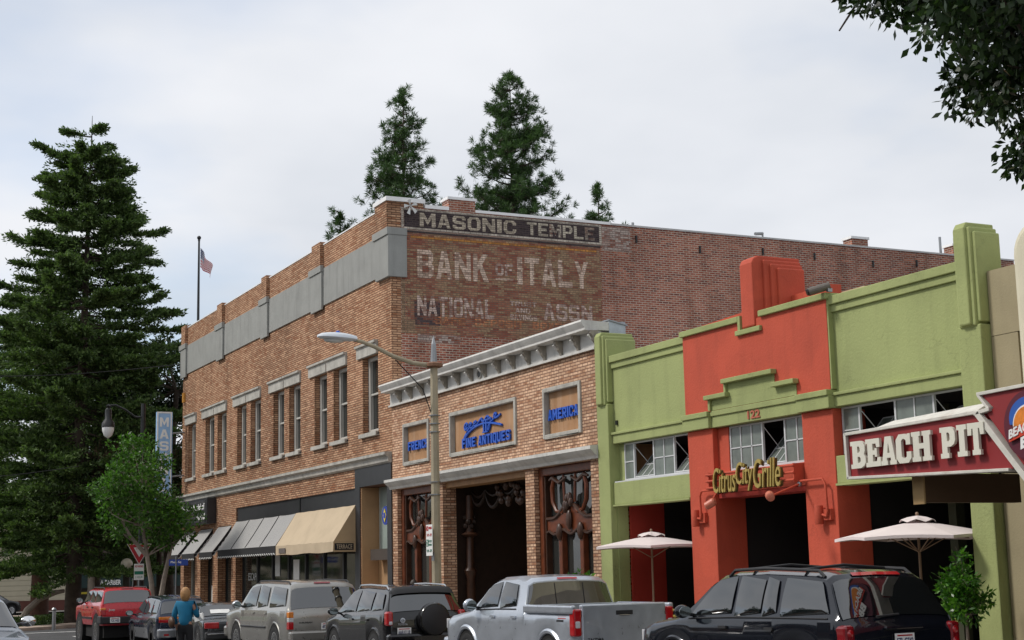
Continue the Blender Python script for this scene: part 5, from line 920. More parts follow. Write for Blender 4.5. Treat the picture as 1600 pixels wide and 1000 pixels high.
def leaf_tree(name, label, cat, base, clumps, per, lsize, lw, lm, bm, seed, trunk, trunk_r, limbs=True, group=None, up=0.0, clr=1.0, berries=None):
    """broadleaf: a tapered bent trunk, a limb to every clump and leaf faces spread through each clump"""
    g = rng(seed); T_ = thing(name, label, cat, base, group=group); tr = [Vector(p) for p in trunk]
    mbk = MB(); k = len(tr); mbk.tube(tr, [trunk_r*(1-0.55*i/(k-1)) for i in range(k)], 9).build('trunk', bm, T_, smooth=True)
    V, Fc = [], []; off = 0; lb = MB()
    for (cx_, cy_, cz_, r_) in clumps:
        c = np.array((cx_, cy_, cz_))
        if limbs:
            s = min(tr[1:], key=lambda p: (p-Vector(c)).length+max(0, p.z-cz_)*2); mid = (s+Vector(c))/2+Vector(g.normal(size=3)*r_*0.12)+Vector((0, 0, -0.1*r_))
            lb.tube([s, mid, Vector(c), Vector(c)+Vector(g.normal(size=3)*r_*0.5)], [trunk_r*0.28, trunk_r*0.2, trunk_r*0.11, trunk_r*0.04], 5)
            for _ in range(4): q = Vector(c)+Vector(rand_dirs(g, 1)[0]*r_*0.85); lb.tube([Vector(c), (Vector(c)+q)/2+Vector(g.normal(size=3)*r_*0.08), q], [trunk_r*0.09, trunk_r*0.06, trunk_r*0.02], 4)
        n = int(per*(r_/1.0)**2); d = rand_dirs(g, n); rad = r_*clr*(g.random(n)**0.45); tw = rand_dirs(g, max(3, n//14)); ti = g.integers(0, len(tw), n)
        tpos = tw[ti]*(r_*(0.45+0.55*g.random(len(tw))[ti]))[:, None]; m_ = g.random(n) < 0.72
        P = np.where(m_[:, None], tpos+d*(r_*0.22*g.random(n))[:, None], d*rad[:, None])*np.array((1, 1, 0.82))+c
        L = unit(d*0.8+rand_dirs(g, n)*0.7+np.array((0, 0, up))); v, f = leaves(P, L, perp(g, L), lsize*(0.6+0.7*g.random(n)), lw*(0.7+0.6*g.random(n)))
        V.append(v); Fc.append(f+off); off += len(v)
    if limbs: lb.build('limbs', bm, T_, smooth=True)['kind'] = 'stuff'
    arr_mesh('crown', np.concatenate(V), np.concatenate(Fc), lm, T_)
    return T_
def ell_clumps(c, rx, ry, rz, n, r0, r1, seed, low=-0.8, shell=0.55):
    g = rng(seed); o = []
    while len(o) < n:
        d = rand_dirs(g, 1)[0]
        if d[2] < low: continue
        t = shell+(1-shell)*g.random(); o.append((c[0]+d[0]*rx*t, c[1]+d[1]*ry*t, c[2]+d[2]*rz*t, r0+(r1-r0)*g.random()))
    return o
def conifer(name, label, base, lean, ztop, zlow, radf, seed, dens=1.0, bm=m_bark, lm=l_con, tr=0.36, whorl=0.55, nb=8, tip=True, spray=0.34, fill=600):
    """spire conifer: whorled limbs, each carrying flat sprays of short needle faces"""
    g = rng(seed); T_ = thing(name, label, 'tree', base); b = np.array(base); H_ = ztop-base[2]
    axis = lambda z: np.array((base[0]+lean[0]*(z-base[2])/H_, base[1]+lean[1]*(z-base[2])/H_, z))
    zs_ = np.linspace(base[2]-0.2, ztop, 14); MB().tube([tuple(axis(z)) for z in zs_], [max(0.02, tr*(1-(z-base[2])/H_)**0.85) for z in zs_-0.0], 9).build('trunk', bm, T_, smooth=True)
    lb = MB(); Pn, Ln = [], []; z = zlow
    while z < ztop-0.5:
        n_ = nb if z < ztop-3 else 6; r_ = radf(z); a0 = g.random()*6.28; big = 0.8+0.4*g.random()
        for k in range(n_):
            a = a0+6.283*k/n_+g.normal()*0.22; ln_ = r_*big*(0.72+0.42*g.random()); zz = z+g.normal()*0.48; o = axis(zz); dr = np.array((math.cos(a), math.sin(a), 0)); dn = -0.10-0.16*(ztop-zz)/H_+0.06*g.normal()
            q = [o+dr*ln_*t+np.array((0, 0, ln_*(dn*t*1.6+0.36*t*t*(0.55+0.3*g.random())))) for t in (0, 0.3, 0.6, 0.85, 1.0)]
            lb.tube([tuple(p) for p in q], [0.04+0.006*ln_, 0.035, 0.025, 0.014, 0.006], 4)
            for _ in range(int(15*dens*max(0.7, ln_/2.6))):
                t = 0.14+0.88*g.random()**0.8; i = min(3, int(t*4)); p = q[min(i, 3)]*(1-(t*4-i))+q[min(i+1, 4)]*(t*4-i) if t < 1 else q[4]
                sd_ = np.cross(dr, (0, 0, 1))*(1 if g.random() < 0.5 else -1); bl_ = (0.30+0.55*ln_/4)*(1.1-0.5*t)*(0.6+0.8*g.random()); bd = unit(dr*(0.65+0.5*t)+sd_*(0.9-0.45*t)+np.array((0, 0, 0.12*g.normal()+0.10)))
                m_ = 11; s = g.random(m_); Pn.append(p+bd*(bl_*s)[:, None]+g.normal(size=(m_, 3))*0.05); Ln.append(unit(bd*0.8+g.normal(size=(m_, 3))*0.42+np.array((0, 0, 0.22))))
        z += whorl*(0.8+0.4*g.random())*(0.62 if z > ztop-5 else 1)
    lb.build('limbs', bm, T_)['kind'] = 'stuff'
    for _ in range(int(fill)):      # finer boughs between the main limbs, so that the crown closes
        zz = zlow+(ztop-0.8-zlow)*g.random()**1.15; a = g.random()*6.283; dr = np.array((math.cos(a), math.sin(a), 0)); p = axis(zz)+dr*radf(zz)*(0.25+0.62*g.random()); bd = unit(dr*0.9+np.array((-dr[1], dr[0], 0))*g.normal()*0.6+np.array((0, 0, -0.1+0.2*g.normal()))); m_ = 11
        Pn.append(p+bd*(0.75*g.random(m_))[:, None]+g.normal(size=(m_, 3))*0.07); Ln.append(unit(bd*0.8+g.normal(size=(m_, 3))*0.45+np.array((0, 0, 0.15))))
    if tip: MB().tube([tuple(axis(ztop-0.6)), tuple(axis(ztop)+np.array((0, 0, 0.9)))], [0.04, 0.012], 5).build('leader', bm, T_)
    P = np.concatenate(Pn); L = np.concatenate(Ln); n = len(P); v, f = leaves(P, L, perp(g, L), spray*(0.6+0.8*g.random(n)), 0.040*(0.6+0.8*g.random(n))); arr_mesh('crown', v, f, lm, T_)
    return T_
def pine(label, base, ztop, zlow, radf, seed, dens=1.0, lean=(0, 0)):
    """open pine: upswept limbs ending in round tufts of long needles"""
    g = rng(seed); T_ = thing('pine_tree', label, 'tree', base, group='pines behind the brick block'); H_ = ztop-base[2]; axis = lambda z: np.array((base[0]+lean[0]*(z-base[2])/H_, base[1]+lean[1]*(z-base[2])/H_, z))
    zs_ = np.linspace(base[2]-0.2, ztop, 12); MB().tube([tuple(axis(z)) for z in zs_], [max(0.02, 0.34*(1-(z-base[2])/H_)**0.8) for z in zs_], 8).build('trunk', m_bark, T_, smooth=True)
    lb = MB(); C = []; z = zlow
    while z < ztop-0.25:
        r_ = radf(z)
        for k in range(6 if z < ztop-2 else 4):
            a = g.random()*6.283; ln_ = r_*(0.45+0.65*g.random()); o = axis(z+0.3*g.normal()); dr = np.array((math.cos(a), math.sin(a), 0)); q = [o+dr*ln_*t+np.array((0, 0, ln_*(0.02*t+0.34*t*t))) for t in (0, 0.35, 0.7, 1.0)]
            lb.tube([tuple(p) for p in q], [0.06, 0.045, 0.03, 0.012], 4)
            for _ in range(int(max(2, 5.5*dens*ln_))):
                t = 0.3+0.72*g.random()**0.8; i = min(2, int(t*3)); p = q[i]*(1-min(1, t*3-i))+q[i+1]*min(1, t*3-i); e = p+g.normal(size=3)*np.array((0.32, 0.32, 0.24))*(0.5+0.5*ln_/2); lb.tube([tuple(p), tuple(e)], [0.018, 0.008], 3); C.append((e, unit(dr*0.7+np.array((0, 0, 0.8))+g.normal(size=3)*0.35)))
        z += 0.62*(0.8+0.4*g.random())
    for _ in range(5): C.append((axis(ztop-0.4*g.random()), np.array((0, 0, 1.0))+g.normal(size=3)*0.3))
    lb.build('limbs', m_bark, T_)['kind'] = 'stuff'
    Pn, Ln = [], []
    for c, d in C:
        m_ = 46; L = unit(rand_dirs(g, m_)*0.95+d*0.75); Pn.append(c+L*0.02+d*(g.random(m_)*0.22-0.05)[:, None]); Ln.append(L)
    P = np.concatenate(Pn); L = np.concatenate(Ln); n = len(P); v, f = leaves(P, L, perp(g, L), 0.34*(0.65+0.6*g.random(n)), 0.018*(0.7+0.6*g.random(n))); arr_mesh('crown', v, f, l_pine, T_)
def lerp(tab):
    return lambda z: float(np.interp(z, [t[0] for t in tab], [t[1] for t in tab]))
# the great conifer at the plaza and its neighbours
conifer('conifer_tree', 'huge dark spire shaped conifer towering at the left of the street', (-78.9, 13.85, zp+0.1), (-0.45, 0.5), 25.0, 3.0, lerp([(2, 3.0), (3.5, 4.4), (6, 4.7), (12, 4.5), (16, 3.9), (19.5, 3.0), (22, 2.5), (23.6, 1.8), (24.4, 1.0), (25.0, 0.25)]), 11, 6.0, tr=0.42, whorl=0.66, nb=8, spray=0.20, fill=1900)
conifer('redwood_tree', 'second conifer with thick reddish trunk left of the great one', (-93.0, 14.45, zp+0.1), (0, 0), 19.5, 3.6, lerp([(3, 3.2), (8, 4.4), (14, 3.6), (19, 1.0), (19.5, .3)]), 12, 1.25, m_barkred, tr=0.55)
conifer('conifer_tree', 'dark conifer filling the gap behind the small street tree', (-88.0, 16.6, zp+0.1), (0, 0), 16.5, 3.4, lerp([(3, 3.2), (8, 4.0), (13, 2.8), (16, 0.8)]), 13, 1.4, tr=0.4)
leaf_tree('broadleaf_tree', 'loose leafy tree filling the space beside the far corner of the brick block', 'tree', (-84.0, 19.9, zp), ell_clumps((-84, 19.9, 10.0), 3.2, 3.2, 4.8, 34, 0.8, 1.35, 21), 420, 0.24, 0.062, l_dark, m_bark, 21, [(-84, 19.9, zp), (-84.1, 19.8, 4), (-84, 19.9, 8), (-83.8, 20.1, 12)], 0.3)
leaf_tree('broadleaf_tree', 'yellowish green lower tree behind the blade sign', 'tree', (-80.5, 18.6, zp), ell_clumps((-80.5, 18.4, 6.6), 2.2, 2.4, 2.4, 20, 0.6, 1.0, 22), 380, 0.22, 0.055, l_mid, m_bark, 22, [(-80.5, 18.6, zp), (-80.5, 18.5, 3), (-80.4, 18.4, 6)], 0.2)
leaf_tree('bare_shrub_tree', 'tangle of bare reddish twigs behind the lantern post', 'tree', (-77.5, 16.6, zp), ell_clumps((-77.5, 16.7, 7.4), 1.4, 1.9, 1.9, 15, 0.6, 1.0, 23), 260, 0.75, 0.012, l_twig, m_barkred, 23, [(-77.5, 16.6, zp), (-77.5, 16.7, 3.5), (-77.4, 16.7, 7)], 0.13, up=0.6)
leaf_tree('broadleaf_tree', 'dark leafy tree cut off by the left picture edge', 'tree', (-96, 10.6, zp), ell_clumps((-96, 10.2, 9.0), 3.6, 3.6, 4.8, 24, 1.0, 1.6, 24), 300, 0.3, 0.08, l_dark, m_bark, 24, [(-96, 10.6, zp), (-96, 10.5, 4), (-96, 10.2, 9)], 0.35)
# bent palm-like leaning stem at the foot of the great tree, and the clipped hedge
ls = MB().tube([(-76.9, 11.0, zp+0.05), (-76.9, 11.4, 0.35), (-77.1, 12.0, 0.85), (-77.4, 12.8, 1.15), (-77.6, 13.2, 1.2)], [0.17, 0.16, 0.14, 0.12, 0.1], 8).build('leaning_branch', m_barkgrey, smooth=True); tag(ls, 'pale bent limb leaning on the ground beside the great trunk', 'branch')
bs = MB().tube([(-76.2, 14.25, zp+0.05), (-76.2, 14.25, 1.85)], [0.20, 0.17], 9).build('bare_tree', m_barkgrey, smooth=True); tag(bs, 'pale slim bare tree stem standing right of the great conifer', 'tree')
g = rng(31); n = 9000; th = np.radians(30)+np.radians(52)*g.random(n)-np.radians(12); rr_ = PR-2.0-1.1*g.random(n); P = np.stack([PC.x+rr_*np.cos(th), PC.y+rr_*np.sin(th), zp+0.1+0.42*g.random(n)**0.6], 1); L = unit(rand_dirs(g, n)+np.array((0, 0, 0.6))); v, f = leaves(P, L, perp(g, L), 0.10, 0.03); h = arr_mesh('hedge', v, f, leaf_mat('hedge_leaves', [(0.03, 0.06, 0.012), (0.06, 0.11, 0.02), (0.10, 0.15, 0.03)], 0.2)); tag(h, 'low clipped green hedge along the plaza kerb', 'hedge', kind='stuff')
# small street tree at the corner
stx, sty = -61.7, 14.0
cl = ell_clumps((stx-0.1, sty-0.45, 5.35), 1.8, 1.75, 2.5, 40, 0.5, 0.85, 41, -0.85, 0.35)+[(stx+0.2, sty+1.2, 3.4, 0.5), (stx, sty+1.45, 4.2, 0.6), (stx, sty-1.3, 3.5, 0.6), (stx+0.1, sty-0.3, 3.3, 0.5), (stx-0.2, sty+0.5, 3.2, 0.5)]
ST = leaf_tree('street_tree', 'small bright green street tree with slender grey stems on the pavement', 'tree', (stx, sty, zs(stx)), cl, 560, 0.17, 0.042, l_street, m_barkgrey, 41, [(stx, sty, zs(stx)), (stx, sty-0.1, 1.5), (stx, sty-0.3, 2.6), (stx, sty-0.5, 3.8), (stx, sty-0.5, 5.2)], 0.12)
MB().tube([(stx-0.1, sty+0.1, zs(stx)), (stx-0.3, sty+0.45, 1.6), (stx-0.2, sty+0.75, 3.2), (stx, sty+0.6, 4.6)], [0.12, 0.10, 0.07, 0.04], 8).build('stem', m_barkgrey, ST, smooth=True)
MB().tube([(stx, sty-0.3, 2.6), (stx+0.1, sty-1.0, 3.4), (stx+0.1, sty-1.5, 4.3)], [0.09, 0.07, 0.04], 7).build('stem', m_barkgrey, ST, smooth=True)
# pines behind the brick block
pine('left pine rising behind the painted parapet corner', (-78.6, 31.6, zp), 29.0, 14.0, lerp([(14, 2.9), (19, 2.5), (22, 2.0), (24, 1.65), (27, 0.95), (29, 0.2)]), 51, 1.15, (0.3, 0))
pine('tallest pine, the middle one behind the painted side wall', (-79.0, 38.8, zp), 31.2, 15.0, lerp([(15, 3.8), (19, 3.6), (23, 2.8), (26, 2.2), (29, 1.3), (30.5, 0.6), (31.2, 0.2)]), 52, 1.35)
pine('smallest pine, only its tip showing above the side wall', (-79.5, 44.9, zp), 24.9, 15.0, lerp([(15, 2.0), (20, 1.6), (22.5, 0.95), (24.9, 0.15)]), 53, 1.0)
pine('low pine tip just left of the left pine above the parapet', (-79.5, 28.2, zp), 21.6, 13.0, lerp([(13, 2.2), (18, 1.5), (21.6, 0.3)]), 54, 0.8)
# overhanging street tree at the upper right, its trunk outside the frame
otx, oty = -8.6, 14.9
oc = ell_clumps((-10.75, 11.3, 8.65), 2.45, 2.45, 2.45, 80, 0.6, 0.9, 61, -1.0, 0.15)
oc = [c for c in oc if not (c[0]+0.9*c[1] < -1.9 and c[2] < 8.6 and False)]
OT = leaf_tree('overhanging_tree', 'dark glossy leaved tree overhanging the upper right corner', 'tree', (otx, oty, zs(otx)), oc+[(-11.2, 11.4, 5.85, 0.38), (-10.95, 11.5, 5.95, 0.42), (-10.7, 11.6, 6.1, 0.5)], 2700, 0.118, 0.03, l_dark, m_bark, 61, [(otx, oty, zs(otx)), (otx-0.1, oty-0.2, 2.5), (otx-0.4, oty-0.9, 5.0), (otx-1.0, oty-2.0, 7.2), (otx-1.6, oty-2.9, 9)], 0.26, up=-0.35)
# potted citrus tree and bushes on the terrace
ptx, pty = -18.3, 16.55
PT = leaf_tree('potted_tree', 'bushy bright green potted tree beside the green pilaster', 'plant', (ptx, pty, zs(ptx)), ell_clumps((ptx, pty, 1.18), 0.36, 0.36, 0.52, 16, 0.17, 0.26, 71, -0.9, 0.3)+[(ptx-0.05, pty, 1.78, 0.2), (ptx-0.38, pty-0.1, 1.42, 0.16)], 2600, 0.10, 0.02, l_citrus, m_barkgrey, 71, [(ptx, pty, zs(ptx)+0.3), (ptx, pty, 0.6), (ptx, pty, 0.95), (ptx, pty, 1.4)], 0.03)
MB().lathe([(0.17, zs(ptx)), (0.24, zs(ptx)+0.36), (0.27, zs(ptx)+0.38), (0.27, zs(ptx)+0.43), (0.22, zs(ptx)+0.43), (0.2, zs(ptx)+0.36)], (ptx, pty, 0), 18).build('pot', mat('terracotta_pot', (0.30, 0.12, 0.06), 0.8), PT, smooth=True)
pbx, pby = -30.2, 16.2
PB = leaf_tree('potted_shrub', 'yellow green shrub top showing over the silver pickup', 'plant', (pbx, pby, zs(pbx)), ell_clumps((pbx, pby, 1.35), 0.4, 0.45, 0.35, 10, 0.16, 0.24, 72, -0.8, 0.3), 1500, 0.13, 0.026, l_citrus, m_barkgrey, 72, [(pbx, pby, zs(pbx)+0.3), (pbx, pby, 0.7), (pbx, pby, 1.2)], 0.03)
MB().lathe([(0.2, zs(pbx)), (0.28, zs(pbx)+0.45), (0.24, zs(pbx)+0.45)], (pbx, pby, 0), 16).build('pot', mat('terracotta_pot', (0, 0, 0)), PB, smooth=True)

# street trees on the camera's own side, seen only as dark shapes in the parked cars' glass
NT = leaf_tree('street_tree', 'nearest of four leafy street trees on the camera side, outside the picture', 'tree', (-14, -4.6, zg(-14)+0.13), ell_clumps((-14, -4.6, 5.6), 2.6, 2.4, 2.3, 20, 0.9, 1.3, 91), 240, 0.26, 0.07, l_dark, m_bark, 91, [(-14, -4.6, zg(-14)), (-14, -4.6, 2.5), (-14.1, -4.7, 4.5)], 0.2, group='near pavement street trees')
for x in (-24.5, -36, -50):
    o = copy_tree(NT, label={-24.5: 'second nearest', -36: 'third nearest', -50: 'farthest'}[x]+' of four leafy street trees on the camera side, outside the picture'); o.location = (x, -4.6+0.4*math.sin(x), zg(x)+0.13); o.rotation_euler = (0, 0, x)

# unseen shop row added behind the camera to darken the parked cars' reflections
OB = thing('added_shop_row', 'added brown brick shop row behind the camera, unseen, mirrored in parked cars', 'building', (-25, -9.3, 0)); bx('wall', brick('brown_brick', (0.20, 0.10, 0.065), (0.28, 0.15, 0.10), (0.3, 0.26, 0.22), msz=0.01), OB, -72, 25, -20, -9.3, GZ, 6.6); bx('cornice', m_stone, OB, -72.2, 25.2, -9.299, -8.95, 6.0, 6.6)
for k in range(12):
    x = -70+k*7.8; bx('shop_window', m_winglass, OB, x, x+6.2, -9.29, -9.25, 0.5, 2.9); bx('awning', m_awb if k % 2 else m_bei2, OB, x-0.2, x+6.4, -9.24, -8.0, 3.0, 3.2)
# ------------------------------------------------------------------ vehicles (local x forward, y left, z up)
m_tyre = mat('tyre_rubber', (0.018, 0.018, 0.019), 0.85, var=0.2, vs=6); m_rim = mat('alloy_rim', (0.55, 0.55, 0.56), 0.25, 0.9, var=0.05); m_cglass = glass_mat('car_glass', (0.006, 0.008, 0.009), 0.015, 0.5, 2.3); m_trim = mat('black_plastic', (0.018, 0.018, 0.02), 0.55, var=0.15)
m_well = mat('wheel_well', (0.006, 0.006, 0.006), 0.9, var=0); m_chrome = mat('chrome', (0.75, 0.75, 0.76), 0.1, 1.0, var=0); m_tail = mat('red_lens', (0.42, 0.008, 0.012), 0.15, var=0.1, vs=12, coat=0.8); m_taild = mat('dark_red_lens', (0.20, 0.006, 0.010), 0.15, var=0.15, vs=12, coat=0.8); m_amber = mat('amber_lens', (0.75, 0.22, 0.02), 0.15, var=0.1, vs=12, coat=0.8); m_clear = mat('clear_lens', (0.6, 0.6, 0.62), 0.1, var=0.1, vs=12, coat=0.8); m_gap = mat('panel_gap', (0.008, 0.008, 0.008), 0.8, var=0)
class Car:
    def __init__(s, name, label, cat, L, W, top, belt, wheels, rw, paint, loc, rz=math.pi, sill=0.30, tumble=0.30, lower=None, endr=(0.10, 0.14), tw=0.24, flare=0.0, arch=0.07, crown=0.05):
        s.L, s.W, s.top, s.belt, s.wheels, s.rw, s.sill, s.tumble, s.endr, s.arch, s.crown = L, W, top, belt, wheels, rw, sill, tumble, endr, arch, crown
        s.o = thing(name, label, cat, loc, rz); s.paint = paint; hw = W/2; s.hw = hw
        xs = set(np.round(np.arange(-L/2, L/2+0.001, 0.07), 3)) | {t[0] for t in top} | {-L/2, -L/2+0.03, L/2-0.03, L/2}
        for xw in wheels: xs |= set(np.round(np.arange(xw-rw-arch-0.02, xw+rw+arch+0.03, 0.03), 3))
        s.xs = sorted(x for x in xs if -L/2 <= x <= L/2); rows = [s.sec(x) for x in s.xs]
        full = [[(x, -p[0], p[1]) for p in r[::-1]]+[(x, p[0], p[1]) for p in r[1:]] for x, r in zip(s.xs, rows)]
        mb = MB().grid(full); mb.poly(full[0]); mb.poly(full[-1]); s.body = mb.build('body', paint, s.o, smooth=True, local=True, angle=32)
        ub = MB().box(-L/2+0.12, L/2-0.12, -hw+0.14, hw-0.14, 0.24, sill+0.28); ub.build('underbody', m_well, s.o, local=True)
        for xw in wheels:
            MB().tube([(xw, -hw+0.03, rw), (xw, hw-0.03, rw)], rw+arch-0.012, 20).build('wheel_well', m_well, s.o, local=True)
            for sd_ in (-1, 1): s.wheel(xw, sd_, tw)
        if flare:
            for xw in wheels:
                for sd_ in (-1, 1):
                    P = []
                    for k in range(17):
                        a = math.pi*k/16; x = xw-(rw+arch+0.01)*math.cos(a); z = rw+(rw+arch+0.01)*math.sin(a); z = max(z, sill); P.append((x, sd_*(s.side_y(min(max(x, -L/2+.02), L/2-.02), z+0.02)-0.01), z))
                    MB().tube(P, flare, 7).build('wheel_arch', paint, s.o, smooth=True, local=True)
    def ztop(s, x): return float(np.interp(x, [t[0] for t in s.top], [t[1] for t in s.top]))
    def zbelt(s, x): return float(np.interp(x, [t[0] for t in s.belt], [t[1] for t in s.belt]))
    def sec(s, x):
        t = s.ztop(x); b = min(s.zbelt(x), t-0.035); w = s.hw
        dr, df = x+s.L/2, s.L/2-x; er, ef = 0.22, 0.45
        if dr < er: w -= s.endr[0]*(1-dr/er)**2
        if df < ef: w -= s.endr[1]*(1-df/ef)**2
        g = t-b; yr = w-0.03-s.tumble*max(0, g-0.03); e = min(1, g/0.30); zb = s.sill
        for xw in s.wheels:
            ra = s.rw+s.arch
            if abs(x-xw) < ra: zb = max(zb, s.rw+math.sqrt(ra*ra-(x-xw)**2))
        zb = min(zb, b-0.12); zw = b-0.035; P = [(0, t), (yr*0.5, t-s.crown*0.15), (yr*0.84, t-s.crown*0.5), (yr-0.015, t-s.crown-0.035*e), (w-0.035, b+0.004), (w-0.008, zw)]
        for k, dy in ((0.22, 0.0), (0.55, -0.004), (0.8, -0.018), (1.0, -0.045)): P.append((w+dy, zw+(zb-zw)*k))
        return P
    def side_y(s, x, z):
        P = s.sec(x)[3:]; 
        for a, b in zip(P[:-1], P[1:]):
            if b[1] <= z <= a[1]: q = (a[1]-z)/max(1e-6, a[1]-b[1]); return a[0]+(b[0]-a[0])*q
        return P[0][0] if z > P[0][1] else P[-1][0]
    def top_pt(s, x, j):
        sg = 1 if j >= 0 else -1; j = abs(j); P = s.sec(x); i = min(int(j), len(P)-2); q = j-i; return (x, sg*(P[i][0]+(P[i+1][0]-P[i][0])*q), P[i][1]+(P[i+1][1]-P[i][1])*q)
    def patch(s, name, m, xa, xb, j, off, n=8, par=None):
        rows = []
        for a in range(n+1):
            x = xa+(xb-xa)*a/n; rows.append([tuple(Vector(s.top_pt(x, -j+2*j*k/12))+Vector(off)) for k in range(13)])
        return MB().grid(rows).build(name, m, par or s.o, smooth=True, local=True)
    def side(s, name, m, poly, off=0.006, thick=0.004, par=None, sides=(1, -1), sub=1):
        o = None
        P = []
        for a, b in zip(poly, poly[1:]+poly[:1]):
            for k in range(sub): P.append((a[0]+(b[0]-a[0])*k/sub, a[1]+(b[1]-a[1])*k/sub))
        for sg in sides:
            V = [(x, sg*(s.side_y(x, z)+off), z) for x, z in P]; o = MB().prism(V, (0, -sg*thick, 0)).build(name, m, par or s.o, local=True)
        return o
    def win(s, name, m, poly, bulge=0.035, off=0.004, sides=(1, -1), sub=1):
        zs__ = [p[1] for p in poly]; z0, z1 = min(zs__), max(zs__); xm = (min(p[0] for p in poly)+max(p[0] for p in poly))/2; hx = (max(p[0] for p in poly)-min(p[0] for p in poly))/2
        for sg in sides:
            rows = []
            for i in range(11):
                z = z0+(z1-z0)*(0.001+0.998*i/10); xs_ = []
                for a, b in zip(poly, poly[1:]+poly[:1]):
                    if (a[1]-z)*(b[1]-z) <= 0 and abs(a[1]-b[1]) > 1e-9: xs_.append(a[0]+(b[0]-a[0])*(z-a[1])/(b[1]-a[1]))
                if len(xs_) < 2: continue
                xa, xb = min(xs_), max(xs_); row = []
                for k in range(9):
                    x = xa+(xb-xa)*k/8; t = (z-z0)/(z1-z0)*2-1; q = (x-xm)/hx; row.append((x, sg*(s.side_y(x, z)+off+bulge*(1-t*t)*0.5+bulge*0.3*(1-q*q)), z))
                rows.append(row)
            MB().grid(rows).build(name, m, s.o, smooth=True, local=True, angle=80)
    def line(s, name, m, pts, r=0.006, off=0.0, sides=(1, -1)):
        for sg in sides: MB().tube([(x, sg*(s.side_y(x, z)+off), z) for x, z in pts], r, 5).build(name, m, s.body, local=True)
    def wheel(s, xw, sd_, tw):
        y1 = sd_*(s.hw-0.015); r = s.rw; d = -sd_
        w = MB().lathe([(r*0.62, y1+d*0.02), (r*0.70, y1), (r*0.94, y1+d*0.01), (r, y1+d*0.05), (r, y1+d*(tw-0.05)), (r*0.9, y1+d*tw), (r*0.6, y1+d*tw)], (xw, 0, r), 28, 'y').build('wheel', m_tyre, s.o, smooth=True, local=True)
        MB().lathe([(r*0.66, y1+d*0.015), (r*0.66, y1+d*0.045), (r*0.6, y1+d*0.07), (0.0, y1+d*0.08)], (xw, 0, r), 24, 'y').build('rim_barrel', m_trim, w, local=True)
        MB().lathe([(r*0.66, y1+d*0.012), (r*0.655, y1+d*0.05), (r*0.58, y1+d*0.05), (r*0.575, y1+d*0.012)], (xw, 0, r), 28, 'y').build('rim', m_rim, w, smooth=True, local=True)
        sp_ = MB()
        for k in range(5):
            a = 2*math.pi*k/5+0.3; u_, v_ = Vector((math.cos(a), 0, math.sin(a))), Vector((-math.sin(a), 0, math.cos(a))); c0 = Vector((xw, y1+d*0.03, r)); sp_.prism([c0+v_*0.035+u_*0.05, c0+v_*0.045+u_*r*0.6, c0-v_*0.045+u_*r*0.6, c0-v_*0.035+u_*0.05], (0, d*0.02, 0))
        sp_.build('spokes', m_rim, w, local=True); MB().lathe([(r*0.2, y1+d*0.015), (r*0.2, y1+d*0.05)], (xw, 0, r), 14, 'y').build('hub', m_rim, w, local=True)
    def mirror(s, x, z, m, size=(0.07, 0.13, 0.09)):
        for sg in (1, -1):
            y = s.side_y(x, z-0.02); o = MB().sphere((x, sg*(y+0.05+size[1]), z+0.05), size[0], size[1], size[2], 10, 7).build('mirror', m, s.o, smooth=True, local=True); MB().tube([(x+0.02, sg*(y-0.01), z), (x, sg*(y+0.12), z+0.02)], 0.025, 6).build('mirror_arm', m_trim, o, local=True)
            MB().prism([(x-size[0]*0.98, sg*(y+0.05+size[1])+size[1]*0.78*math.cos(q), z+0.05+size[2]*0.78*math.sin(q)) for q in [2*math.pi*i/12 for i in range(12)]], (-0.012, 0, 0)).build('mirror_glass', mat('mirror_glass', (0.35, 0.40, 0.40), 0.05, 0.9, var=0), o, local=True)
    def bx(s, name, m, x0, x1, y0, y1, z0, z1, bev=0.015, par=None): return MB().box(x0, x1, y0, y1, z0, z1).build(name, m, par or s.o, bevel=bev, local=True)
    def both(s, name, m, x0, x1, y0, y1, z0, z1, bev=0.012, par=None):
        for sg in (1, -1): o = s.bx(name, m, x0, x1, min(sg*y0, sg*y1), max(sg*y0, sg*y1), z0, z1, bev, par)
        return o
    def plate(s, x, z, txt, y=0.0):
        p = s.bx('licence_plate', m_signwhite, x-0.012, x, y-0.155, y+0.155, z-0.08, z+0.08, 0.004); text('plate_number', txt, mat('plate_blue', (0.02, 0.03, 0.12), 0.5), p, (x-0.013, y+0.13, z-0.055), -UY, UZ, 0.26, 0.08, 0.003, 0.02, local=True); s.bx('plate_band', m_tail, x-0.0145, x-0.0125, y-0.12, y+0.12, z+0.045, z+0.062, 0, p)
    def handles(s, xs_, z, m):
        for x in xs_: s.side('door_handle', m, [(x-0.09, z-0.018), (x+0.09, z-0.018), (x+0.09, z+0.018), (x-0.09, z+0.018)], 0.03, 0.03)
    def rails(s, xa, xb, m, j=2.55, h=0.055, r=0.018):
        for sg in (1, -1):
            P = [s.top_pt(xa, sg*j)]+[tuple(Vector(s.top_pt(xa+(xb-xa)*t, sg*j))+Vector((0, 0, h))) for t in (0.06, 0.2, 0.4, 0.6, 0.8, 0.94)]+[s.top_pt(xb, sg*j)]; MB().tube(P, r, 7).build('roof_rail', m, s.o, smooth=True, local=True)
    def interior(s, xs_, z):
        pass
def base(x, y): return (x, y, zg(x))
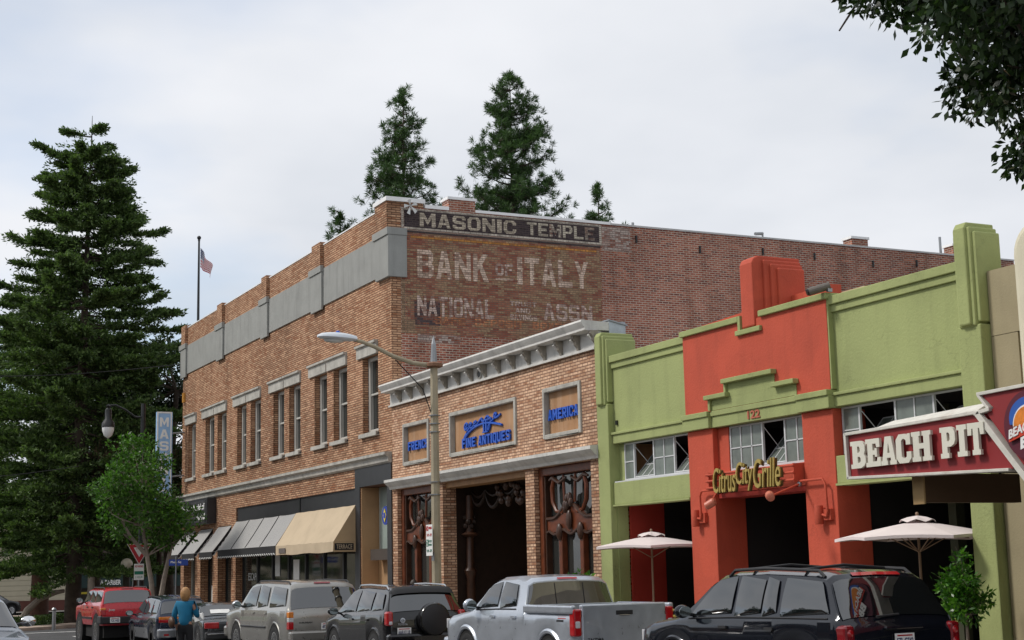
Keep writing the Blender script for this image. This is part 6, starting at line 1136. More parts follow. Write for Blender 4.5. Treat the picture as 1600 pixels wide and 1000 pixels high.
# dark blue-black sport utility, nearest
c = Car('parked_suv', 'glossy near black sport utility with roof rack, nearest parked car at right', 'car', 4.86, 1.88, [(-2.43, 0.98), (-2.40, 1.04), (-2.33, 1.13), (-2.03, 1.62), (-1.93, 1.69), (-1.7, 1.73), (-0.6, 1.765), (0.1, 1.75), (0.42, 1.70), (0.62, 1.60), (1.22, 1.18), (1.35, 1.13), (2.0, 1.06), (2.3, 0.97), (2.43, 0.78)], [(-2.43, 1.13), (-1, 1.12), (1.0, 1.08), (1.3, 1.06), (2.43, 0.9)], (-1.46, 1.42), 0.37, paint_mat('blue_black_paint', (0.007, 0.009, 0.015), 0.3, 0.2), base(-17.72, 12.75), math.pi+R(1.0), tumble=0.27, flare=0.035)
gp_ = m_cglass
c.win('rear_quarter_window', gp_, [(-2.14, 1.165), (-1.12, 1.15), (-1.12, 1.64), (-1.80, 1.62), (-1.90, 1.58)], sub=3); c.win('rear_door_window', gp_, [(-1.03, 1.15), (-0.72, 1.145), (-0.72, 1.655), (-0.98, 1.645)]); c.win('rear_door_window', gp_, [(-0.68, 1.145), (-0.10, 1.135), (-0.10, 1.67), (-0.68, 1.66)]); c.win('front_door_window', gp_, [(-0.01, 1.135), (0.98, 1.12), (0.90, 1.20), (0.42, 1.60), (0.30, 1.655), (-0.01, 1.668)], sub=2)
c.patch('rear_window', gp_, -2.31, -2.02, 2.75, (-0.012, 0, 0.006)); c.patch('windscreen', gp_, 0.58, 1.20, 2.7, (0.008, 0, 0.008)); c.patch('rear_light_strip', m_tail, -1.985, -1.93, 1.0, (-0.01, 0, 0.012), 2)
for pts in ([(-1.08, 1.14), (-1.10, 0.75), (-1.05, 0.5)], [(-0.055, 1.12), (-0.06, 0.35)], [(1.02, 1.08), (1.05, 0.75), (1.0, 0.35)]): c.line('door_gap', m_gap, pts)
c.line('belt_moulding', m_trim, [(-2.1, 1.135), (-1, 1.13), (0, 1.12), (1.0, 1.09)], 0.012, 0.004); c.line('side_moulding', c.paint, [(-1.05, 0.66), (0.98, 0.64)], 0.028, 0.002)
c.handles((-0.93, 0.12), 0.99, m_trim); c.mirror(0.92, 1.14, c.paint, (0.08, 0.13, 0.095)); c.rails(-1.85, 0.25, m_trim, 2.6, 0.06, 0.022)
for x in (-1.35, -0.2): MB().tube([tuple(Vector(c.top_pt(x, -2.6))+Vector((0, 0, 0.06))), tuple(Vector(c.top_pt(x, 0))+Vector((0, 0, 0.05))), tuple(Vector(c.top_pt(x, 2.6))+Vector((0, 0, 0.06)))], 0.02, 6).build('rack_bar', m_trim, c.o, local=True)
tl_ = c.both('tail_light', m_taild, -2.445, -2.20, 0.76, 0.925, 0.72, 1.06, 0.04)
for z in (0.82, 0.96): 
    for sg in (1, -1): MB().sphere((-2.44, sg*0.84, z), 0.02, 0.05, 0.05, 10, 6).build('lamp_bulb', m_tail, c.o, smooth=True, local=True)
c.bx('rear_bumper', m_trim, -2.50, -2.25, -0.88, 0.88, 0.42, 0.66, 0.05); c.plate(-2.447, 0.86, '5ZL G742'); c.bx('tailgate_handle', c.paint, -2.47, -2.42, -0.3, 0.3, 0.99, 1.03, 0.015); MB().tube([(-2.33, -0.03, 1.17), (-2.36, 0.35, 1.15)], 0.014, 6).build('wiper', m_trim, c.o, local=True); c.both('head_light', m_clear, 2.28, 2.40, 0.55, 0.84, 0.74, 0.9); c.bx('front_bumper', c.paint, 2.2, 2.5, -0.85, 0.85, 0.4, 0.66, 0.06)
# silver pickup
Lp = 5.30; sil = paint_mat('silver_paint', (0.50, 0.54, 0.60), 0.65, 0.33)
c = Car('parked_pickup', 'silver crew cab pickup truck parked behind the near black sport utility', 'pickup', Lp, 1.90, [(-2.65, 1.16), (-2.60, 1.18), (-0.87, 1.185), (-0.84, 1.20), (-0.74, 1.70), (-0.66, 1.765), (-0.2, 1.80), (0.35, 1.79), (0.62, 1.73), (0.80, 1.64), (1.32, 1.26), (1.42, 1.21), (2.2, 1.12), (2.5, 1.02), (2.65, 0.8)], [(-2.65, 1.3), (-0.9, 1.2), (0, 1.19), (1.3, 1.15), (2.65, 0.95)], (-1.72, 1.55), 0.385, sil, base(-24.85, 12.75), math.pi+R(0.6), tumble=0.25, flare=0.05, sill=0.40, arch=0.09)
for sg in (1, -1): c.bx('bed_rail', sil, -2.64, -0.88, sg*0.93-0.05, sg*0.93+0.05, 1.16, 1.30, 0.03)
c.bx('tailgate', sil, -2.665, -2.56, -0.80, 0.80, 0.62, 1.31, 0.025); c.bx('bed_front', sil, -0.92, -0.88, -0.9, 0.9, 1.16, 1.29, 0.01); c.bx('bed_floor', m_trim, -2.56, -0.92, -0.87, 0.87, 1.186, 1.192, 0); c.bx('tailgate_handle', m_trim, -2.675, -2.663, -0.16, 0.16, 1.13, 1.20, 0.005); c.bx('handle_bezel', m_chrome, -2.678, -2.666, -0.10, 0.10, 1.115, 1.13, 0.004)
c.both('tail_light', m_tail, -2.672, -2.50, 0.805, 0.955, 0.80, 1.24, 0.03); c.both('reverse_lens', m_clear, -2.679, -2.60, 0.83, 0.93, 0.93, 1.05, 0.02); c.bx('rear_bumper', m_chrome, -2.80, -2.60, -0.92, 0.92, 0.48, 0.64, 0.04); text('badge', 'TACOMA', m_trim, c.o, (-2.667, 0.70, 0.72), -UY, UZ, 0.30, 0.05, 0.004, 0.02, local=True)
c.side('side_decal', mat('decal_red', (0.4, 0.03, 0.03), 0.5), [(-2.38, 1.08), (-2.1, 1.08), (-2.1, 1.12), (-2.38, 1.12)], 0.002, 0.003); c.side('side_decal', m_trim, [(-2.30, 1.03), (-2.06, 1.03), (-2.06, 1.065), (-2.30, 1.065)], 0.002, 0.003)
c.win('rear_door_window', gp_, [(-0.50, 1.235), (0.16, 1.225), (0.16, 1.685), (-0.40, 1.68)]); c.win('front_door_window', gp_, [(0.25, 1.225), (1.16, 1.205), (1.08, 1.28), (0.66, 1.60), (0.52, 1.665), (0.25, 1.69)], sub=2); c.patch('rear_window', gp_, -0.845, -0.745, 2.7, (-0.014, 0, 0.004)); c.patch('windscreen', gp_, 0.78, 1.30, 2.7, (0.008, 0, 0.008)); c.patch('brake_light', m_tail, -0.725, -0.69, 0.5, (-0.012, 0, 0.010), 2)
for x in (-0.28, 0.28): MB().tube([tuple(Vector(c.top_pt(-0.843, 0))+Vector((-0.02, x, 0))), tuple(Vector(c.top_pt(-0.75, 0))+Vector((-0.02, x, 0)))], 0.006, 4).build('window_division', m_trim, c.o, local=True)
for pts in ([(-0.62, 1.2), (-0.62, 0.55)], [(0.205, 1.2), (0.2, 0.45)], [(1.2, 1.15), (1.22, 0.5)], [(-0.86, 1.18), (-0.87, 0.45)]): c.line('door_gap', m_gap, pts)
c.handles((-0.48, 0.36), 1.08, sil); c.mirror(1.06, 1.22, sil, (0.09, 0.13, 0.12)); c.line('belt_moulding', m_trim, [(-0.5, 1.215), (0.2, 1.21), (1.15, 1.185)], 0.012, 0.004); c.both('head_light', m_clear, 2.42, 2.60, 0.6, 0.86, 0.82, 1.0); c.bx('front_bumper', sil, 2.5, 2.75, -0.88, 0.88, 0.42, 0.66, 0.06)
# black compact sport utility with spare wheel
blk = paint_mat('black_paint', (0.008, 0.008, 0.009), 0.2, 0.2)
c = Car('parked_suv', 'black compact sport utility with covered spare wheel on its tailgate', 'car', 4.42, 1.82, [(-2.21, 0.98), (-2.18, 1.05), (-2.13, 1.12), (-1.93, 1.58), (-1.85, 1.65), (-1.6, 1.69), (-0.5, 1.72), (0.15, 1.705), (0.45, 1.64), (0.6, 1.56), (1.3, 1.12), (1.4, 1.08), (1.95, 0.99), (2.12, 0.9), (2.21, 0.7)], [(-2.21, 1.14), (-1, 1.12), (1.2, 1.02), (2.21, 0.86)], (-1.33, 1.33), 0.355, blk, base(-32.7, 12.75), math.pi-R(0.8), tumble=0.30, flare=0.03)
c.win('rear_quarter_window', gp_, [(-1.86, 1.19), (-1.20, 1.155), (-1.20, 1.56), (-1.72, 1.55)], sub=2); c.win('rear_door_window', gp_, [(-1.12, 1.155), (-0.22, 1.13), (-0.22, 1.60), (-1.10, 1.58)]); c.win('front_door_window', gp_, [(-0.14, 1.13), (1.0, 1.085), (0.9, 1.17), (0.42, 1.50), (0.30, 1.57), (-0.14, 1.60)], sub=2); c.patch('rear_window', gp_, -2.11, -1.93, 2.75, (-0.014, 0, 0.006)); c.patch('windscreen', gp_, 0.6, 1.28, 2.7, (0.008, 0, 0.008)); c.patch('spoiler', m_trim, -1.96, -1.84, 2.6, (-0.06, 0, 0.03), 3)
sp0 = MB().tube([(-2.20, -0.12, 0.98), (-2.24, -0.12, 0.98), (-2.40, -0.12, 0.98), (-2.43, -0.12, 0.98)], [0.30, 0.335, 0.33, 0.27], 28).build('spare_wheel_cover', m_trim, c.o, smooth=True, local=True); MB().lathe([(0.32, -2.41), (0.345, -2.38), (0.345, -2.26), (0.32, -2.24)], (0, -0.12, 0.98), 28, 'x').build('cover_rim', blk, sp0, smooth=True, local=True)
c.both('tail_light', m_tail, -2.225, -2.02, 0.755, 0.90, 0.86, 1.16, 0.04); c.both('reverse_lens', m_clear, -2.232, -2.10, 0.775, 0.86, 0.88, 0.96, 0.02); c.bx('rear_bumper', blk, -2.30, -2.05, -0.88, 0.88, 0.42, 0.70, 0.06); c.plate(-2.232, 0.74, '6AB K118', 0.52); MB().lathe([(0.055, -2.235), (0.055, -2.225), (0.042, -2.225), (0.042, -2.235)], (0, 0.55, 0.97), 16, 'x').build('emblem', m_chrome, c.o, local=True); text('badge', 'TOYOTA', m_chrome, c.o, (-2.226, 0.66, 0.87), -UY, UZ, 0.22, 0.04, 0.004, 0.02, local=True)
for pts in ([(-1.16, 1.14), (-1.15, 0.8)], [(-0.18, 1.12), (-0.18, 0.35)], [(1.05, 1.05), (1.05, 0.35)]): c.line('door_gap', m_gap, pts)
c.handles((-0.98, 0.02), 0.97, blk); c.mirror(0.92, 1.08, blk); c.rails(-1.75, 0.2, m_rim, 2.6, 0.06, 0.02); c.both('head_light', m_clear, 2.02, 2.17, 0.5, 0.8, 0.7, 0.85); c.bx('front_bumper', blk, 2.0, 2.28, -0.82, 0.82, 0.36, 0.6, 0.06)
# champagne full-size sport utility
ch = paint_mat('champagne_paint', (0.34, 0.33, 0.305), 0.6, 0.32)
c = Car('parked_suv', 'champagne coloured full size sport utility with amber and red tail lights', 'car', 5.57, 2.00, [(-2.785, 1.0), (-2.76, 1.10), (-2.72, 1.18), (-2.50, 1.75), (-2.40, 1.84), (-2.2, 1.88), (-0.6, 1.91), (0.35, 1.895), (0.62, 1.85), (0.80, 1.76), (1.40, 1.30), (1.5, 1.26), (2.3, 1.18), (2.6, 1.06), (2.785, 0.8)], [(-2.785, 1.2), (0, 1.19), (1.3, 1.17), (2.785, 1.02)], (-1.62, 1.62), 0.39, ch, base(-39.1, 12.45), math.pi+R(1.0), tumble=0.22, flare=0.03, sill=0.36, arch=0.08)
c.win('rear_quarter_window', gp_, [(-2.46, 1.25), (-1.20, 1.23), (-1.20, 1.76), (-2.28, 1.75)], sub=2); c.win('rear_door_window', gp_, [(-1.02, 1.23), (-0.22, 1.22), (-0.22, 1.79), (-0.94, 1.78)]); c.win('front_door_window', gp_, [(-0.08, 1.22), (1.12, 1.20), (1.02, 1.30), (0.62, 1.66), (0.45, 1.76), (-0.08, 1.79)], sub=2); c.patch('rear_window', gp_, -2.70, -2.51, 2.8, (-0.012, 0, 0.005)); c.patch('windscreen', gp_, 0.80, 1.38, 2.7, (0.008, 0, 0.008)); c.patch('brake_light', m_taild, -2.44, -2.39, 0.5, (-0.01, 0, 0.012), 2)
c.both('tail_light', m_tail, -2.80, -2.62, 0.86, 0.985, 0.72, 0.90, 0.012); c.both('reverse_lens', m_clear, -2.799, -2.62, 0.86, 0.984, 0.902, 1.0, 0.012); c.both('turn_lens', m_amber, -2.798, -2.62, 0.86, 0.985, 1.002, 1.14, 0.012); c.bx('rear_bumper', ch, -2.90, -2.6, -0.96, 0.96, 0.44, 0.68, 0.05); c.plate(-2.80, 0.78, '4RT N306'); text('badge', 'SUBURBAN', m_trim, c.o, (-2.787, 0.72, 0.86), -UY, UZ, 0.34, 0.04, 0.004, 0.02, local=True)
for pts in ([(-1.10, 1.2), (-1.12, 0.8)], [(-0.15, 1.2), (-0.15, 0.4)], [(1.18, 1.18), (1.2, 0.4)]): c.line('door_gap', m_gap, pts)
c.line('side_moulding', m_trim, [(-1.0, 0.74), (1.1, 0.74)], 0.025, 0.004); c.handles((-0.98, 0.02), 1.09, ch); c.mirror(1.05, 1.24, m_chrome, (0.08, 0.13, 0.11)); c.rails(-2.3, 0.3, m_trim, 2.6, 0.05, 0.02); c.both('head_light', m_clear, 2.6, 2.74, 0.6, 0.9, 0.86, 1.02); c.bx('front_bumper', ch, 2.6, 2.9, -0.95, 0.95, 0.42, 0.7, 0.06)
# black saloon with a sticker in its rear window
c = Car('parked_saloon', 'black saloon with a white sticker in its rear window', 'car', 4.7, 1.76, [(-2.35, 0.74), (-2.32, 0.85), (-2.2, 0.90), (-1.65, 0.95), (-1.55, 0.99), (-1.05, 1.29), (-0.85, 1.34), (0.0, 1.36), (0.35, 1.33), (0.55, 1.27), (1.15, 0.97), (1.25, 0.94), (2.1, 0.84), (2.35, 0.65)], [(-2.35, 0.95), (0, 0.96), (1.2, 0.93), (2.35, 0.8)], (-1.38, 1.42), 0.32, paint_mat('charcoal_paint', (0.022, 0.026, 0.030), 0.4, 0.28), base(-44.95, 12.08), math.pi-R(3), tumble=0.36, sill=0.26)
c.win('rear_door_window', gp_, [(-1.15, 1.0), (-0.28, 0.995), (-0.28, 1.27), (-0.85, 1.26)]); c.win('front_door_window', gp_, [(-0.2, 0.995), (0.9, 0.97), (0.42, 1.21), (0.25, 1.26), (-0.2, 1.275)], sub=2); rwn = c.patch('rear_window', gp_, -1.52, -1.08, 2.75, (-0.008, 0, 0.01)); c.patch('window_sticker', m_signwhite, -1.45, -1.28, 0.7, (-0.014, 0.22, 0.018), 2); c.patch('windscreen', gp_, 0.55, 1.13, 2.7, (0.008, 0, 0.008)); c.both('tail_light', m_tail, -2.365, -2.2, 0.45, 0.85, 0.66, 0.83, 0.02); c.bx('rear_bumper', m_trim, -2.46, -2.2, -0.84, 0.84, 0.36, 0.58, 0.05); c.bx('bumper_strip', m_chrome, -2.467, -2.455, -0.8, 0.8, 0.50, 0.53, 0.004); c.plate(-2.362, 0.74, '2WX L590'); c.mirror(0.85, 0.97, c.paint); c.handles((-0.9, 0.0), 0.86, c.paint); text('badge', 'VOLVO', m_chrome, c.o, (-2.36, 0.40, 0.86), -UY, UZ, 0.22, 0.04, 0.004, 0.02, local=True); c.both('head_light', m_clear, 2.2, 2.32, 0.45, 0.8, 0.66, 0.78)
# two-tone minivan
nv = paint_mat('navy_paint', (0.022, 0.032, 0.058), 0.5, 0.25); sg_ = paint_mat('lower_silver_paint', (0.34, 0.35, 0.37), 0.6, 0.32)
c = Car('minivan', 'dark blue minivan with silver lower body and wide orange red tail lamps', 'car', 4.4, 1.70, [(-2.2, 0.82), (-2.18, 0.95), (-2.14, 1.02), (-1.98, 1.42), (-1.90, 1.50), (-1.6, 1.55), (-0.4, 1.60), (0.2, 1.57), (0.5, 1.50), (0.7, 1.40), (1.45, 0.98), (1.55, 0.94), (2.05, 0.80), (2.2, 0.62)], [(-2.2, 0.98), (0, 0.97), (1.3, 0.92), (2.2, 0.8)], (-1.3, 1.42), 0.31, nv, base(-49.7, 11.73), math.pi+R(0), tumble=0.30, sill=0.27)
c.side('lower_cladding', sg_, [(-2.12, 0.30), (-1.70, 0.30), (-1.66, 0.60), (-2.14, 0.60)], 0.012, 0.02); c.side('lower_cladding', sg_, [(-0.90, 0.29), (1.02, 0.29), (1.00, 0.60), (-0.92, 0.60)], 0.012, 0.02); c.side('lower_cladding', sg_, [(1.82, 0.32), (2.1, 0.36), (2.1, 0.58), (1.80, 0.60)], 0.012, 0.02); c.bx('rear_bumper', sg_, -2.30, -2.02, -0.82, 0.82, 0.32, 0.60, 0.06)
c.win('rear_quarter_window', gp_, bulge=0.014, poly=[(-1.95, 1.02), (-1.15, 1.01), (-1.15, 1.46), (-1.82, 1.44)]); c.win('rear_door_window', gp_, bulge=0.014, poly=[(-1.08, 1.01), (-0.18, 1.005), (-0.18, 1.50), (-1.08, 1.47)]); c.win('front_door_window', gp_, bulge=0.014, poly=[(-0.10, 1.0), (1.2, 0.965), (0.55, 1.38), (0.38, 1.45), (-0.10, 1.50)], sub=2); c.patch('rear_window', gp_, -2.12, -1.97, 2.75, (-0.012, 0, 0.006)); c.patch('windscreen', gp_, 0.7, 1.43, 2.7, (0.008, 0, 0.008))
c.bx('turn_lens', m_amber, -2.212, -2.12, -0.78, 0.78, 0.87, 0.955, 0.015); c.bx('tail_light', m_tail, -2.214, -2.12, -0.78, 0.78, 0.775, 0.868, 0.015); c.plate(-2.212, 0.69, '3QM T221'); c.mirror(1.15, 0.98, m_trim); c.rails(-1.75, 0.2, m_trim, 2.6, 0.04, 0.015); c.both('reflector', m_tail, -2.31, -2.295, 0.5, 0.65, 0.38, 0.44, 0.005); c.both('head_light', m_clear, 2.0, 2.16, 0.45, 0.78, 0.62, 0.74)
# red lifted off-roader
rd = paint_mat('bright_red_paint', (0.52, 0.014, 0.024), 0.15, 0.28)
c = Car('off_roader', 'bright red boxy off roader lifted on big tyres', 'car', 4.2, 1.74, [(-2.1, 1.10), (-2.08, 1.20), (-2.04, 1.30), (-1.92, 1.70), (-1.86, 1.77), (-1.6, 1.80), (0.1, 1.81), (0.32, 1.78), (0.42, 1.70), (0.85, 1.32), (0.92, 1.28), (1.95, 1.22), (2.05, 1.14), (2.1, 0.9)], [(-2.1, 1.28), (0.8, 1.27), (2.1, 1.18)], (-1.25, 1.33), 0.43, rd, base(-54.6, 11.0), math.pi+R(1), tumble=0.22, sill=0.62, arch=0.14, tw=0.3, endr=(0.05, 0.08))
c.win('rear_quarter_window', gp_, bulge=0.01, poly=[(-1.92, 1.34), (-1.02, 1.33), (-1.02, 1.70), (-1.80, 1.69)]); c.win('rear_door_window', gp_, bulge=0.01, poly=[(-0.95, 1.33), (-0.28, 1.33), (-0.28, 1.71), (-0.95, 1.70)]); c.win('front_door_window', gp_, bulge=0.01, poly=[(-0.2, 1.33), (0.68, 1.32), (0.36, 1.64), (0.25, 1.70), (-0.2, 1.71)]); c.patch('rear_window', gp_, -2.03, -1.915, 2.7, (-0.012, 0, 0.005)); c.patch('windscreen', gp_, 0.42, 0.84, 2.7, (0.008, 0, 0.008)); c.patch('brake_light', m_taild, -1.885, -1.85, 0.5, (-0.01, 0, 0.015), 2)
c.bx('rear_bumper', m_trim, -2.26, -2.05, -0.86, 0.86, 0.68, 0.90, 0.03); c.both('tail_light', m_tail, -2.115, -1.98, 0.70, 0.865, 0.94, 1.10, 0.015); c.both('turn_lens', m_amber, -2.114, -1.98, 0.70, 0.866, 1.102, 1.17, 0.015); c.both('bumper_corner', m_trim, -2.24, -1.75, 0.82, 0.90, 0.68, 0.92, 0.03); c.plate(-2.265, 0.79, '7CK V455', 0.45); c.mirror(0.62, 1.33, m_trim, (0.07, 0.11, 0.10)); c.rails(-1.7, 0.0, m_trim, 2.5, 0.05, 0.018); c.side('side_moulding', m_trim, [(-0.75, 0.80), (0.85, 0.80), (0.85, 0.87), (-0.75, 0.87)], 0.02, 0.02); text('badge', 'Jeep', m_signgrey, c.o, (-2.112, 0.62, 1.06), -UY, UZ, 0.20, 0.08, 0.004, 0.02, local=True); MB().tube([(-1.25, -0.8, 0.43), (-1.25, 0.8, 0.43)], 0.07, 8).build('axle', m_trim, c.o, local=True); c.handles((-0.85, -0.1), 1.18, m_trim); c.both('head_light', m_clear, 2.0, 2.1, 0.5, 0.75, 0.98, 1.12)
c.o.scale = (1.06,)*3
# grey oncoming car cut by the left edge
gr = paint_mat('grey_paint', (0.20, 0.22, 0.25), 0.6, 0.3)
c = Car('oncoming_car', 'grey oncoming car at the left edge showing its windscreen and door mirror', 'car', 4.8, 1.85, [(-2.4, 0.95), (-2.35, 1.05), (-2.05, 1.6), (-1.9, 1.68), (-0.4, 1.72), (0.2, 1.68), (0.45, 1.60), (1.2, 1.14), (1.32, 1.09), (2.1, 0.98), (2.32, 0.88), (2.4, 0.7)], [(-2.4, 1.1), (1.2, 1.07), (2.4, 0.9)], (-1.4, 1.45), 0.35, gr, base(-30.6, 3.33), R(2), tumble=0.28)
c.win('rear_quarter_window', gp_, [(-1.95, 1.14), (-1.1, 1.13), (-1.1, 1.58), (-1.75, 1.56)]); c.win('rear_door_window', gp_, [(-1.02, 1.13), (-0.2, 1.12), (-0.2, 1.60), (-1.02, 1.58)]); c.win('front_door_window', gp_, [(-0.1, 1.12), (1.0, 1.10), (0.4, 1.52), (0.25, 1.58), (-0.1, 1.60)], sub=2); c.patch('windscreen', gp_, 0.45, 1.18, 2.7, (0.008, 0, 0.008)); c.patch('rear_window', gp_, -2.32, -2.05, 2.7, (-0.012, 0, 0.006)); c.mirror(0.95, 1.16, m_chrome, (0.09, 0.15, 0.10)); c.both('head_light', m_clear, 2.2, 2.38, 0.5, 0.82, 0.70, 0.86); c.bx('front_bumper', gr, 2.2, 2.46, -0.85, 0.85, 0.36, 0.62, 0.06); c.bx('grille', m_trim, 2.38, 2.42, -0.45, 0.45, 0.66, 0.84, 0.01); c.handles((-0.9, 0.05), 0.98, gr)
# small dark car parked across the plaza
c = Car('far_parked_car', 'small dark parked car far away beyond the plaza hedge', 'car', 4.3, 1.75, [(-2.15, 0.85), (-2.1, 1.0), (-1.75, 1.4), (-1.5, 1.48), (0.2, 1.5), (0.5, 1.42), (1.2, 1.02), (2.0, 0.9), (2.15, 0.65)], [(-2.15, 1.0), (1.2, 0.97), (2.15, 0.8)], (-1.3, 1.35), 0.33, blk, (-106.5, 13.2, zg(-106)), math.pi*0.5+0.5, tumble=0.3)
c.win('side_window', gp_, [(-1.6, 1.04), (0.9, 1.02), (0.35, 1.36), (-1.45, 1.38)], sub=3); c.patch('windscreen', gp_, 0.5, 1.18, 2.7, (0.008, 0, 0.008)); c.patch('rear_window', gp_, -2.05, -1.76, 2.7, (-0.01, 0, 0.01)); c.both('tail_light', m_tail, -2.17, -2.0, 0.6, 0.85, 0.75, 0.95, 0.02)

# ------------------------------------------------------------------ people
m_skin = mat('skin', (0.46, 0.24, 0.16), 0.55, var=0.05)
def skin(name, m, pts, edges, parent, root=0, sub=2):
    me = bpy.data.meshes.new(name); me.from_pydata([p[:3] for p in pts], edges, []); o = bpy.data.objects.new(name, me); COL.objects.link(o)
    sm = o.modifiers.new('skin', 'SKIN'); sm.use_smooth_shade = True; sk = me.skin_vertices[0].data if me.skin_vertices else None
    if sk is None:
        bm = bmesh.new(); bm.from_mesh(me); bm.verts.layers.skin.verify(); bm.to_mesh(me); bm.free(); sk = me.skin_vertices[0].data
    for i, p in enumerate(pts): sk[i].radius = (p[3], p[4] if len(p) > 4 else p[3]); sk[i].use_root = (i == root)
    ss = o.modifiers.new('sub', 'SUBSURF'); ss.levels = sub; ss.render_levels = sub; me.materials.append(m); o.parent = parent; return o
def person(label, loc, rz, h, top_m, leg_m, hair_m, hair_len, arms, shoe_m, hat=None, clutch=None):
    P_ = thing('person', label, 'person', loc, rz); k = h/1.70
    def s(p): return tuple(v*k for v in p)
    hipz, kn, an, ch, nk, hd_ = 0.90, 0.49, 0.07, 1.26, 1.43, 1.55
    J = {'pel': (0, 0, .93, .13, .11), 'wai': (0, 0, 1.07, .115, .09), 'che': (0.01, 0, 1.26, .145, .10), 'nkb': (0, 0, 1.40, .07, .06), 'nk': (.01, 0, 1.46, .05, .05), 'hdl': (.015, 0, 1.54, .072, .078), 'hdt': (.005, 0, 1.645, .075, .082)}
    pts = [s(v) for v in J.values()]; ed = [(i, i+1) for i in range(6)]
    def chain(start, lst):
        p = start
        for q in lst: pts.append(s(q)); ed.append((p, len(pts)-1)); p = len(pts)-1
        return p
    legs = [[(0, sg*.095, .86, .085), (.02, sg*.105, .49, .055), (-.01, sg*.11, .10, .038), (.13, sg*.12, .04, .035)] for sg in (1, -1)]
    for l in legs: chain(0, l)
    for sg in (1, -1):
        sh = (0, sg*.17, 1.37, .055); el, wr = arms[sg]; hnd = tuple(wr[i]+(wr[i]-el[i])*0.28 for i in range(3))
        p = chain(2, [sh, (*el, .038), (*wr, .027), (*tuple(wr[i]+(wr[i]-el[i])*0.14 for i in range(3)), .032)])
        d = Vector(wr)-Vector(el); d.normalize(); sd_ = d.cross(Vector((0, 0, 1))).normalized() if abs(d.z) < .95 else Vector((1, 0, 0))
        for f_, ln_ in ((-.03, .07), (-.01, .085), (.01, .08), (.03, .065)):
            b = Vector(wr)+d*.09+sd_*f_; chain(p, [(*b, .010), (*(b+d*ln_*.6), .009), (*(b+d*ln_+Vector((0, 0, -.02))), .008)])
        b = Vector(wr)+d*.03-sd_*.04; chain(p-1, [(*b, .011), (*(b+d*.05-sd_*.01), .009)])
    body = skin('body', m_skin, pts, ed, P_)
    # clothing grown slightly outside the body
    tp = [s((0, 0, .86, .185, .155)), s((0, 0, 1.05, .165, .135)), s((.01, 0, 1.26, .19, .14)), s((0, 0, 1.41, .10, .085))]; te = [(0, 1), (1, 2), (2, 3)]
    for sg in (1, -1):
        el, wr = arms[sg]; a = len(tp); tp += [s((0, sg*.175, 1.37, .085)), s((*el, .066)), s((*wr, .05))]; te += [(2, a), (a, a+1), (a+1, a+2)]
    skin('sweater', top_m, tp, te, P_)
    lp = [s((0, 0, 1.0, .160, .135)), s((0, 0, .88, .145, .12))]; le = [(0, 1)]
    for l in legs: a = len(lp); lp += [s((l[0][0], l[0][1], .80, .10)), s((*l[1][:3], .07)), s((*l[2][:3], .052))]; le += [(1, a), (a, a+1), (a+1, a+2)]
    skin('trousers', leg_m, lp, le, P_)
    for l in legs: MB().sphere(tuple(v*k for v in (l[2][0]+.06, l[2][1], .045)), .14*k, .05*k, .05*k, 10, 6).build('shoe', shoe_m, P_, smooth=True, local=True)
    hr = MB().sphere((-.022*k, 0, (1.60-hair_len*0.55)*k), .105*k, (.102+hair_len*.2)*k, (.125+hair_len*.8)*k, 16, 12); hr.build('hair', hair_m, P_, smooth=True, local=True)
    fc = MB()
    for sg in (1, -1): fc.sphere((.088*k, sg*.03*k, 1.60*k), .010*k, .013*k, .008*k, 8, 5)
    fc.build('eyes', m_trim, P_, local=True); MB().sphere((.098*k, 0, 1.572*k), .016*k, .011*k, .022*k, 8, 6).build('nose', m_skin, P_, smooth=True, local=True); MB().sphere((.086*k, 0, 1.535*k), .008*k, .024*k, .007*k, 8, 5).build('mouth', mat('lips', (0.35, 0.1, 0.09), 0.5), P_, local=True)
    for sg in (1, -1): MB().sphere((0, sg*.082*k, 1.585*k), .02*k, .01*k, .03*k, 8, 6).build('ear', m_skin, P_, smooth=True, local=True)
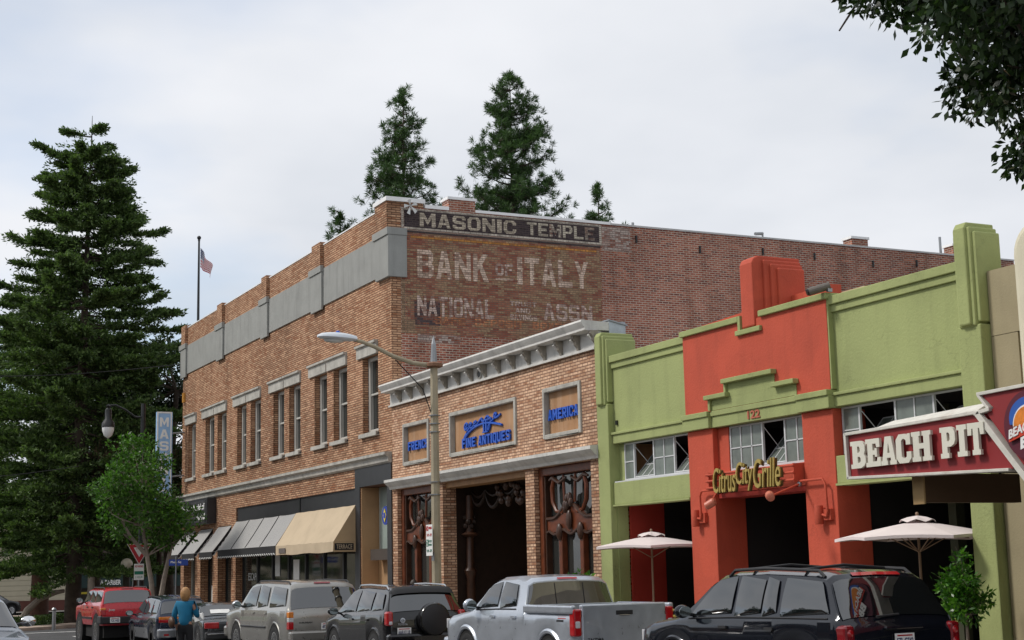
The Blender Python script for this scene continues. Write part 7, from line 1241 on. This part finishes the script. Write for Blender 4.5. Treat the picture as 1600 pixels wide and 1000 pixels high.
    if hat: MB().lathe([(.17, 1.64), (.17, 1.65), (.11, 1.66), (.105, 1.74), (.06, 1.77), (0, 1.775)], (0, 0, 0), 18).build('hat', hat, P_, smooth=True, local=True)
    return P_
m_hairb = mat('blond_hair', (0.38, 0.20, 0.075), 0.6, var=0.25, vs=20); m_hairg = mat('dark_hair', (0.03, 0.02, 0.015), 0.6); m_teal = mat('teal_knit', (0.006, 0.145, 0.27), 0.85, var=0.12, vs=6); m_btr = mat('black_trousers', (0.012, 0.012, 0.014), 0.8)
wx, wy = -34.5, 8.54
WP = person('woman in teal sweater and black trousers standing in the road seen from behind', (wx, wy, zg(wx)), R(150), 1.74, m_teal, m_btr, m_hairb, .05, {1: ((-.02, .25, 1.10), (.13, .24, .93)), -1: ((.03, -.25, 1.12), (.26, -.20, 1.10))}, m_trim)
bag = MB().sphere((wx-0.03, wy-0.30, 1.0+zg(wx)), 0.14, 0.07, 0.13, 12, 8).build('handbag', mat('brown_leather', (0.09, 0.045, 0.025), 0.5), smooth=True); tag(bag, 'small brown handbag under the arm of the woman in teal', 'bag')
pp = MB().obox((wx-0.18, wy+0.36, 1.08+zg(wx)), Vector((0.07, 0.08, 0.03)), Vector((0.02, -0.02, 0.003)), Vector((-0.03, 0.0, 0.08))).build('paper_parcel', m_signwhite, bevel=0.01); tag(pp, 'crumpled white paper held out by the woman in teal', 'paper')
p1x, p1y = -40.2, 16.4
person('dark haired person walking past the antique shop, only the head showing over a car', (p1x, p1y, zs(p1x)), R(0), 1.68, mat('maroon_shirt', (0.2, 0.03, 0.03), 0.8), m_btr, m_hairg, .02, {1: ((-.05, .24, 1.10), (.03, .24, .86)), -1: ((.03, -.24, 1.10), (.14, -.22, .90))}, m_trim)
p2x, p2y = -64.0, 13.3
person('person in a pale hat far along the pavement behind the minivan', (p2x, p2y, zg(p2x)), R(200), 1.72, mat('pale_shirt', (0.4, 0.38, 0.33), 0.8), m_btr, m_hairb, .0, {1: ((-.05, .24, 1.10), (.03, .24, .86)), -1: ((.03, -.24, 1.10), (.14, -.22, .90))}, m_trim, mat('straw_hat', (0.55, 0.47, 0.33), 0.8))
